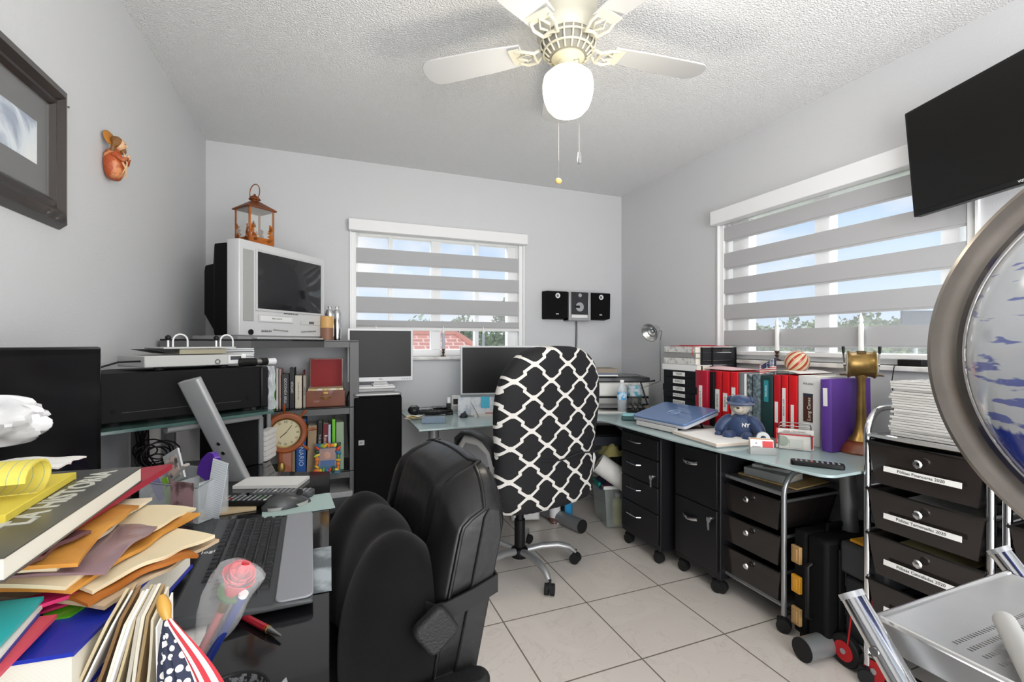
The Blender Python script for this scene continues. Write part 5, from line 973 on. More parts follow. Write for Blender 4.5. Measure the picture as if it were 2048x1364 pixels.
# ================================================================== black glass desk on the left
blackglass = P('black_desk_glass', '141416', .07, spec=.7, bump=(30, .004)); 
o = thing('computer_desk', 'black glass desk with slanted silver metal supports along the left wall', 'desk', (0, 0, 0))
MB().prism([(.0, .22), (.0, 1.78), (-.18, 1.85), (-.24, 2.14), (-.69, 2.14), (-.69, .22)], .738, .75).build('desktop', blackglass, o, bevel=.002)
pb = Vector((-.28, 1.775, .751)); pt_ = Vector((-.405, 1.70, 1.095))
fd = (pt_ - pb).normalized(); sd = Vector((.93, -.3665, 0)); sd = (sd - fd * sd.dot(fd)).normalized(); nn = fd.cross(sd).normalized()
Mp = Matrix((sd, nn, fd)).transposed().to_4x4(); Mp.translation = pb; LL = (pt_ - pb).length
q = MB().prism(rrect(.072, .026, .012), -.012, LL).build('slanted_post', P('brushed_silver', 'a3a4a5', .42, metal=.35, bump=(120, .03)), o); q.matrix_local = Mp
for z in (.115, .15):
    for s_ in (-1, 1): b_ = MB().cyl((.002, s_ * .012, z), (.002, s_ * .0155, z), .006, n=16).build('screw', steel, q)
pb2 = Vector((-.60, 1.62, .751))
gz = .952
gl = MB().prism([(-.68, 1.56), (-.60, 1.60), (-.19, 1.90), (-.28, 2.13), (-.68, 2.13)], gz, gz + .010).build('upper_shelf', P('green_glass_shelf', '4b6661', .08, alpha=.8), o, bevel=.001)
a, b_ = atd(331, 850, 1.44), atd(520, 838, 1.72); MB().tube([Vector((a.x, a.y, gz - .012)), Vector((b_.x, b_.y, gz - .012))], .013, 12).build('rail', P('brushed_silver', '9b9c9d'), o)
MB().box(-.65, -.61, 2.0, 2.04, .75, gz).build('shelf_support', rackgrey, o); MB().box(-.65, -.61, 1.60, 1.64, .75, gz).build('shelf_support', rackgrey, o)
for x, y in ((-.05, .3), (-.05, 1.7), (-.62, .3), (-.62, 2.0)): MB().box(x - .03, x + .03, y - .015, y + .015, 0, .737).build('leg', rackgrey, o, bevel=.003)
MB().box(-.62, -.05, .295, .31, .45, .55).build('cross_bar', rackgrey, o)

# receiver and things on the upper shelf
Rl, Rr_ = Vector((-.612, 1.665, gz + .0105)), Vector((-.215, 1.952, gz + .0105))
o = thing('stereo_receiver', 'large black stereo receiver on the glass shelf behind the left screen, seen from its side', 'receiver', frame(Rl, Rr_ - Rl)); LR = (Rr_ - Rl).length
MB().box(0, LR - .03, 0, .30, .012, .158).build('case', P('receiver_black', '0e0e0f', .6, spec=.2), o, bevel=.003)
MB().box(LR - .029, LR, -.002, .30, .008, .16).build('front_panel', black, o, bevel=.006)
for x_, z_ in ((.03, .045), (LR - .075, .05)): MB().cyl((x_, -.002, z_), (x_, .0, z_), .007, n=14).build('screw', blackm, o)
MB().box(.05, LR - .10, -.0008, 0, .040, .0415).build('seam', P('seam', '3a3a3c', .5), o)
for x_ in (.04, LR - .06):
    for y_ in (.04, .26): MB().cyl((x_, y_, 0), (x_, y_, .012), .018).build('foot', rubber, o)
RM = o.matrix_world.copy()
o = thing('plastic_wrapped_box', 'small red and grey box in crinkled clear plastic beside the receiver front', 'package', RM @ T(LR + .012, .02, -.005))
MB().box(0, .016, 0, .09, 0, .15).build('carton', P('carton', '8d8f94', .4, var=(22, '6b2430', .5, .56)), o); MB().sheet(lambda u, v: (-.006 + u * .028 + .004 * math.sin(v * 17), -.008 + .006 * math.sin(u * 9 + v * 13), v * .165), 10, 20, .001).build('wrapper', P('wrapper', 'e6eaee', .1, alpha=.35), o)
z1 = .16
o = thing('cable_box', 'pale grey set-top box with a small display lying on the receiver', 'cable box', RM @ T(.115, .03, z1 + .0, R(2)))
MB().box(0, .30, 0, .2, .010, .047).build('case', P('stb_grey', 'b3b3b1', .45), o, bevel=.003); MB().box(.301, .318, .004, .196, .010, .048).build('front_panel', whitep, o, bevel=.003); MB().box(.25, .2995, -.0025, -.0003, .014, .044).build('side_front', P('stb_white', 'cfcfcf', .4), o)
MB().lathe([(.006, 0), (.009, 0), (.009, .002), (.006, .002), (.006, 0)], 18, T(.215, -.0005, .022) @ Ry, cap=False).build('emblem', P('dark_emblem', '5c5c5c', .4), o); m = MB()
for x_ in (.05, .25): m.cyl((x_, .03, 0), (x_, .03, .010), .014)
m.build('foot', rubber, o); MB().box(.258, .295, -.0035, -.0025, .027, .040).build('display', P('disp', '44474a', .2), o)
SM = RM @ T(.115, .03, z1 + .05, R(2))
m = MB().tube([RM @ Vector((.12, .06, z1 + .03)), RM @ Vector((.05, .03, z1 + .03)), RM @ Vector((-.02, .01, z1 + .01)), RM @ Vector((-.08, .02, z1 - .05))], .003, 6); single('power_cord', m, black, 'black cord running from the set-top box down behind the left screen', 'cord')
o = thing('flat_dock', 'thin white and black plate with two wire loops on the set-top box', 'holder', SM @ T(.06, .02, .0))
MB().box(0, .23, .0, .14, .018, .024).build('plate', P('plate_pale', 'b9bab8', .4), o, bevel=.002); MB().prism([(-.04, .016), (.02, .003), (.05, .017), (.05, .018), (-.04, .0175)], .0, .13, axis='y').build('black_wing', black, o); MB().box(.05, .2, .01, .12, 0, .0165).build('base', P('gold_pale', 'a8a28c', .3, metal=.5), o)
for x_ in (.035, .185):
    MB().tube([(x_, .02, .024)] + [(x_ + .022 - .022 * math.cos(R(a_)), .02, .045 + .022 * math.sin(R(a_))) for a_ in range(0, 181, 20)] + [(x_ + .044, .02, .024)], .0028, 8).build('wire_loop', whitep, o); MB().cyl((x_ - .014, .02, .024), (x_ - .014, .02, .05), .003).build('pin', white, o); MB().ball((x_ - .014, .02, .055), .009, n=12, m=8).build('ball_tip', black, o)
for i in range(7):
    lb = ['lowest', 'second-lowest', 'third from below', 'middle', 'third from the top', 'second-highest', 'topmost'][i]
    o = thing('disc_case', lb + ' thin disc case in the pile right of the set-top box', 'disc case', RM @ T(LR - .10 + (i % 3) * .004, .14, z1 + .001 + i * .0095, R(3 * (i % 3) - 2)), 'disc cases piled on the receiver'); MB().box(0, .12, 0, .13, 0, .003).box(0, .12, 0, .13, .006, .009).build('shell', P('case_clear', 'cfd1d3', .15), o); MB().box(.004, .118, .004, .126, .003, .006).build('inlay', col(['8d8f91', 'e2e2e0', '4d4d50'][i % 3], .6), o)
o = thing('flashlight', 'small black and silver flashlight lying at the front corner of the receiver', 'flashlight', RM @ T(LR - .09, .02, z1 + .017, R(6)))
MB().cyl((0, 0, 0), (.055, 0, 0), .016, .015).build('head', black, o); MB().cyl((.055, 0, 0), (.075, 0, 0), .013).build('collar', steel, o); MB().cyl((.075, 0, 0), (.10, 0, 0), .015).build('grip', black, o); MB().cyl((.10, 0, 0), (.135, 0, 0), .012, .013).build('tail', P('case_clear', 'cfd1d3', .15), o)
# cable bundle hanging behind the glass shelf
m = MB(); rnd = random.Random(3); bp = Vector((-.60, 1.95, .86))
for k in range(7): m.tube([bp + Vector((rnd.uniform(-.02, .02), 0, .092)), bp + Vector((rnd.uniform(-.02, .02), rnd.uniform(-.02, .02), .05)), bp + Vector((rnd.uniform(-.03, .03), rnd.uniform(-.02, .02), -.04)), bp + Vector((rnd.uniform(-.04, .06), 0, -.10))], .003, 6)
for k in range(7):
    c_ = bp + Vector((rnd.uniform(-.01, .05), rnd.uniform(-.02, .02), rnd.uniform(-.05, .0))); r_ = rnd.uniform(.02, .055); ph_ = rnd.uniform(0, 3)
    m.tube([c_ + Vector((r_ * 1.2 * math.cos(a_ / 14 * 6.283), .02 * math.sin(a_ / 14 * 6.283 + ph_), r_ * math.sin(a_ / 14 * 6.283) - .02)) for a_ in range(14)], .0025, 6, closed=True)
single('cable_bundle', m, black, 'tangle of black cables hanging under the glass shelf behind the left desk', 'cables')
# black speakers/boxes standing at the far end of the desk
def deskbox(name, M, w, d, h, label, bez, extra=None):
    o = thing(name, label, 'monitor', M)
    MB().box(.022, w, 0, d, 0, h).build('housing', blackm, o, bevel=.004); MB().box(w + .0005, w + .018, -.006, d + .004, -.0, h + .004).build('front_bezel', bez, o, bevel=.004); return o
bz = P('bezel_grey', '77797b', .4)
deskbox('desktop_speaker', frame((-.395, 1.90, .7505), (.86, .5, 0)), .165, .16, .175, 'lower black box with a grey front bezel at the far end of the black desk', bz)
deskbox('desktop_screen', frame((-.47, 2.17, .72), (.86, .5, 0)), .30, .06, .245, 'taller black cased screen with grey bezel standing behind the lower black box', bz) if False else deskbox('desktop_screen', frame((-.46, 2.075, .7505), (.93, .36, 0)), .23, .05, .225, 'taller black cased screen with grey bezel standing behind the lower black box', bz)
single('notebook', MB().box(0, .13, 0, .09, 0, .014), P('nb_white', 'c9cbce', .5), 'small white notepad lying on the black box at the far end of the desk', 'notebook', M=frame((-.36, 1.93, .9265), (.9, .45, 0)))
for i in range(6):
    o = thing('video_cassette', ['bottom', 'second', 'third', 'fourth', 'fifth', 'top'][i] + ' white and black tape case stacked beside the grey-bezelled box', 'tape', T(-.262 + .002 * (i % 2), 2.02, .752 + i * .0195, R(-14)), 'tape cases stacked on the desk end'); MB().box(0, .035, 0, .1, 0, .018).build('case', P('tape_white', 'd5d2cf', .5), o, bevel=.001); MB().box(.004, .014, -.001, 0, .002, .016).build('window', ink, o)

# flat screen at the left edge
Sr, Sl = Vector((-.505, 1.385, .765)), Vector((-.665, .93, .765)); sM = frame(Sl, Sr - Sl); WS = (Sr - Sl).length + .0
o = thing('flat_screen', 'glossy black flat screen on the left desk behind the paper pile, beside the receiver', 'monitor', sM)
hs = atd(193, 693, (Sr.x * math.sin(YAW) + Sr.y * math.cos(YAW))).z - .765
MB().box(0, WS, .0, .03, .03, hs).build('housing', P('piano_black', '0a0a0b', .12, spec=.4), o, bevel=.006); MB().box(.016, WS - .016, -.0012, 0, .05, hs - .018).build('screen', P('screen_dim', '121113', .14, spec=.4), o)
MB().box(WS / 2 - .03, WS / 2 + .03, .005, .025, -.008, .05).build('neck', black, o); MB().prism(rrect(.22, .14, .03, cx=WS / 2, cy=.03), -.0145, -.006).build('stand_base', black, o)

# ------------------------------------------------------------------ wall picture and carved figure
a0 = atX(117, 180, XL); a1 = atX(108, 456, XL)
o = thing('framed_picture', 'large dark-framed seascape picture with black mat hanging on the left wall', 'picture', Matrix.Translation((XL, a0.y, a1.z)) )
PH, PW = a0.z - a1.z, .72; dk = P('frame_espresso', '2e2826', .3, coat=.3)
def bar(p0, p1, n): pass
fwp = [(0, 0, .0), (.012, .022, .0), (.035, .030, .0), (.05, .016, 0), (.062, .020, 0), (.075, .006, 0)]
rings = []
for t_, h_, _ in fwp: rings.append([(h_ + .002, -t_, t_), (h_ + .002, -PW + t_, t_), (h_ + .002, -PW + t_, PH - t_), (h_ + .002, -t_, PH - t_)])
MB().loft(rings, cap=False).build('frame', dk, o, smooth=0); MB().box(.002, .006, -PW + .07, -.07, .07, PH - .07).build('mat_board', P('mat_dark', '3a3b3a', .6), o)
sea = P('seascape', '8fa0b4', .5); t, b = nodes_of(sea); tcn = t.nodes.new('ShaderNodeTexCoord'); nz = t.nodes.new('ShaderNodeTexNoise'); nz.inputs['Scale'].default_value = 5; nz.inputs['Detail'].default_value = 6; nz.inputs['Distortion'].default_value = .8; t.links.new(tcn.outputs['Object'], nz.inputs['Vector'])
sp = t.nodes.new('ShaderNodeSeparateXYZ'); t.links.new(tcn.outputs['Object'], sp.inputs[0]); ad = t.nodes.new('ShaderNodeMath'); ad.operation = 'MULTIPLY_ADD'; ad.inputs[1].default_value = 1.1; ad.inputs[2].default_value = -.28; t.links.new(sp.outputs['Z'], ad.inputs[0]); a2 = t.nodes.new('ShaderNodeMath'); a2.operation = 'ADD'; t.links.new(ad.outputs[0], a2.inputs[0]); t.links.new(nz.outputs['Fac'], a2.inputs[1])
rr = t.nodes.new('ShaderNodeValToRGB'); t.links.new(a2.outputs[0], rr.inputs[0]); ee = rr.color_ramp.elements; ee[0].position = .38; ee[0].color = lin('dfe2e2'); ee[1].position = .85; ee[1].color = lin('cfc9bd')
for p_, c_ in ((.46, 'd0d8df'), (.5, '8b98ad'), (.58, '7d8fa8'), (.66, 'a7b1c0'), (.72, 'd6d3cb')): q = ee.new(p_); q.color = lin(c_)
t.links.new(rr.outputs[0], b.inputs['Base Color'])
MB().box(.0062, .0075, -PW + .12, -.118, .14, PH - .14).build('print', sea, o)
MB().box(.009, .011, -PW + .07, -.07, .07, PH - .07).build('glazing', P('glazing', 'ffffff', .05, alpha=.08), o)
# carved figure
pf = atX(210, 312, XL); o = thing('carved_wall_figure', 'small carved orange-robed bearded figure hanging on the left wall', 'figurine', frame((XL + .002, pf.y, pf.z - .075), (0, -1, 0), None, (0, 0, 1)) )
# local: x along the wall (towards camera -Y), y = into room(+X), z up
robe = P('robe_orange', 'a54a22', .4, var=(35, 'd08a5c', .5, .62), bump=(60, .5)); skin = P('carved_skin', 'd0a680', .5); hairm = P('carved_hair', '7a5128', .5, bump=(90, .6))
def rr_(z, rx, ry, cx=0, cy=.02, n=16): return [(cx + rx * math.cos(2 * math.pi * k / n), max(.0, cy + ry * math.sin(2 * math.pi * k / n)), z) for k in range(n)]
MB().loft([rr_(-.002, .012, .012, -.01), rr_(.006, .028, .022, -.004), rr_(.03, .034, .032, 0), rr_(.055, .032, .034, .004), rr_(.08, .028, .026, .004), rr_(.095, .018, .02, .0), rr_(.103, .010, .012, 0)]).build('robe', robe, o, sub=1)
h = MB().ball((-.002, .038, .118), .0165, .0165, .021, 18, 12).build('head', skin, o); MB().ball((-.004, .056, .116), .003, .004, .005, 8, 6).build('nose', skin, h); m = MB().ball((-.010, .052, .121), .0018).ball((.003, .053, .121), .0018).build('eye', ink, h)
MB().ball((.004, .030, .124), .020, .018, .020, 18, 12).tube([(.016, .03, .118), (.02, .026, .1), (.018, .024, .088)], .007, 8).build('hair', hairm, o); MB().ball((-.004, .046, .100), .009, .009, .013, 12, 8).build('beard', hairm, o)
MB().lathe([(0, 0), (.024, 0), (.025, .002), (.022, .004), (0, .004)], 24, T(.014, .014, .132) @ Matrix.Rotation(R(-75), 4, 'X') @ Matrix.Rotation(R(20), 4, 'Y')).build('halo', P('halo_orange', 'b9782f', .4, metal=.3), o)
fm2 = P('robe_trim', 'd9b48c', .5)
for a_ in ([(-.026, .034, .085), (-.012, .054, .068), (.004, .057, .045), (.014, .050, .020)], [(.028, .030, .082), (.022, .050, .060), (.008, .057, .038), (-.010, .050, .016)], [(-.033, .030, .055), (-.022, .048, .040), (-.012, .052, .012)], [(.004, .050, .092), (.006, .054, .075), (-.002, .057, .058)]): MB().tube(a_, .0028, 6, rad=[.001, .003, .003, .001] if len(a_) == 4 else [.001, .003, .001]).build('robe_fold', fm2, o)
for s_ in (-1, 1): MB().tube([(s_ * .026, .03, .08), (s_ * .02, .052, .062), (-.004 + s_ * .006, .060, .075)], .006, 8, rad=[.011, .009, .005]).build('sleeve', robe, o)
m = MB(); m.tube([(-.006, .058, .072), (-.006, .062, .085)], .0045, 8); m.tube([(.002, .058, .072), (-.002, .062, .086)], .0045, 8); m.build('hand', skin, o)
pn = atX(128, 213, XL); single('wall_nail', MB().cyl((0, 0, 0), (.012, 0, 0), .003), steel, 'small bare nail in the left wall between the picture and the carved figure', 'nail', M=Matrix.Translation((XL, pn.y, pn.z)))
# ================================================================== swivel chair with patterned cover
def star_base(o, m_, zhub, armr, ang0, casterm):
    MB().lathe([(0, .055), (.045, .06), (.05, .08), (.045, .105), (.03, .115), (0, .115)], 24).build('hub', black, o)
    for k in range(5):
        a = ang0 + R(72 * k); c, s_ = math.cos(a), math.sin(a)
        l = MB().tube([(.03 * c, .03 * s_, .092), (.12 * c, .12 * s_, .108), (.21 * c, .21 * s_, .108), (.275 * c, .275 * s_, .092), (armr * c, armr * s_, .062)], .02, 12, rad=[.021, .020, .019, .017, .012], flat=.85).build('base_arm', m_, o)
        q = MB(); x, y = armr * c, armr * s_; ca, sa = math.cos(a + .9), math.sin(a + .9)
        q.cyl((x - ca * .024, y - sa * .024, .027), (x - ca * .005, y - sa * .005, .027), .027, n=18); q.cyl((x + ca * .005, y + sa * .005, .027), (x + ca * .024, y + sa * .024, .027), .027, n=18); q.ball((x, y, .038), .022, .022, .018, 12, 8); q.cyl((x, y, .045), (x, y, .075), .008)
        q.build('caster', casterm, l)
trel = P('trellis_fabric', '1c1c20', .75, bump=(220, .25)); t, b = nodes_of(trel); tcn = t.nodes.new('ShaderNodeTexCoord'); sp = t.nodes.new('ShaderNodeSeparateXYZ'); t.links.new(tcn.outputs['Object'], sp.inputs[0])
def mth(op, a, b_=None, c=None, cl=False):
    n = t.nodes.new('ShaderNodeMath'); n.operation = op; n.use_clamp = cl
    for i, v in enumerate((a, b_, c)):
        if v is None: continue
        if isinstance(v, (int, float)): n.inputs[i].default_value = v
        else: t.links.new(v, n.inputs[i])
    return n.outputs[0]
U = mth('MULTIPLY_ADD', sp.outputs['X'], 2 * math.pi / .185, 1.2); V = mth('MULTIPLY_ADD', sp.outputs['Z'], 2 * math.pi / .150, .4)
cu_, cv_, su_, sv_ = mth('COSINE', U), mth('COSINE', V), mth('SINE', U), mth('SINE', V)
d0 = mth('ADD', cu_, cv_); df = mth('SUBTRACT', cv_, cu_); ss = mth('MULTIPLY', mth('MULTIPLY', su_, su_), mth('MULTIPLY', sv_, sv_))
st = mth('MULTIPLY', df, 3.2); st = mth('MAXIMUM', mth('MINIMUM', st, 1.0), -1.0)
env = mth('POWER', mth('ABSOLUTE', mth('MULTIPLY', su_, sv_)), .8)
d1 = mth('SUBTRACT', d0, mth('MULTIPLY', mth('MULTIPLY', st, env), .30))
gr_ = mth('SQRT', mth('ADD', mth('ADD', mth('MULTIPLY', su_, su_), mth('MULTIPLY', sv_, sv_)), .06))
dist = mth('DIVIDE', mth('ABSOLUTE', d1), gr_)
barb = mth('MULTIPLY', mth('LESS_THAN', mth('ABSOLUTE', df), .28), .14)
line = mth('LESS_THAN', dist, mth('ADD', barb, .25))
mxn = t.nodes.new('ShaderNodeMixRGB'); t.links.new(line, mxn.inputs[0]); mxn.inputs[1].default_value = lin('0f0f13'); mxn.inputs[2].default_value = lin('d4d1cc'); t.links.new(mxn.outputs[0], b.inputs['Base Color'])
o = thing('swivel_chair', 'high-backed swivel chair in a black and white trellis cover, at the glass desk', 'chair', frame((.955, 2.31, 0), (.965, .26, 0)))
# local: x right, y forward
star_base(o, silver, .1, .31, R(-100), rubber)
MB().cyl((0, 0, .11), (0, 0, .26), .029, n=20).cyl((0, 0, .26), (0, 0, .40), .022, n=20).build('gas_lift', black, o)
MB().prism(rrect(.48, .46, .1), .44, .50, top=rrect(.46, .44, .1), M=T(.0, .02, 0)).build('seat', P('seat_black', '1a1a1d', .7), o, bevel=.02, seg=4); MB().box(-.10, .10, -.12, .12, .40, .438).build('mechanism', black, o)
prof = [(.425, .24, 0), (.45, .262, .0), (.55, .268, .0), (.65, .262, -.005), (.72, .268, -.01), (.85, .283, -.02), (.95, .285, -.03), (1.04, .270, -.04), (1.11, .235, -.048), (1.155, .19, -.052), (1.185, .13, -.055), (1.197, .06, -.056)]
def sup(hw_, hy, z, y0, n=40, p=3.2):
    r_ = []
    for k in range(n):
        a = 2 * math.pi * k / n; c, s_ = math.cos(a), math.sin(a)
        r_.append((-.05 + 1.14 * hw_ * math.copysign(abs(c) ** (2 / p), c), y0 - .31 + hy * math.copysign(abs(s_) ** (2 / p), s_) + .035 * (c * c) * 1, z))
    return r_
MB().loft([sup(h, .055 if h > .1 else .04, z, yo) for z, h, yo in prof]).build('back_cover', trel, o, sub=1)
MB().tube([(-.265 + .53 * k / 12, -.372 - .006 + .0 * k + .034 * ((k - 6) / 6) ** 2, .668 + .008 * math.sin(k)) for k in range(13)], .006, 8, flat=.6).build('waist_fold', P('fold_black', '19191c', .8), o)
armm = P('arm_padding', '1c1d1f', .4); arms = P('arm_frame', 'c4c3c1', .4, metal=.2)
for s_ in (-1, 1):
    x = s_ * .29; ay = -.06 if s_ > 0 else 0
    f_ = MB().tube([(x, -.16 + ay, .48), (x, -.19 + ay, .60), (x, -.15 + ay, .69), (x, -.05 + ay, .725), (x, .08 + ay, .72), (x, .14 + ay, .66), (x, .10 + ay, .54), (x, .03 + ay, .48)], .014, 10, flat=1.8).build('arm_frame', arms, o)
    MB().loft([[(x + .032 * math.cos(a) * w_, y + ay, z + .014 * math.sin(a)) for a in [2 * math.pi * k / 12 for k in range(12)]] for y, z, w_ in ((-.20, .64, .7), (-.18, .70, .9), (-.12, .74, 1), (-.02, .757, 1), (.08, .75, 1), (.15, .71, .9), (.165, .67, .6))]).build('arm_pad', armm, f_)

# ================================================================== black leather chair in front of the left desk
lea = P('black_leather', '111112', .33, spec=.5, bump=(26, .12, 2)); leas = P('leather_side', '161617', .5, bump=(70, .1)); velv = P('black_velvet', '0d0c0c', .95, sheen=.10, spec=.1, bump=(300, .15), var=(5, '171616', .4, .7))
o = thing('leather_chair', 'black leather office chair facing the left desk, strapped with a velvet back cushion', 'chair', frame((-.100, 1.17, 0), (-.12, .993, 0)))
# local: x = along the back (away from camera), y = -X world (forward), so y forward = toward the desk
star_base(o, silver, .1, .30, R(20), rubber); MB().cyl((0, 0, .11), (0, 0, .40), .027, n=18).build('gas_lift', black, o)
MB().prism(rrect(.50, .48, .1), .40, .50, M=T(.0, .0, 0)).build('seat', lea, o, bevel=.03, seg=4)
# back: y of the front surface ~ -0.26 .. leaning back with height
def yb(z): return -.245 - .11 * max(0, z - .45) / .5
HWB = .255
def ztop(x): 
    q = abs(x) / HWB
    return .93 - .030 * q ** 2 - (.055 * ((q - .62) / .38) ** 2 if q > .62 else 0)
def front(u, v):
    x = -HWB + 2 * HWB * u; zt = ztop(x); z = .46 + (zt - .46) * v
    puff = .030 * (1 - (abs(2 * v - 1)) ** 6) * (1 - abs(2 * u - 1) ** 8)
    groove = .022 * (math.exp(-((u - .22) / .022) ** 2) + math.exp(-((u - .78) / .022) ** 2))
    roll = .012 * math.exp(-((v - .62) / .05) ** 2) if .2 < u < .8 else 0
    return (x, yb(z) + puff - groove - roll * 0 - (.045 * max(0, (v - .90) / .10) ** 2), z)
nU, nV = 46, 26; TH = .112
vs = [front(i / nU, j / nV) for i in range(nU + 1) for j in range(nV + 1)]
def back(u, v): x, y, z = front(u, v); return (x, yb(z) - TH + .03 * max(0, (v - .9) / .1) ** 2, z)
vs2 = [back(i / nU, j / nV) for i in range(nU + 1) for j in range(nV + 1)]; w = nV + 1; n_ = len(vs)
m = MB(); fs = [(i * w + j, i * w + j + 1, (i + 1) * w + j + 1, (i + 1) * w + j) for i in range(nU) for j in range(nV)]
edge = [i * w for i in range(nU + 1)] + [nU * w + j for j in range(1, nV + 1)] + [i * w + nV for i in range(nU - 1, -1, -1)] + [j for j in range(nV - 1, 0, -1)]
fs2 = [[n_ + q for q in f[::-1]] for f in fs]; es = [(edge[q], edge[(q + 1) % len(edge)], n_ + edge[(q + 1) % len(edge)], n_ + edge[q]) for q in range(len(edge))]
m.add(vs + vs2, fs + fs2 + es); m.build('backrest', lea, o, bevel=.012, seg=3, smooth=60)
# piping round the front edge and the flat side panel
pipe = [Vector(front(0, j / nV)) for j in range(nV + 1)] + [Vector(front(i / nU, 1)) for i in range(1, nU + 1)] + [Vector(front(1, 1 - j / nV)) for j in range(1, nV + 1)]
MB().tube([p + Vector((-.002 if i < nV else 0, -.010, .001)) for i, p in enumerate(pipe)], .0045, 8).build('front_piping', lea, o)
m = MB(); side = [(yb(z) - .056, z) for z in [.47 + .04 * k for k in range(10)]] + [(yb(.85) - .065, .848)] + [(yb(.85) - .09, .842)] + [(yb(z) - TH + .004, z) for z in [.47 + .04 * k for k in range(9)][::-1]]
m.prism(side, -HWB - .006, -HWB + .002, axis='x'); m.build('side_panel', leas, o, bevel=.004)
for x, nm_ in ((HWB + .04, 0), (-HWB - .0, 1)):
    a_ = MB().prism(rrect(.06, .26 if nm_ == 0 else .17, .028), .60 if nm_ == 0 else .50, .632 if nm_ == 0 else .53, M=T(x if nm_ == 0 else x - .045, -.06 if nm_ == 0 else -.29, 0)).build('arm_pad', P('arm_pad_black', '111112', .6, bump=(150, .15)), o, bevel=.010, seg=3)
    xx = x if nm_ == 0 else x - .045
    MB().tube([(xx, .02 if nm_ == 0 else -.27, .60 if nm_ == 0 else .50), (xx, .0, .45), (xx * .8, -.02, .39)], .018, 10, flat=.6).build('arm_support', steel if nm_ == 0 else black, a_)
LM = o.matrix_world.copy()
# velvet back cushion with two rounded wings
o = thing('back_cushion', 'black velvet lumbar cushion with two rounded wings strapped on the leather chair', 'cushion', LM)
m = MB()
for x_, ry_, rx_, rz_, dy_ in ((-.160, .128, .110, .265, .048), (.155, .128, .110, .265, .060), (0, .105, .24, .262, .040)):
    m.ball((x_, yb(.55) + dy_, .54), rx_, ry_, rz_, 28, 20)
q = m.build('cover', velv, o, smooth=0)
r_ = q.modifiers.new('fuse', 'REMESH'); r_.mode = 'VOXEL'; r_.voxel_size = .009; r_.use_smooth_shade = True
r_ = q.modifiers.new('soften', 'SMOOTH'); r_.factor = .9; r_.iterations = 45
strap = [(-.235, yb(.62) + .03, .655), (-HWB - .010, yb(.63) + .015, .655), (-HWB - .012, yb(.63) - .01, .655), (-HWB - .014, yb(.66) - .06, .668), (-HWB - .012, yb(.68) - TH - .004, .685), (-HWB + .04, yb(.68) - TH - .012, .685), (0, yb(.68) - TH - .014, .685), (HWB, yb(.68) - TH - .01, .685)]
MB().tube(strap, .017, 8, flat=.12, rad=[.017] * 8).build('strap', P('strap_black', '1a1a1b', .7), o) if False else None
def ribbon(pts, hh, th):
    m = MB(); up = Vector((0, 0, hh)); rings = []
    P_ = [Vector(p) for p in pts]
    for i, p in enumerate(P_):
        t_ = (P_[min(i + 1, len(P_) - 1)] - P_[max(i - 1, 0)]).normalized(); n_2 = t_.cross(Vector((0, 0, 1))).normalized() * th
        rings.append([p - up - n_2, p + up - n_2, p + up + n_2, p - up + n_2])
    return m.loft(rings)
ribbon(strap, .019, .0025).build('strap', P('strap_black', '1a1a1b', .7), o)
q = MB().prism(rrect(.075, .075, .016), -.014, .014).build('buckle_pad', P('pad_black', '1c1c1d', .6, bump=(200, .3)), o, bevel=.008, seg=3); q.matrix_local = T(-HWB - .028, yb(.6) + .012, .635) @ Matrix.Rotation(R(35), 4, 'X') @ Matrix.Rotation(R(90), 4, 'Y') @ Matrix.Rotation(R(20), 4, 'Z')
# ================================================================== ceiling fan with lamp, at rest
fanw = P('fan_white', 'd0ccbb', .4); blade = P('fan_blade_white', 'c3c3c3', .5); bulbg = P('lit_opal_glass', 'fff8e2', .4, emit='fff1cf', es=2.4)
o = thing('ceiling_fan', 'white five-bladed ceiling fan with a lit opal globe and two pull chains', 'ceiling fan', (.80, 1.48, 0))
MB().lathe([(0, 2.4395), (.105, 2.4395), (.108, 2.42), (.103, 2.405), (.103, 2.36), (.112, 2.345), (.112, 2.315), (.10, 2.30), (0, 2.30)], 40).build('motor_housing', fanw, o)
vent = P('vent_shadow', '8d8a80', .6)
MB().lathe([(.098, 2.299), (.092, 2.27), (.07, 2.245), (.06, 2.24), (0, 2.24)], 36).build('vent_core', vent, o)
for i in range(20):
    a = 2 * math.pi * i / 20; MB().tube([(.101 * math.cos(a), .101 * math.sin(a), 2.30), (.096 * math.cos(a), .096 * math.sin(a), 2.268), (.068 * math.cos(a), .068 * math.sin(a), 2.240)], .0035, 6).build('vent_rib', fanw, o)
for r_, z_ in ((.1, 2.285), (.088, 2.257)): MB().tube([(r_ * math.cos(2 * math.pi * k / 32), r_ * math.sin(2 * math.pi * k / 32), z_) for k in range(32)], .004, 6, closed=True).build('vent_ring', fanw, o)
MB().lathe([(.058, 2.242), (.06, 2.235), (.045, 2.225), (.040, 2.22), (.040, 2.20), (.048, 2.197), (.05, 2.188), (0, 2.188)], 28).build('lamp_fitter', P('fitter_cream', 'cdc7ad', .35), o)
g = MB().lathe([(.045, 2.190), (.068, 2.183), (.087, 2.165), (.092, 2.14), (.091, 2.115), (.086, 2.09), (.076, 2.063), (.058, 2.043), (.03, 2.034), (0, 2.032)], 36).build('lamp_shade', bulbg, o, smooth=80)
bl = bpy.data.lights.new('fan_bulb', 'POINT'); bl.energy = 9; bl.color = (1, .93, .8); bl.shadow_soft_size = .09
for k_ in range(1):
    lo = bpy.data.objects.new('fan_bulb', bl); COL.objects.link(lo); lo.location = (.80, 1.48, 1.94)
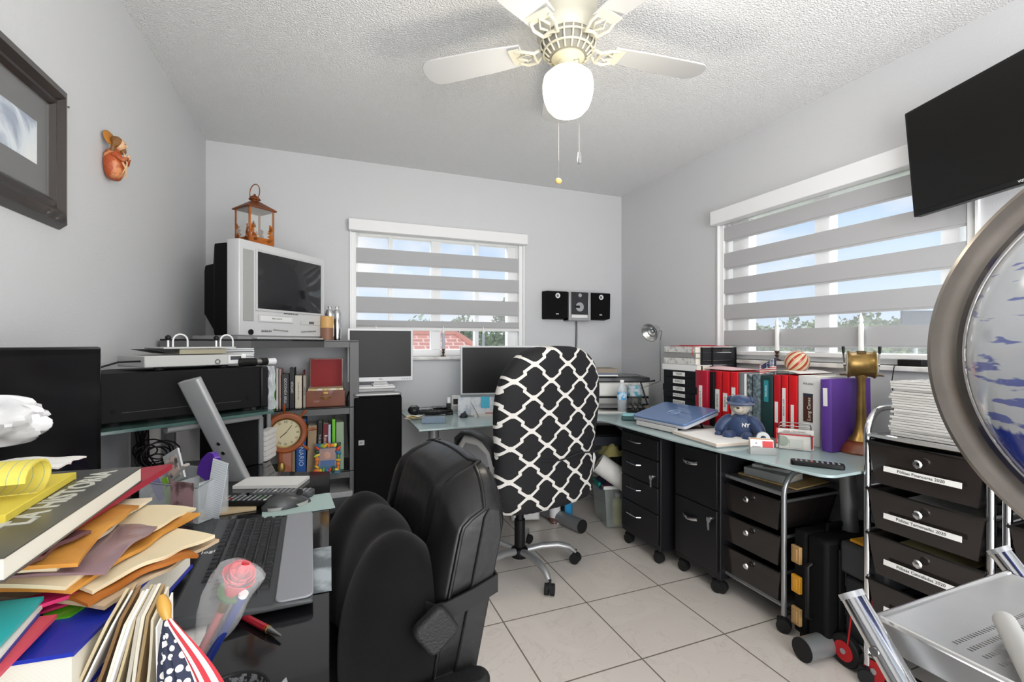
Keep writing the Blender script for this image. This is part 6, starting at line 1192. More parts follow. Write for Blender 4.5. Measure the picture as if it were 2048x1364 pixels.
for i in range(5):
    a = R(-4 + 72 * i); Mb = Matrix.Rotation(a, 4, 'Z')
    m = MB().tube([(.088, -.012, 2.285), (.12, -.028, 2.262), (.16, -.042, 2.268), (.19, -.036, 2.277)], .006, 8).tube([(.088, .012, 2.285), (.12, .028, 2.262), (.16, .042, 2.268), (.19, .036, 2.277)], .006, 8).tube([(.12, 0, 2.27), (.155, .018, 2.27), (.19, 0, 2.276), (.155, -.018, 2.27)], .005, 8, closed=True).tube([(.12, -.028, 2.262), (.125, 0, 2.266), (.12, .028, 2.262)], .006, 8)
    m.box(.175, .215, -.045, .045, 2.276, 2.281); q = m.build('blade_iron', fanw, o); q.matrix_local = Mb
    pl_ = [(.17, -.05), (.30, -.062), (.5, -.068)] + [(.53 + .05 * math.cos(R(t_)), .068 * math.sin(R(t_))) for t_ in range(-80, 81, 20)] + [(.5, .068), (.30, .062), (.17, .05)]
    q = MB().prism(pl_, 0, .006).build('blade', blade, o, bevel=.002); q.matrix_local = Mb @ T(0, 0, 2.282) @ Matrix.Rotation(R(8), 4, 'X')
pc1, pc2 = atd(1159, 316, 1.60), atd(1117, 362, 1.62)
loc = Vector((.80, 1.48, 0))
e1 = pc1 - loc; e2 = pc2 - loc
MB().tube([(.0 + e1.x * .5, e1.y * .5, 2.21), (e1.x * .95, e1.y * .95, 2.195), (e1.x, e1.y, 2.15), (e1.x, e1.y, e1.z + .02)], .0014, 6).build('pull_chain', steel, o); MB().lathe([(0, -.022), (.006, -.018), (.008, -.004), (.007, 0), (.005, .02), (0, .022)], 14, Matrix.Translation(e1)).build('pull_knob', P('knob_grey', '8f8f8f', .4), o)
MB().tube([(e2.x * .5, e2.y * .5, 2.21), (e2.x * .97, e2.y * .97, 2.15), (e2.x, e2.y, 2.08), (e2.x, e2.y, e2.z + .01)], .001, 6).build('pull_chain', steel, o); MB().ball(e2, .013, .008, .010, 14, 10).build('pull_knob', P('wood_knob', 'd6b26c', .4), o)

# ================================================================== keyboard, mouse and other things on the black desk
kb0, kb1 = atz(418, 1205, .775), atz(628, 1192, .772); kf0, kf1 = atz(466, 1022, .775), atz(626, 1022, .772)
kax = ((kf1 - kb1)).normalized(); kM = frame((kb1.x, kb1.y, .751), kax, None)   # local x: away from camera, y: left (-X)
KL = (kf1 - kb1).length; KW = .215
o = thing('keyboard', 'black keyboard with a silver-grey palm rest on the black glass desk', 'keyboard', kM)
kd = P('key_deck', '47494b', .45); kk = P('key_black', '202123', .4); palm = P('palm_grey', '8c8e93', .45)
def kring(x, hx): return [(x, 0.0, .008), (x, .004, .017), (x, .06, .020), (x, .066, .017), (x, KW - .035, .028), (x, KW - .004, .030), (x, KW, .020), (x, KW, .008)]
MB().loft([kring(.0, 0), kring(.012, 0), kring(KL - .012, 0), kring(KL, 0)]).build('case', kd, o, bevel=.004)
MB().prism([(p[0], p[1]) for p in rrect(KL - .004, .060, .014, cx=KL / 2, cy=.031)], .0185, .0225).build('palm_rest', palm, o, bevel=.003)
MB().box(.0, .02, KW - .02, KW - .004, 0, .022).box(KL - .02, KL, KW - .02, KW - .004, 0, .022).build('riser_foot', black, o)
text('logi', .018, P('title_white', 'dddddd', .6), o, T(KL * .56, KW - .017, .0302, R(-90)), name='logo')
rows_ = [(.073, [1.3, 1.3, 1.3, 6, 1.3, 1.3, 1.3, 1.3]), (.092, [2.2] + [1] * 10 + [2.6]), (.111, [1.8] + [1] * 11 + [2]), (.130, [1.5] + [1] * 12 + [1.4]), (.149, [1] * 13 + [2]), (.170, [1] * 4 + [.3] + [1] * 4 + [.3] + [1] * 4 + [1])]
xs0, xs1 = KL - .012, KL * .36
nk = 0
KEYS = []
for (y_, ws) in rows_:
    tot = sum(ws); x = xs0; sc_ = (xs0 - xs1) / tot
    for wd in ws:
        L_ = wd * sc_
        if wd != .3: KEYS.append((x - L_ + .0009, x - .0009, y_, .0165))
        x -= L_
for y_, n3 in ((.073, 3), (.092, 1), (.130, 3), (.149, 3), (.170, 3)):
    for k in range(n3): w_ = KL * .0335; x = KL * .35 - (k + (1 if n3 == 1 else 0)) * w_ - .002; KEYS.append((x - w_ + .0018, x, y_, .0165))
for y_, n3 in ((.073, 3), (.092, 4), (.111, 4), (.130, 4), (.149, 4)):
    for k in range(n3): w_ = KL * .0335; x = KL * .235 - k * w_; KEYS.append((x - w_ + .0018, x, y_, .0165))
first = {}
zf = lambda y: .0175 + (y - .066) * .075
for (xa, xb, y_, h_) in KEYS[:100]:
    MB().prism([(xa, y_), (xb, y_), (xb, y_ + h_), (xa, y_ + h_)], zf(y_), zf(y_) + .0075, top=[(xa + .002, y_ + .002), (xb - .002, y_ + .002), (xb - .002, y_ + h_ - .003), (xa + .002, y_ + h_ - .003)]).build('key', kk, o)
if len(KEYS) > 100:
    m = MB()
    for (xa, xb, y_, h_) in KEYS[100:]: m.prism([(xa, y_), (xb, y_), (xb, y_ + h_), (xa, y_ + h_)], zf(y_), zf(y_) + .0075, top=[(xa + .002, y_ + .002), (xb - .002, y_ + .002), (xb - .002, y_ + h_ - .003), (xa + .002, y_ + h_ - .003)])
    m.build('small_key', kk, o)['kind'] = 'stuff'
pm = atz(572, 1008, .765); mouse(T(pm.x, pm.y + .02, .754, R(20)), 'black and silver mouse behind the keyboard on the black desk', (P('mouse_grey', '3a3b3c', .3), P('mouse_pale', 'a9aaa6', .4)), .125, .065, .042)
single('mouse_pad', MB().box(-.09, .09, -.07, .07, 0, .0025), P('pad_teal', 'a3b8b4', .7), 'pale teal card lying under the mouse', 'mat', M=T(pm.x + .03, pm.y + .02, .751, .1))
remote(frame((atz(520, 996, .77).x, atz(520, 996, .77).y, .752), (.33, .93, 0)), .22, .05, 'long black remote with many buttons lying behind the mouse', rows=14, cols_=4)
remote(frame((atz(565, 975, .78).x, atz(565, 975, .78).y, .753), (.30, .95, 0)), .18, .045, 'second black remote with a grey end, lying behind the long one', body=P('remote_grey', '46474a', .4), rows=12)
single('notepad', MB().box(-.10, .10, -.05, .05, 0, .010), P('pad_white', 'd9d8d5', .8), 'white notepad lying at the far end of the black desk behind the remotes', 'notepad', M=frame((atz(545, 962, .76).x, atz(545, 962, .76).y, .751), (.93, -.3, 0)))
single('tan_card', MB().box(-.09, .04, -.03, .03, 0, .004), P('card_tan', 'b7a382', .7), 'tan card poking out behind the keyboard', 'card', M=T(atz(480, 1012, .76).x, atz(480, 1012, .76).y, .751, .1))
o = single('photo_print', MB().box(-.025, .025, -.10, .10, 0, .001), P('photo_dark', '5d6468', .3, var=(12, 'a9b2b8', .45, .6)), 'glossy photo print lying flat along the right edge of the black desk', 'photo', M=T(-.022, 1.02, .7512) )
# acrylic organiser with photos
po = atz(352, 1032, .76); OM = frame((-.47, 1.50, .751), (.80, -.60, 0))
o = thing('acrylic_organizer', 'clear acrylic desk organizer holding photos and cards, between the papers and the slanted post', 'organizer', OM)
m = MB(); W2, D2, H2 = .20, .09, .115
for a_ in ((0, W2, 0, .003, H2 * .8), (0, W2, D2 - .003, D2, H2), (0, .003, .003, D2 - .003, H2 * .9), (W2 - .003, W2, .003, D2 - .003, H2 * .9), (.1, .103, .003, D2 - .003, H2 * .8)): m.box(a_[0], a_[1], a_[2], a_[3], 0, a_[4])
m.box(0, W2, 0, D2, 0, .003); m.build('shell', P('acrylic', 'e6eaec', .04, alpha=.25), o, bevel=.001)
MB().tube([(0, .0, H2 * .8), (W2, .0, H2 * .8), (W2, D2, H2), (0, D2, H2)], .0022, 6, closed=True).build('rim', P('acrylic_edge', '8e9598', .1), o)
def card(M, w, h, m_, label, nm='photo_print', cat='photo', extra=None):
    o = single(nm, MB().box(0, w, -.0008, .0008, 0, h), m_, label, cat, M=M); return o
card(OM @ T(.115, -.004, .005), .075, .10, P('photo_people', 'b08d90', .4, var=(28, '6b5052', .5, .62)), 'small group photo at the front of the acrylic organizer')
o = thing('framed_snapshot', 'small silver-framed snapshot leaning in the acrylic organizer', 'photo frame', OM @ T(.045, .05, .07) @ Matrix.Rotation(R(-28), 4, 'Y') @ Matrix.Rotation(R(-8), 4, 'X'))
MB().box(0, .06, -.003, .003, 0, .085).build('frame', P('silver_bright', 'c9cbcc', .25, metal=.5), o, bevel=.001); MB().box(.008, .05, -.004, -.003, .010, .07).build('photo', P('photo_people2', 'c5b2a8', .4, var=(50, '55504c', .48, .6)), o)
single('purple_clip', MB().loft([[(-.022 * s_, -.008, z), (.022 * s_, -.008, z), (.03 * s_, .006, z), (-.018 * s_, .010, z)] for z, s_ in ((0, .8), (.02, 1.1), (.045, 1.05), (.07, .6), (.075, .2))]), P('purple_plastic', '4b1f8c', .2, coat=.5), 'shiny purple plastic pouch sticking out of the acrylic organizer', 'pouch', M=OM @ T(.15, .06, .10) @ Matrix.Rotation(R(28), 4, 'Y'))
card(OM @ T(.165, .045, .0) @ Matrix.Rotation(R(12), 4, 'Y'), .05, .16, stripes('printed_slip', ['dfe3e6', 'c2c9cf'], .006, 2, .7), 'pale printed slip standing at the right side of the acrylic organizer', 'printed_slip', 'paper')
card(OM @ T(.03, .03, .03) @ Matrix.Rotation(R(-30), 4, 'Y'), .035, .08, P('slip_violet', '8f8cc0', .6), 'small violet card leaning in the acrylic organizer', 'small_card', 'card'); card(OM @ T(.065, .025, .03) @ Matrix.Rotation(R(-15), 4, 'Y'), .02, .07, P('slip_lime', '8fc232', .5), 'lime green tag in the acrylic organizer beside the violet card', 'small_tag', 'tag')
single('wooden_spatula', MB().tube([(0, 0, 0), (.05, 0, .05), (.08, .0, .075)], .006, 8, flat=.4, rad=[.004, .006, .010]), P('spatula_grey', 'a09a92', .5), 'grey handle leaning out of the acrylic organizer', 'handle', M=OM @ T(.07, .01, .07))

# ================================================================== the paper pile in the near left corner
def slab(name, label, cat, pts, z, th, m_, tilt=None, n=1, grp=None, wave=0., part='sheet', pagesm=None):
    """flat thing whose outline is given by points on the plan (x, y), lying at height z"""
    if len(pts) != 4 or th > .0095: o = MB().prism(pts, z, z + th).build(name, m_, smooth=30)
    else:
        q = [Vector(p + (0,)) for p in pts]; sd_ = (pts[0][0] * 91 + z * 417) % 6.28
        def fn(u, v):
            p = q[0].lerp(q[1], u).lerp(q[3].lerp(q[2], u), v); e_ = math.exp(-v * 7)
            return (p.x + .003 * math.sin(u * 9 + sd_) * e_, p.y, z + th + (.0022 * math.sin(u * 7 + sd_) + .0012 * math.sin(u * 17 + v * 9 + sd_)) * e_ - .004 * e_ * (abs(2 * u - 1) ** 3) + .001 * math.sin(v * 11 + u * 5))
        m2 = MB(); m2.sheet(fn, 26, 12, min(th, .0045)); m2.f = [f[::-1] for f in m2.f] if False else m2.f
        o = m2.build(name, m_, smooth=50)
    tag(o, label, cat, grp); return o
def zpt(px, py, z): p = atz(px, py, z); return (p.x, p.y)
def quad(px, z): return [zpt(a[0], a[1], z) for a in px]
def rect_from(pR0, pR1, w, side=-1):
    """rectangle whose right edge runs pR0 -> pR1 in plan, extending w to the left"""
    a, b_ = Vector(pR0), Vector(pR1); d = (b_ - a).normalized(); n = Vector((-d.y, d.x)) * w
    return [tuple(a), tuple(b_), tuple(b_ + n), tuple(a + n)]
def lean(name, label, cat, px, m_, th=.0012, grp=None, back=Vector((0, 0, -1))):
    """thin thing given by four corner points in the room"""
    q = [Vector(p) for p in px]; n = (q[1] - q[0]).cross(q[-1] - q[0]).normalized() * th
    if n.z > 0: n = -n
    m = MB(); k = len(q); m.add([p + n for p in q] + q, [tuple(range(k))[::-1], tuple(range(k, 2 * k))] + [(i, (i + 1) % k, k + (i + 1) % k, k + i) for i in range(k)])
    return tag(m.build(name, m_, smooth=0), label, cat, grp)
kraft = P('kraft_gold', 'c98d3c', .6, var=(12, 'a96a24', .4, .75), bump=(20, .35)); kraft2 = P('kraft_brown', 'a8621f', .65, bump=(20, .3)); man = P('manila', 'b4a878'); manl = P('manila_light', 'd8c8a6', .75); mant = P('manila_tan', 'b9a183', .8); sleeve = P('plastic_sleeve', '9a7f86', .15, alpha=.75)
# solid lower layers, from the desk top upwards
def layer(name, label, cat, z, th, m_, pR0, pR1, w, grp='papers piled on the left desk'): return slab(name, label, cat, rect_from(pR0, pR1, w), z, th, m_, grp=grp)
# base boxes that carry the pile
o = thing('paper_box', 'grey box of papers at the bottom of the pile, near edge of the left desk', 'box', T(-.44, .62, .751)); MB().box(-.22, .12, -.02, .33, 0, .095).build('body', P('box_grey', '9fa2a3', .6), o, bevel=.003); MB().box(-.215, .115, -.015, .325, .095, .104).build('paper_fill', paper, o)
# big blue book with elastic
bz0 = .862; pB0 = zpt(300, 1170, bz0 + .04); pB1 = zpt(60, 1292, bz0 + .04)
o = thing('blue_book', 'thick blue book with a rubber band, under the brown envelopes of the left pile', 'book', I4)
bl_ = [(-.195, .80), (-.30, .60), (-.52, .60), (-.52, .84), (-.30, .86)]
bq = rect_from(zpt(335, 1150, .905), zpt(205, 1268, .905), -.26); bq = [(-.200, .86), (-.232, .575), (-.50, .60), (-.47, .885)]
MB().prism([(a_ * 1.0, b2) for a_, b2 in bq], .905, .909).prism(bq, .858, .862).build('cover', P('book_royal', '1f2f9c', .35), o)
MB().prism([(bq[0][0] - .003, bq[0][1] - .004), (bq[1][0] - .003, bq[1][1] + .004), (bq[2][0] + .003, bq[2][1] + .004), (bq[3][0] + .003, bq[3][1] - .004)], .8625, .9045).build('page_block', pages, o)
bd = (Vector(bq[1]) - Vector(bq[0])).normalized(); text('BALMAR', .030, P('title_pale', 'b7b9c9', .5), o, T(-.245, .73, .9095, math.atan2(bd.y, bd.x) + math.pi)) 
m = MB().tube([(-.222, .66, .857), (-.216, .66, .885), (-.222, .66, .9115), (-.30, .70, .912), (-.40, .76, .912)], .0018, 6); m.build('rubber_band', P('band_tan', 'b08a84', .6), o)
zz = .9125
# layered envelopes and folders, bottom to top (right edge from pR0 (far) to pR1 (near))
L_ = [('manila_envelope', 'tan document envelope at the bottom of the fanned envelopes, left pile', 'envelope', .008, mant, (435, 1082), (215, 1212), .30),
      ('kraft_envelope', 'brown kraft envelope second from the bottom of the fan', 'envelope', .007, kraft2, (400, 1105), (170, 1205), .30),
      ('paper_folder', 'cream folder with a curled corner jutting out to the right of the fan', 'folder', .006, manl, (428, 1072), (190, 1180), .27),
      ('kraft_envelope', 'golden bubble envelope poking out between cream folders', 'envelope', .006, kraft, (396, 1030), (150, 1180), .28),
      ('paper_folder', 'pale tan folder with ragged edge, middle of the fan', 'folder', .006, manl, (395, 1012), (128, 1170), .27)]
for nm_, lb, ct_, th, m_, p0, p1, w_ in L_:
    slab(nm_, lb, ct_, rect_from(zpt(p0[0], p0[1], zz + th), zpt(p1[0], p1[1], zz + th), -w_ if True else w_), zz, th, m_, grp='papers piled on the left desk'); zz += th + .0006
fan0 = zz
slab('plastic_sleeve', 'clear brownish plastic sleeve lying over the cream folders', 'sleeve', rect_from(zpt(330, 1045, zz + .003), zpt(205, 1140, zz + .003), -.25), zz, .003, sleeve); zz += .0035
slab('paper_folder', 'white-edged cream folder right under the golden envelope', 'folder', rect_from(zpt(300, 1000, zz + .005), zpt(120, 1135, zz + .005), -.26), zz, .005, P('cream_paper', 'ddd0b3', .8)); zz += .0055
slab('kraft_envelope', 'crumpled golden kraft envelope under the red folder, topmost envelope of the fan', 'envelope', rect_from(zpt(282, 1008, zz + .008), zpt(150, 1125, zz + .008), -.26), zz, .009, kraft); zz += .0095
slab('plastic_sleeve', 'dark maroon booklet in a plastic sleeve under the red folder', 'sleeve', rect_from(zpt(176, 1068, zz + .005), zpt(20, 1150, zz + .005), -.2), zz, .006, P('maroon_sleeve', '5d3f43', .25, coat=.3)); zz += .0065
# red folder, black covered book, yellow pad
redf = P('red_folder_card', 'a02a3a', .45); r0, r1 = zpt(345, 927, zz + .01), zpt(20, 1128, zz + .01)
rp = [r0, zpt(130, 1058, zz + .01), zpt(58, 1105, zz + .01), (-.62, zpt(58, 1105, zz)[1] + .02), (-.62, .93)]
slab('red_folder', 'dark red document folder spread under the black book of the left pile', 'folder', rp, zz, .010, redf); zz += .011
H_b = .022; b0, b1 = zpt(284, 935, zz + H_b), zpt(8, 1118, zz + H_b)
o = thing('black_book', 'large dark paperback with a grey block-lettered cover, on the red folder', 'book', I4)
q4 = rect_from(b0, b1, -.22); q4 = [b0, b1, (b1[0] - .24, b1[1] + .04), (b0[0] - .24, b0[1] + .03)]
MB().prism(q4, zz + H_b, zz + H_b + .0015).prism(q4, zz, zz + .0015).build('cover', P('book_dark', '454544', .3, var=(4, '5a584f', .45, .6)), o); ins = lambda p, c, k: (p[0] + (c[0] - p[0]) * k, p[1] + (c[1] - p[1]) * k); cc_ = (sum(p[0] for p in q4) / 4, sum(p[1] for p in q4) / 4)
MB().prism([ins(p, cc_, .01) for p in q4], zz + .0016, zz + H_b - .0001).build('page_block', pages, o)
bd = (Vector(b0) - Vector(b1)).normalized(); an = math.atan2(bd.y, bd.x); nrm2 = Vector((-bd.y, bd.x)); base = Vector(b0) * .62 + Vector(b1) * .38
for i, (s_, z_) in enumerate((('LA HISTORIA', .04), ('DE CUBA', .078), ('LIBRE', .116))):
    c = base + nrm2 * z_; text(s_, .040, P('title_grey', 'bdbdb2', .5), o, T(c.x, c.y, zz + H_b + .0016, an), name='cover_title', bold=.001)
c = Vector(b1) * .85 + Vector(b0) * .15 + nrm2 * .06; q = MB().box(-.05, .06, -.012, .012, 0, .0012).build('cover_strip', P('strip_pale', 'bdbbb0', .6), o); q.matrix_local = T(c.x, c.y, zz + H_b + .0016, an)
ZB = zz + H_b + .0017
yel_ = stripes('yellow_ruled', ['d8c85a', 'd8c85a', '8fa68c'], .011, 0, .75, widths=[0, .8, .92]); yp = P('yellow_pad', 'd3bf45', .75)
y0_, y1_ = zpt(130, 955, ZB + .02), zpt(0, 985, ZB + .02)
o = thing('legal_pad', 'yellow ruled legal pad with its top pages curled over, on the left pile', 'notepad', T(y0_[0] - .012, y0_[1] - .005, ZB, R(4)))
MB().box(-.26, 0, -.11, .08, 0, .010).build('pad', yp, o, bevel=.001)
MB().loft([[(x_, .0 + .035 * math.cos(a_) - .02, .030 + .022 * math.sin(a_)) for a_ in [R(q_) for q_ in range(-100, 200, 20)]] + [(x_, .0 + .032 * math.cos(a_) - .02, .030 + .019 * math.sin(a_)) for a_ in [R(q_) for q_ in range(180, -120, -20)]] for x_ in (-.075, -.005)]).build('curled_page', yel_, o, smooth=60)
MB().sheet(lambda u, v: (-.24 + u * .15, -.11 + v * .17, .012 + .040 * math.sin(math.pi * min(1, v * 1.1)) * (1 - .3 * u)), 6, 14, .0008).build('bent_page', yel_, o)
pbg = atz(20, 860, 1.06 + .03)
bagm = P('tissue_white', 'dcdcdd', .45, alpha=.96, bump=(9, .5, 4))
bc_ = atz(18, 880, ZB + .035); m = MB()
def bgp(u, v):
    a_ = u * 2 * math.pi; ph = (v - .5) * math.pi; k_ = 1 + .16 * math.sin(a_ * 3 + v * 6) + .12 * math.sin(a_ * 7 - v * 9) + .09 * math.sin(a_ * 13 + v * 21) + .05 * math.sin(a_ * 23 - v * 37)
    return (.060 * k_ * math.cos(ph) * math.cos(a_), .05 * k_ * math.cos(ph) * math.sin(a_), .036 * math.sin(ph) * (1 + .25 * math.sin(a_ * 2 + 1)))
single('crumpled_bag', m.sheet(bgp, 40, 20), bagm, 'crumpled white plastic bag lying on the yellow legal pad', 'bag', M=T(bc_.x - .012, bc_.y, ZB + .068))
p = zpt(150, 930, ZB + .01); slab('paper_sheet', 'white folded sheet behind the yellow pad, in front of the flat screen', 'paper', [zpt(168, 912, ZB + .006), zpt(120, 930, ZB + .006), (-.55, p[1] + .02), (-.5, p[1] + .12)], ZB, .003, paper)
# brightly coloured folders jutting out low left
lean('pink_folder', 'magenta card folder with white edges jutting out below the golden envelopes', 'folder', [atz(175, 1178, .93), atz(110, 1180, .93), (-.50, .60, .93), (-.50, .42, .93), atz(0, 1236, .93)], P('magenta', 'c41d5d', .5), .004)
lean('pink_folder', 'magenta folder leaf with a pale edge, just beneath the upper magenta folder', 'folder', [atz(175, 1194, .918), atz(112, 1182, .924), (-.48, .58, .92), (-.45, .42, .915), atz(0, 1250, .918)], P('magenta2', 'a8164e', .5), .003)
lean('green_wrapper', 'shiny lime green packet under the magenta folders', 'packet', [atz(176, 1205, .913), atz(140, 1232, .911), atz(88, 1240, .911), atz(84, 1215, .914)], P('lime_foil', '4f9a1c', .25, coat=.4), .012)
ez = [(.926, 'teal_folder', 'teal plastic folder edge in the low left stack', 'folder', '27a6a6', (88, 1192), (0, 1285), .03), (.923, 'orange_folder', 'orange-brown folder between magenta and teal ones', 'folder', 'b8681f', (55, 1215), (0, 1252), .05), (.919, 'white_folder', 'white sheet edge below the teal folder', 'paper', 'dedad2', (86, 1208), (0, 1310), .05), (.915, 'navy_folder', 'navy blue folder edge below the white sheets', 'folder', '2c3f86', (80, 1226), (0, 1320), .04), (.911, 'coral_folder', 'coral red card folder, lowest bright one of the left stack', 'folder', 'c94a58', (114, 1228), (0, 1345), .06)]
for z_, nm_, lb, ct_, c_, p0, p1, dz in ez:
    a_, b_ = atz(p0[0], p0[1], z_ + .01), atz(p1[0], p1[1], z_ + .01); lean(nm_, lb, ct_, [a_, b_, b_ + Vector((-.2, .02, .012)), a_ + Vector((-.25, .0, .012))], col(c_, .5), .0045)
# upright files in front
rnd = random.Random(12)
fm_ = ['c9ba98', 'e6e2da', 'b79f79', '8b6a44', 'ddd6c6', 'e9e7e3', 'c7b48e', 'bfb8aa', 'e3dccb', 'a78d66', 'd9cfb8', 'efece6']
fl = ['tan file card at the left end of the upright files', 'white sheet, second of the upright files', 'brown-tan file card behind the white sheet', 'dark brown file card in the upright files', 'cream file leaf in the middle of the upright files', 'bright white leaf with a curled top among the files', 'tan folder leaf right of the curled white one', 'grey-tan leaf in the upright files', 'pale cream leaf in the right half of the files', 'brown leaf near the right end of the files', 'light tan leaf next to the flag', 'white printed leaf, last upright file beside the flag']
for i in range(12):
    px = 262 + i * 8; py = 1196 + rnd.uniform(-10, 14); zt = .925; a_ = atz(px, py, zt)
    th = rnd.uniform(.0015, .0035)
    dz = .165
    def fn(u, v, a_=a_, i=i): return (a_.x - .003 + .006 * math.sin(v * 3 + i * 1.7) * (1 - v) - .075 * (1 - v) * (1 - i / 11.5), a_.y - .045 + .05 * u, .756 + (a_.z - .756) * v + (.010 * u if v > .9 else 0))
    single('file_card', MB().sheet(fn, 8, 10, th), col(fm_[i], .75), fl[i], 'file', 'files standing upright in the near left corner')
o = thing('file_tray', 'grey desk tray under the upright files at the near edge of the left desk', 'tray', T(-.20, .50, .7505)); MB().box(-.13, .11, -.16, .06, 0, .004).box(-.13, -.127, -.16, .06, .004, .06).box(.107, .11, -.16, .06, .004, .06).box(-.13, .11, .057, .06, .004, .05).build('body', P('tray_pale', '8f9496', .4), o, bevel=.002)
for i, (px, py, z_, w_) in enumerate(((235, 1262, .862, .12), (150, 1290, .855, .16), (105, 1310, .850, .2))):
    a_ = atz(px, py, z_); lean('loose_paper', ['printed page sticking out left of the upright files', 'white folded page under the blue book', 'white envelope flap at the lower left'][i], 'paper', [a_, a_ + Vector((-.02, -.16, -.02)), a_ + Vector((-w_, -.14, -.02)), a_ + Vector((-w_, .02, 0))], stripes('printed_page', ['dcdcda', 'dcdcda', 'a9aaab'], .0045, 1, .8, widths=[0, .4, .7]) if i == 0 else paper, .002)
# furled small flag with a gold tip
ft = atd(322, 1190, .45); fL, fR = atd(318, 1450, .42), atd(495, 1450, .42)
o = thing('desk_flag', 'furled small American flag with a wooden gold tip, standing beside the upright files', 'flag', I4)
fb = fL.lerp(fR, .4); ax_ = (fb - ft).normalized()
MB().tube([ft + ax_ * .03, fb + ax_ * .02], .0025, 8).build('stick', P('flag_stick', 'c9b184', .6), o); MB().tube([ft + ax_ * q for q in (0, .005, .012, .019, .024)], .006, 12, rad=[.0025, .005, .006, .0045, .003]).build('gold_tip', P('flag_tip', 'b98b3c', .35), o)
def fcl(u, v, lo, hi):
    t_ = lo + (hi - lo) * u; st0 = ft + ax_ * .02; vv = v ** .9; p = st0.lerp(fL, vv).lerp(st0.lerp(fR, vv), t_)
    return p - _f * (.020 * math.sin(math.pi * t_) * v ** .5 + .002 * math.sin(t_ * 24)) + _r * .012 * math.sin(math.pi * min(1, v * 1.2)) * (t_ - .35)
sm2 = P('flag_stars_big', '2a2f44', .8); t, b = nodes_of(sm2); tcn = t.nodes.new('ShaderNodeTexCoord'); vo = t.nodes.new('ShaderNodeTexVoronoi'); vo.inputs['Scale'].default_value = 125; vo.inputs['Randomness'].default_value = .1; t.links.new(tcn.outputs['Object'], vo.inputs['Vector'])
rr = t.nodes.new('ShaderNodeValToRGB'); rr.color_ramp.interpolation = 'CONSTANT'; rr.color_ramp.elements[0].color = lin('e2e0da'); rr.color_ramp.elements[1].position = .40; rr.color_ramp.elements[1].color = lin('2a2f44'); t.links.new(vo.outputs['Distance'], rr.inputs[0]); t.links.new(rr.outputs[0], b.inputs['Base Color'])
MB().sheet(lambda u, v: fcl(u, v, 0, .72), 14, 16, .0008).build('star_field', sm2, o)
for k in range(6):
    MB().sheet(lambda u, v, k=k: fcl(u, v, .72 + k * .0467, .7667 + k * .0467) , 4, 16, .0008).build('stripe', col(['e6e3dd', 'b5303a'][k % 2], .8), o)
# pen cup with rose pencil
pcx = atz(418, 1352, .80); cup = Vector((-.098, .565, .751)); o = thing('pen_cup', 'black mesh pen cup at the near edge of the black desk', 'cup', cup)
MB().lathe([(.036, 0), (.036, .085), (.034, .085), (.034, .003), (0, .003), (0, 0)], 28, cap=False).build('mesh_wall', P('cup_mesh', '252527', .5, var=(220, '77787a', .5, .56)), o); MB().tube([(.036 * math.cos(k / 24 * 6.283), .036 * math.sin(k / 24 * 6.283), .085) for k in range(24)], .002, 6, closed=True).build('rim', black, o)
CUPT = cup + Vector((0, 0, .02))
def stick(p0, p1, r_, parts, name, label, cat):
    o = thing(name, label, cat, I4); d_ = (p1 - p0)
    for nm_, a_, b_, m_, k in parts: MB().cyl(p0 + d_ * a_, p0 + d_ * b_, r_ * k, n=14).build(nm_, m_, o)
    return o
tb = atd(488, 1186, .565); bb2 = atd(424, 1305, .585)
dd = (tb - bb2).normalized(); bb3 = bb2 - dd * .05
q = stick(bb3, tb, .0055, [('barrel', 0, .97, P('pen_blue', '1d2f7c', .3), 1), ('end_cap', .97, 1, white, .98)], 'blue_pen', 'dark blue pen leaning in the mesh pen cup beside the artificial rose', 'pen')
rb = atd(456, 1196, .57); rb2 = atd(404, 1300, .59); d_ = (rb - rb2).normalized()
o = stick(rb2 - d_ * .05, rb, .0052, [('stem', 0, .86, P('pencil_pink', 'c9706e', .4), 1), ('ferrule', .86, 1, gold, 1.15)], 'rose_pencil', 'pink pencil topped by a red artificial rose in a clear plastic bag', 'pencil')
rc = rb + d_ * .028; rosm = P('rose_red', 'd4323c', .6); Mr = Vector((0, 0, 1)).rotation_difference(d_).to_matrix().to_4x4(); Mr.translation = rc
for k in range(9):
    a0_ = k * 2.4; r0_ = .006 + .0014 * k; hgt = .030 - .0012 * k
    def pf(u, v, a0_=a0_, r0_=r0_, k=k): a_ = a0_ + u * 2.3; r2 = r0_ * (.45 + .65 * v) + .004 * v * v * math.sin(math.pi * u); return (r2 * math.cos(a_), r2 * math.sin(a_), -.02 + v * (.034 + .004 * math.sin(math.pi * u) - .0008 * k))
    MB().sheet(pf, 8, 6, .0009, Mr).build('petal', rosm, o)
MB().lathe([(.004, -.030), (.014, -.022), (.016, -.016), (0, -.018)], 14, Mr).build('sepal', P('sepal_green', '4f7a4a', .6), o)
bagv = P('cello_bag', 'f2f4f6', .06, alpha=.20)
def bg_(u, v):
    a_ = u * 2 * math.pi; r2 = .012 + .012 * math.sin(min(1, v * 1.25) * math.pi * .5) - (.02 * max(0, (v - .85) / .15) ** 2); r2 *= 1 + .12 * math.sin(a_ * 3 + v * 8); return (r2 * math.cos(a_) * 1.15, r2 * math.sin(a_) * .9, -.115 + v * .145)
MB().sheet(bg_, 22, 16, 0, Mr).build('plastic_bag', bagv, o, smooth=30)
pn0, pn1 = atz(486, 1232, .757), atz(562, 1272, .757); d_ = pn1 - pn0; st_ = pn0 - d_ * .9
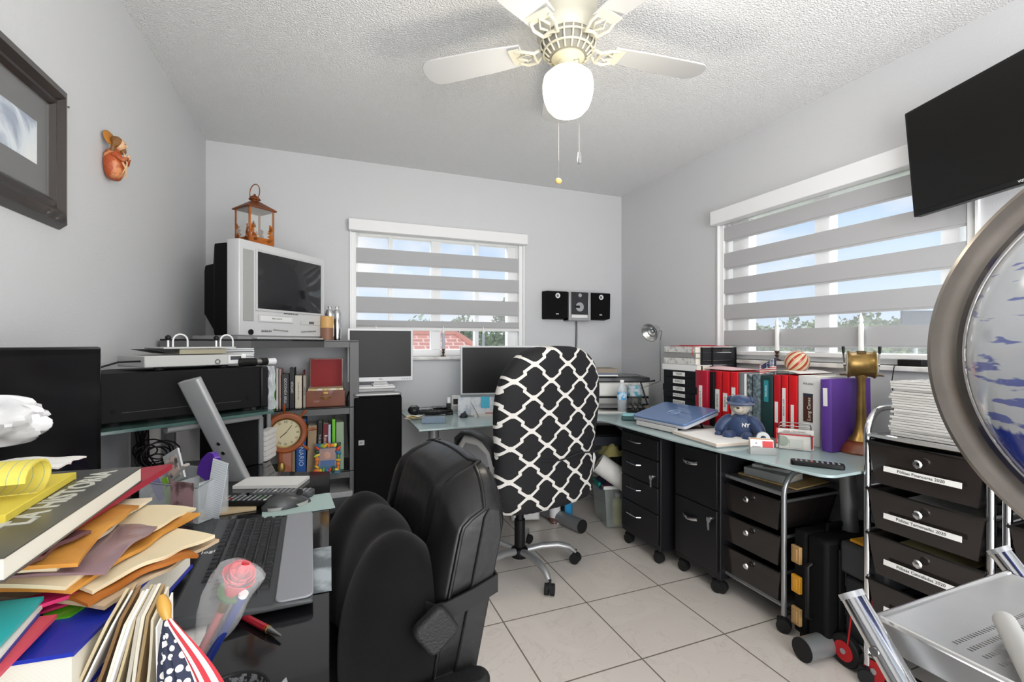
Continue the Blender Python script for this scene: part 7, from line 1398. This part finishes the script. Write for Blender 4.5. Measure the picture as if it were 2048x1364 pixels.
stick(st_, pn1, .0055, [('barrel', .0, .82, P('pen_red', 'a11a2a', .25, coat=.5), 1), ('ring', .82, .84, gold, 1.05)], 'red_pen', 'red and silver ballpoint pen lying on the black glass in front of the keyboard', 'pen'); o = bpy.data.objects['red_pen']; MB().cyl(st_ + (pn1 - st_) * .84, pn1, .0052, .0015, 14).build('tip', steel, o)
single('foil_packet', MB().sheet(lambda u, v: (u * .05, v * .025 + .004 * math.sin(u * 7), .004 + .008 * math.sin(u * 5) * math.sin(v * 4)), 10, 6, .001), P('foil', 'b9bec2', .2, metal=.7), 'crinkled clear foil packet lying behind the pen cup', 'packet', M=T(-.085, .64, .752, .5))
lean('loose_paper', 'white printed sheet under the pen cup and files', 'paper', [atz(420, 1225, .753), atz(300, 1262, .753), (-.25, .52, .753), (-.15, .55, .753)], paper, .001)

# ================================================================== steel step stool in the near right corner
o = thing('step_stool', 'chrome tube step stool with a perforated steel top plate, in the near right corner', 'step stool', I4)
SX0, SX1, SY0, SY1, SZ = .745, 1.10, .04, .435, .81
pm_ = P('perforated_steel', 'c2c2c1', .36, metal=.8, var=(3, 'a9a9a8', .35, .7)); t, b = nodes_of(pm_)
m = MB()
nx, ny = 44, 18; px0, px1, py0, py1 = SX0 + .028, SX1 - .03, SY0 + .05, SY1 - .07
xs_ = [px0 + (px1 - px0) * i / nx for i in range(nx + 1)]; ys_ = [py0 + (py1 - py0) * i / ny for i in range(ny + 1)]
m.box(SX0, px0, SY0, SY1, SZ - .003, SZ).box(px1, SX1, SY0, SY1, SZ - .003, SZ).box(px0, px1, SY0, py0, SZ - .003, SZ).box(px0, px1, py1, SY1, SZ - .003, SZ)
cxw, cyw = (px1 - px0) / nx, (py1 - py0) / ny
for j in range(ny + 1): m.box(px0, px1, ys_[j] - cyw * .29, min(py1, ys_[j] + cyw * .29), SZ - .003, SZ)
for j in range(ny):
    for i in range(nx + 1): m.box(max(px0, xs_[i] - cxw * .25), min(px1, xs_[i] + cxw * .25), ys_[j] + cyw * .29, ys_[j + 1] - cyw * .29, SZ - .003, SZ)
pl = m.build('top_plate', pm_, o, smooth=0)
m = MB().box(SX0, SX0 + .003, SY0, SY1, SZ - .04, SZ - .003).box(SX1 - .003, SX1, SY0, SY1, SZ - .04, SZ - .003).box(SX0, SX1, SY1 - .003, SY1, SZ - .03, SZ - .003).box(SX0, SX1, SY0, SY0 + .003, SZ - .03, SZ - .003); m.build('plate_flange', pm_, o, bevel=.002)
MB().tube([(SX0, SY1 - .002, SZ - .001), (SX1, SY1 - .002, SZ - .001)], .005, 8).tube([(SX0 + .002, SY0, SZ - .001), (SX0 + .002, SY1, SZ - .001)], .004, 8).build('rolled_edge', P('steel_bright', 'cfcfce', .2, metal=.9), o)
def slleg(x, y, sx, cap=True):
    top = Vector((x, y, SZ + .028)); d_ = Vector((-.10 * sx * 0 - .03, -.62, -.78)).normalized(); bot = top + d_ * ((SZ + .026) / -d_.z) * .99
    l = MB().tube([top, top + d_ * .3, bot], .0165, 16).build('leg', chrome, o); MB().cyl(top - d_ * .002, top + d_ * .006, .0175, n=20).build('end_cap', P('cap_steel', 'c9cacb', .3, metal=.6), l)
    MB().cyl(top + d_ * .07 + Vector((-.017, 0, 0)), top + d_ * .07 + Vector((-.020, 0, 0)), .006, n=14).build('rivet', steel, l)
slleg(SX0 - .024, SY1 + .02, 1); slleg(SX1 + .022, SY1 + .02, -1)
for x in (SX0 - .010, SX1 + .010):
    MB().tube([(x, SY1 - .04, SZ - .05), (x, SY1 - .0, SZ - .3), (x + .0, SY1 + .06, .012)], .011, 12).build('rear_leg', silvert, o)
MB().tube([(SX0, .34, .62), (SX1, .34, .62)], .012, 10).build('cross_bar', silvert, o); q = MB().box(SX0 + .0, SX1, .20, .34, .50, .515).build('lower_step', black, o, bevel=.003)

# ================================================================== globe with steel meridian ring on the stool
GD, GP = .80, R(59.9); gang = GP + YAW; gz_ = CAM_H - .029 * .36 / .67 * GD * .6
gc = Vector((GD * math.sin(gang), GD * math.cos(gang), 1.197)); tdir = Vector((math.cos(gang), -math.sin(gang), 0))   # image-right tangent
Ro, Ri, Rg = .322 * GD, .280 * GD, .267 * GD
o = thing('desk_globe', 'large pale and blue globe in a wide steel meridian ring on the step stool', 'globe', frame(gc, tdir))
# local: x right, y away from camera, z up
gm = P('globe_map', 'cfd3d8', .15, coat=.6); t, b = nodes_of(gm); tcn = t.nodes.new('ShaderNodeTexCoord')
mp1 = t.nodes.new('ShaderNodeMapping'); mp1.inputs['Scale'].default_value = (9, 9, 60); t.links.new(tcn.outputs['Object'], mp1.inputs[0])
nA = t.nodes.new('ShaderNodeTexNoise'); nA.inputs['Scale'].default_value = 1.6; nA.inputs['Detail'].default_value = 3; t.links.new(mp1.outputs[0], nA.inputs['Vector'])
rA = t.nodes.new('ShaderNodeValToRGB'); rA.color_ramp.elements[0].position = .56; rA.color_ramp.elements[1].position = .60; t.links.new(nA.outputs['Fac'], rA.inputs[0])
nB = t.nodes.new('ShaderNodeTexNoise'); nB.inputs['Scale'].default_value = 7; nB.inputs['Detail'].default_value = 8; t.links.new(tcn.outputs['Object'], nB.inputs['Vector'])
sp = t.nodes.new('ShaderNodeSeparateXYZ'); t.links.new(tcn.outputs['Object'], sp.inputs[0]); ma = t.nodes.new('ShaderNodeMath'); ma.operation = 'MULTIPLY_ADD'; ma.inputs[1].default_value = -3.0; ma.inputs[2].default_value = -.22; t.links.new(sp.outputs['Z'], ma.inputs[0])
mb_ = t.nodes.new('ShaderNodeMath'); mb_.operation = 'ADD'; t.links.new(ma.outputs[0], mb_.inputs[0]); t.links.new(nB.outputs['Fac'], mb_.inputs[1])
rB = t.nodes.new('ShaderNodeValToRGB'); rB.color_ramp.elements[0].position = .50; rB.color_ramp.elements[1].position = .52; t.links.new(mb_.outputs[0], rB.inputs[0])
m1 = t.nodes.new('ShaderNodeMixRGB'); m1.inputs[1].default_value = lin('cdd1d6'); m1.inputs[2].default_value = lin('6d76b4'); t.links.new(rA.outputs[0], m1.inputs[0])
m2 = t.nodes.new('ShaderNodeMixRGB'); m2.inputs[2].default_value = lin('2a3f9e'); t.links.new(m1.outputs[0], m2.inputs[1]); t.links.new(rB.outputs[0], m2.inputs[0]); t.links.new(m2.outputs[0], b.inputs['Base Color'])
MB().ball((0, 0, 0), Rg, n=64, m=40).build('sphere', gm, o, smooth=80)
ringm = P('meridian_steel', '9a928a', .28, metal=.85, var=(6, '756c66', .4, .7))
MB().lathe([(Ri, .002), (Ri + .004, .007), (Ri + .012, .004), (Ro - .012, .006), (Ro - .004, .009), (Ro + .001, .004), (Ro + .001, -.006), (Ri, -.006), (Ri, .002)], 128, Matrix.Rotation(R(90), 4, 'X') , cap=False).build('meridian_ring', ringm, o, smooth=40)
zbase = SZ + .0005 - 1.197
MB().lathe([(0, zbase), (.06, zbase), (.062, zbase + .012), (.03, zbase + .03), (.018, zbase + .06), (.02, -Ro + .004), (0, -Ro + .004)], 28, T(.0, .0, 0)).build('stand', chrome, o)
MB().lathe([(0, -.01), (.012, -.01), (.012, .012), (0, .02)], 14, T(0, 0, Ro)).build('finial', chrome, o)

w0, w1 = atz(2010, 1243, SZ + .022), atz(2085, 1385, SZ + .022); o = thing('white_rod', 'blunt white plastic rod lying on the perforated plate of the step stool', 'rod', I4)
MB().cyl(w0, w1, .0125, n=20).ball(w0, .0125, n=16, m=10).build('rod', P('rod_white', 'd0cfc9', .5), o); MB().box(-.012, .012, -.02, .02, 0, .006, T(w0.x - .0, w0.y - .03, SZ + .001, .4)).build('tan_tab', P('tab_tan', 'a87c4a', .6), o)
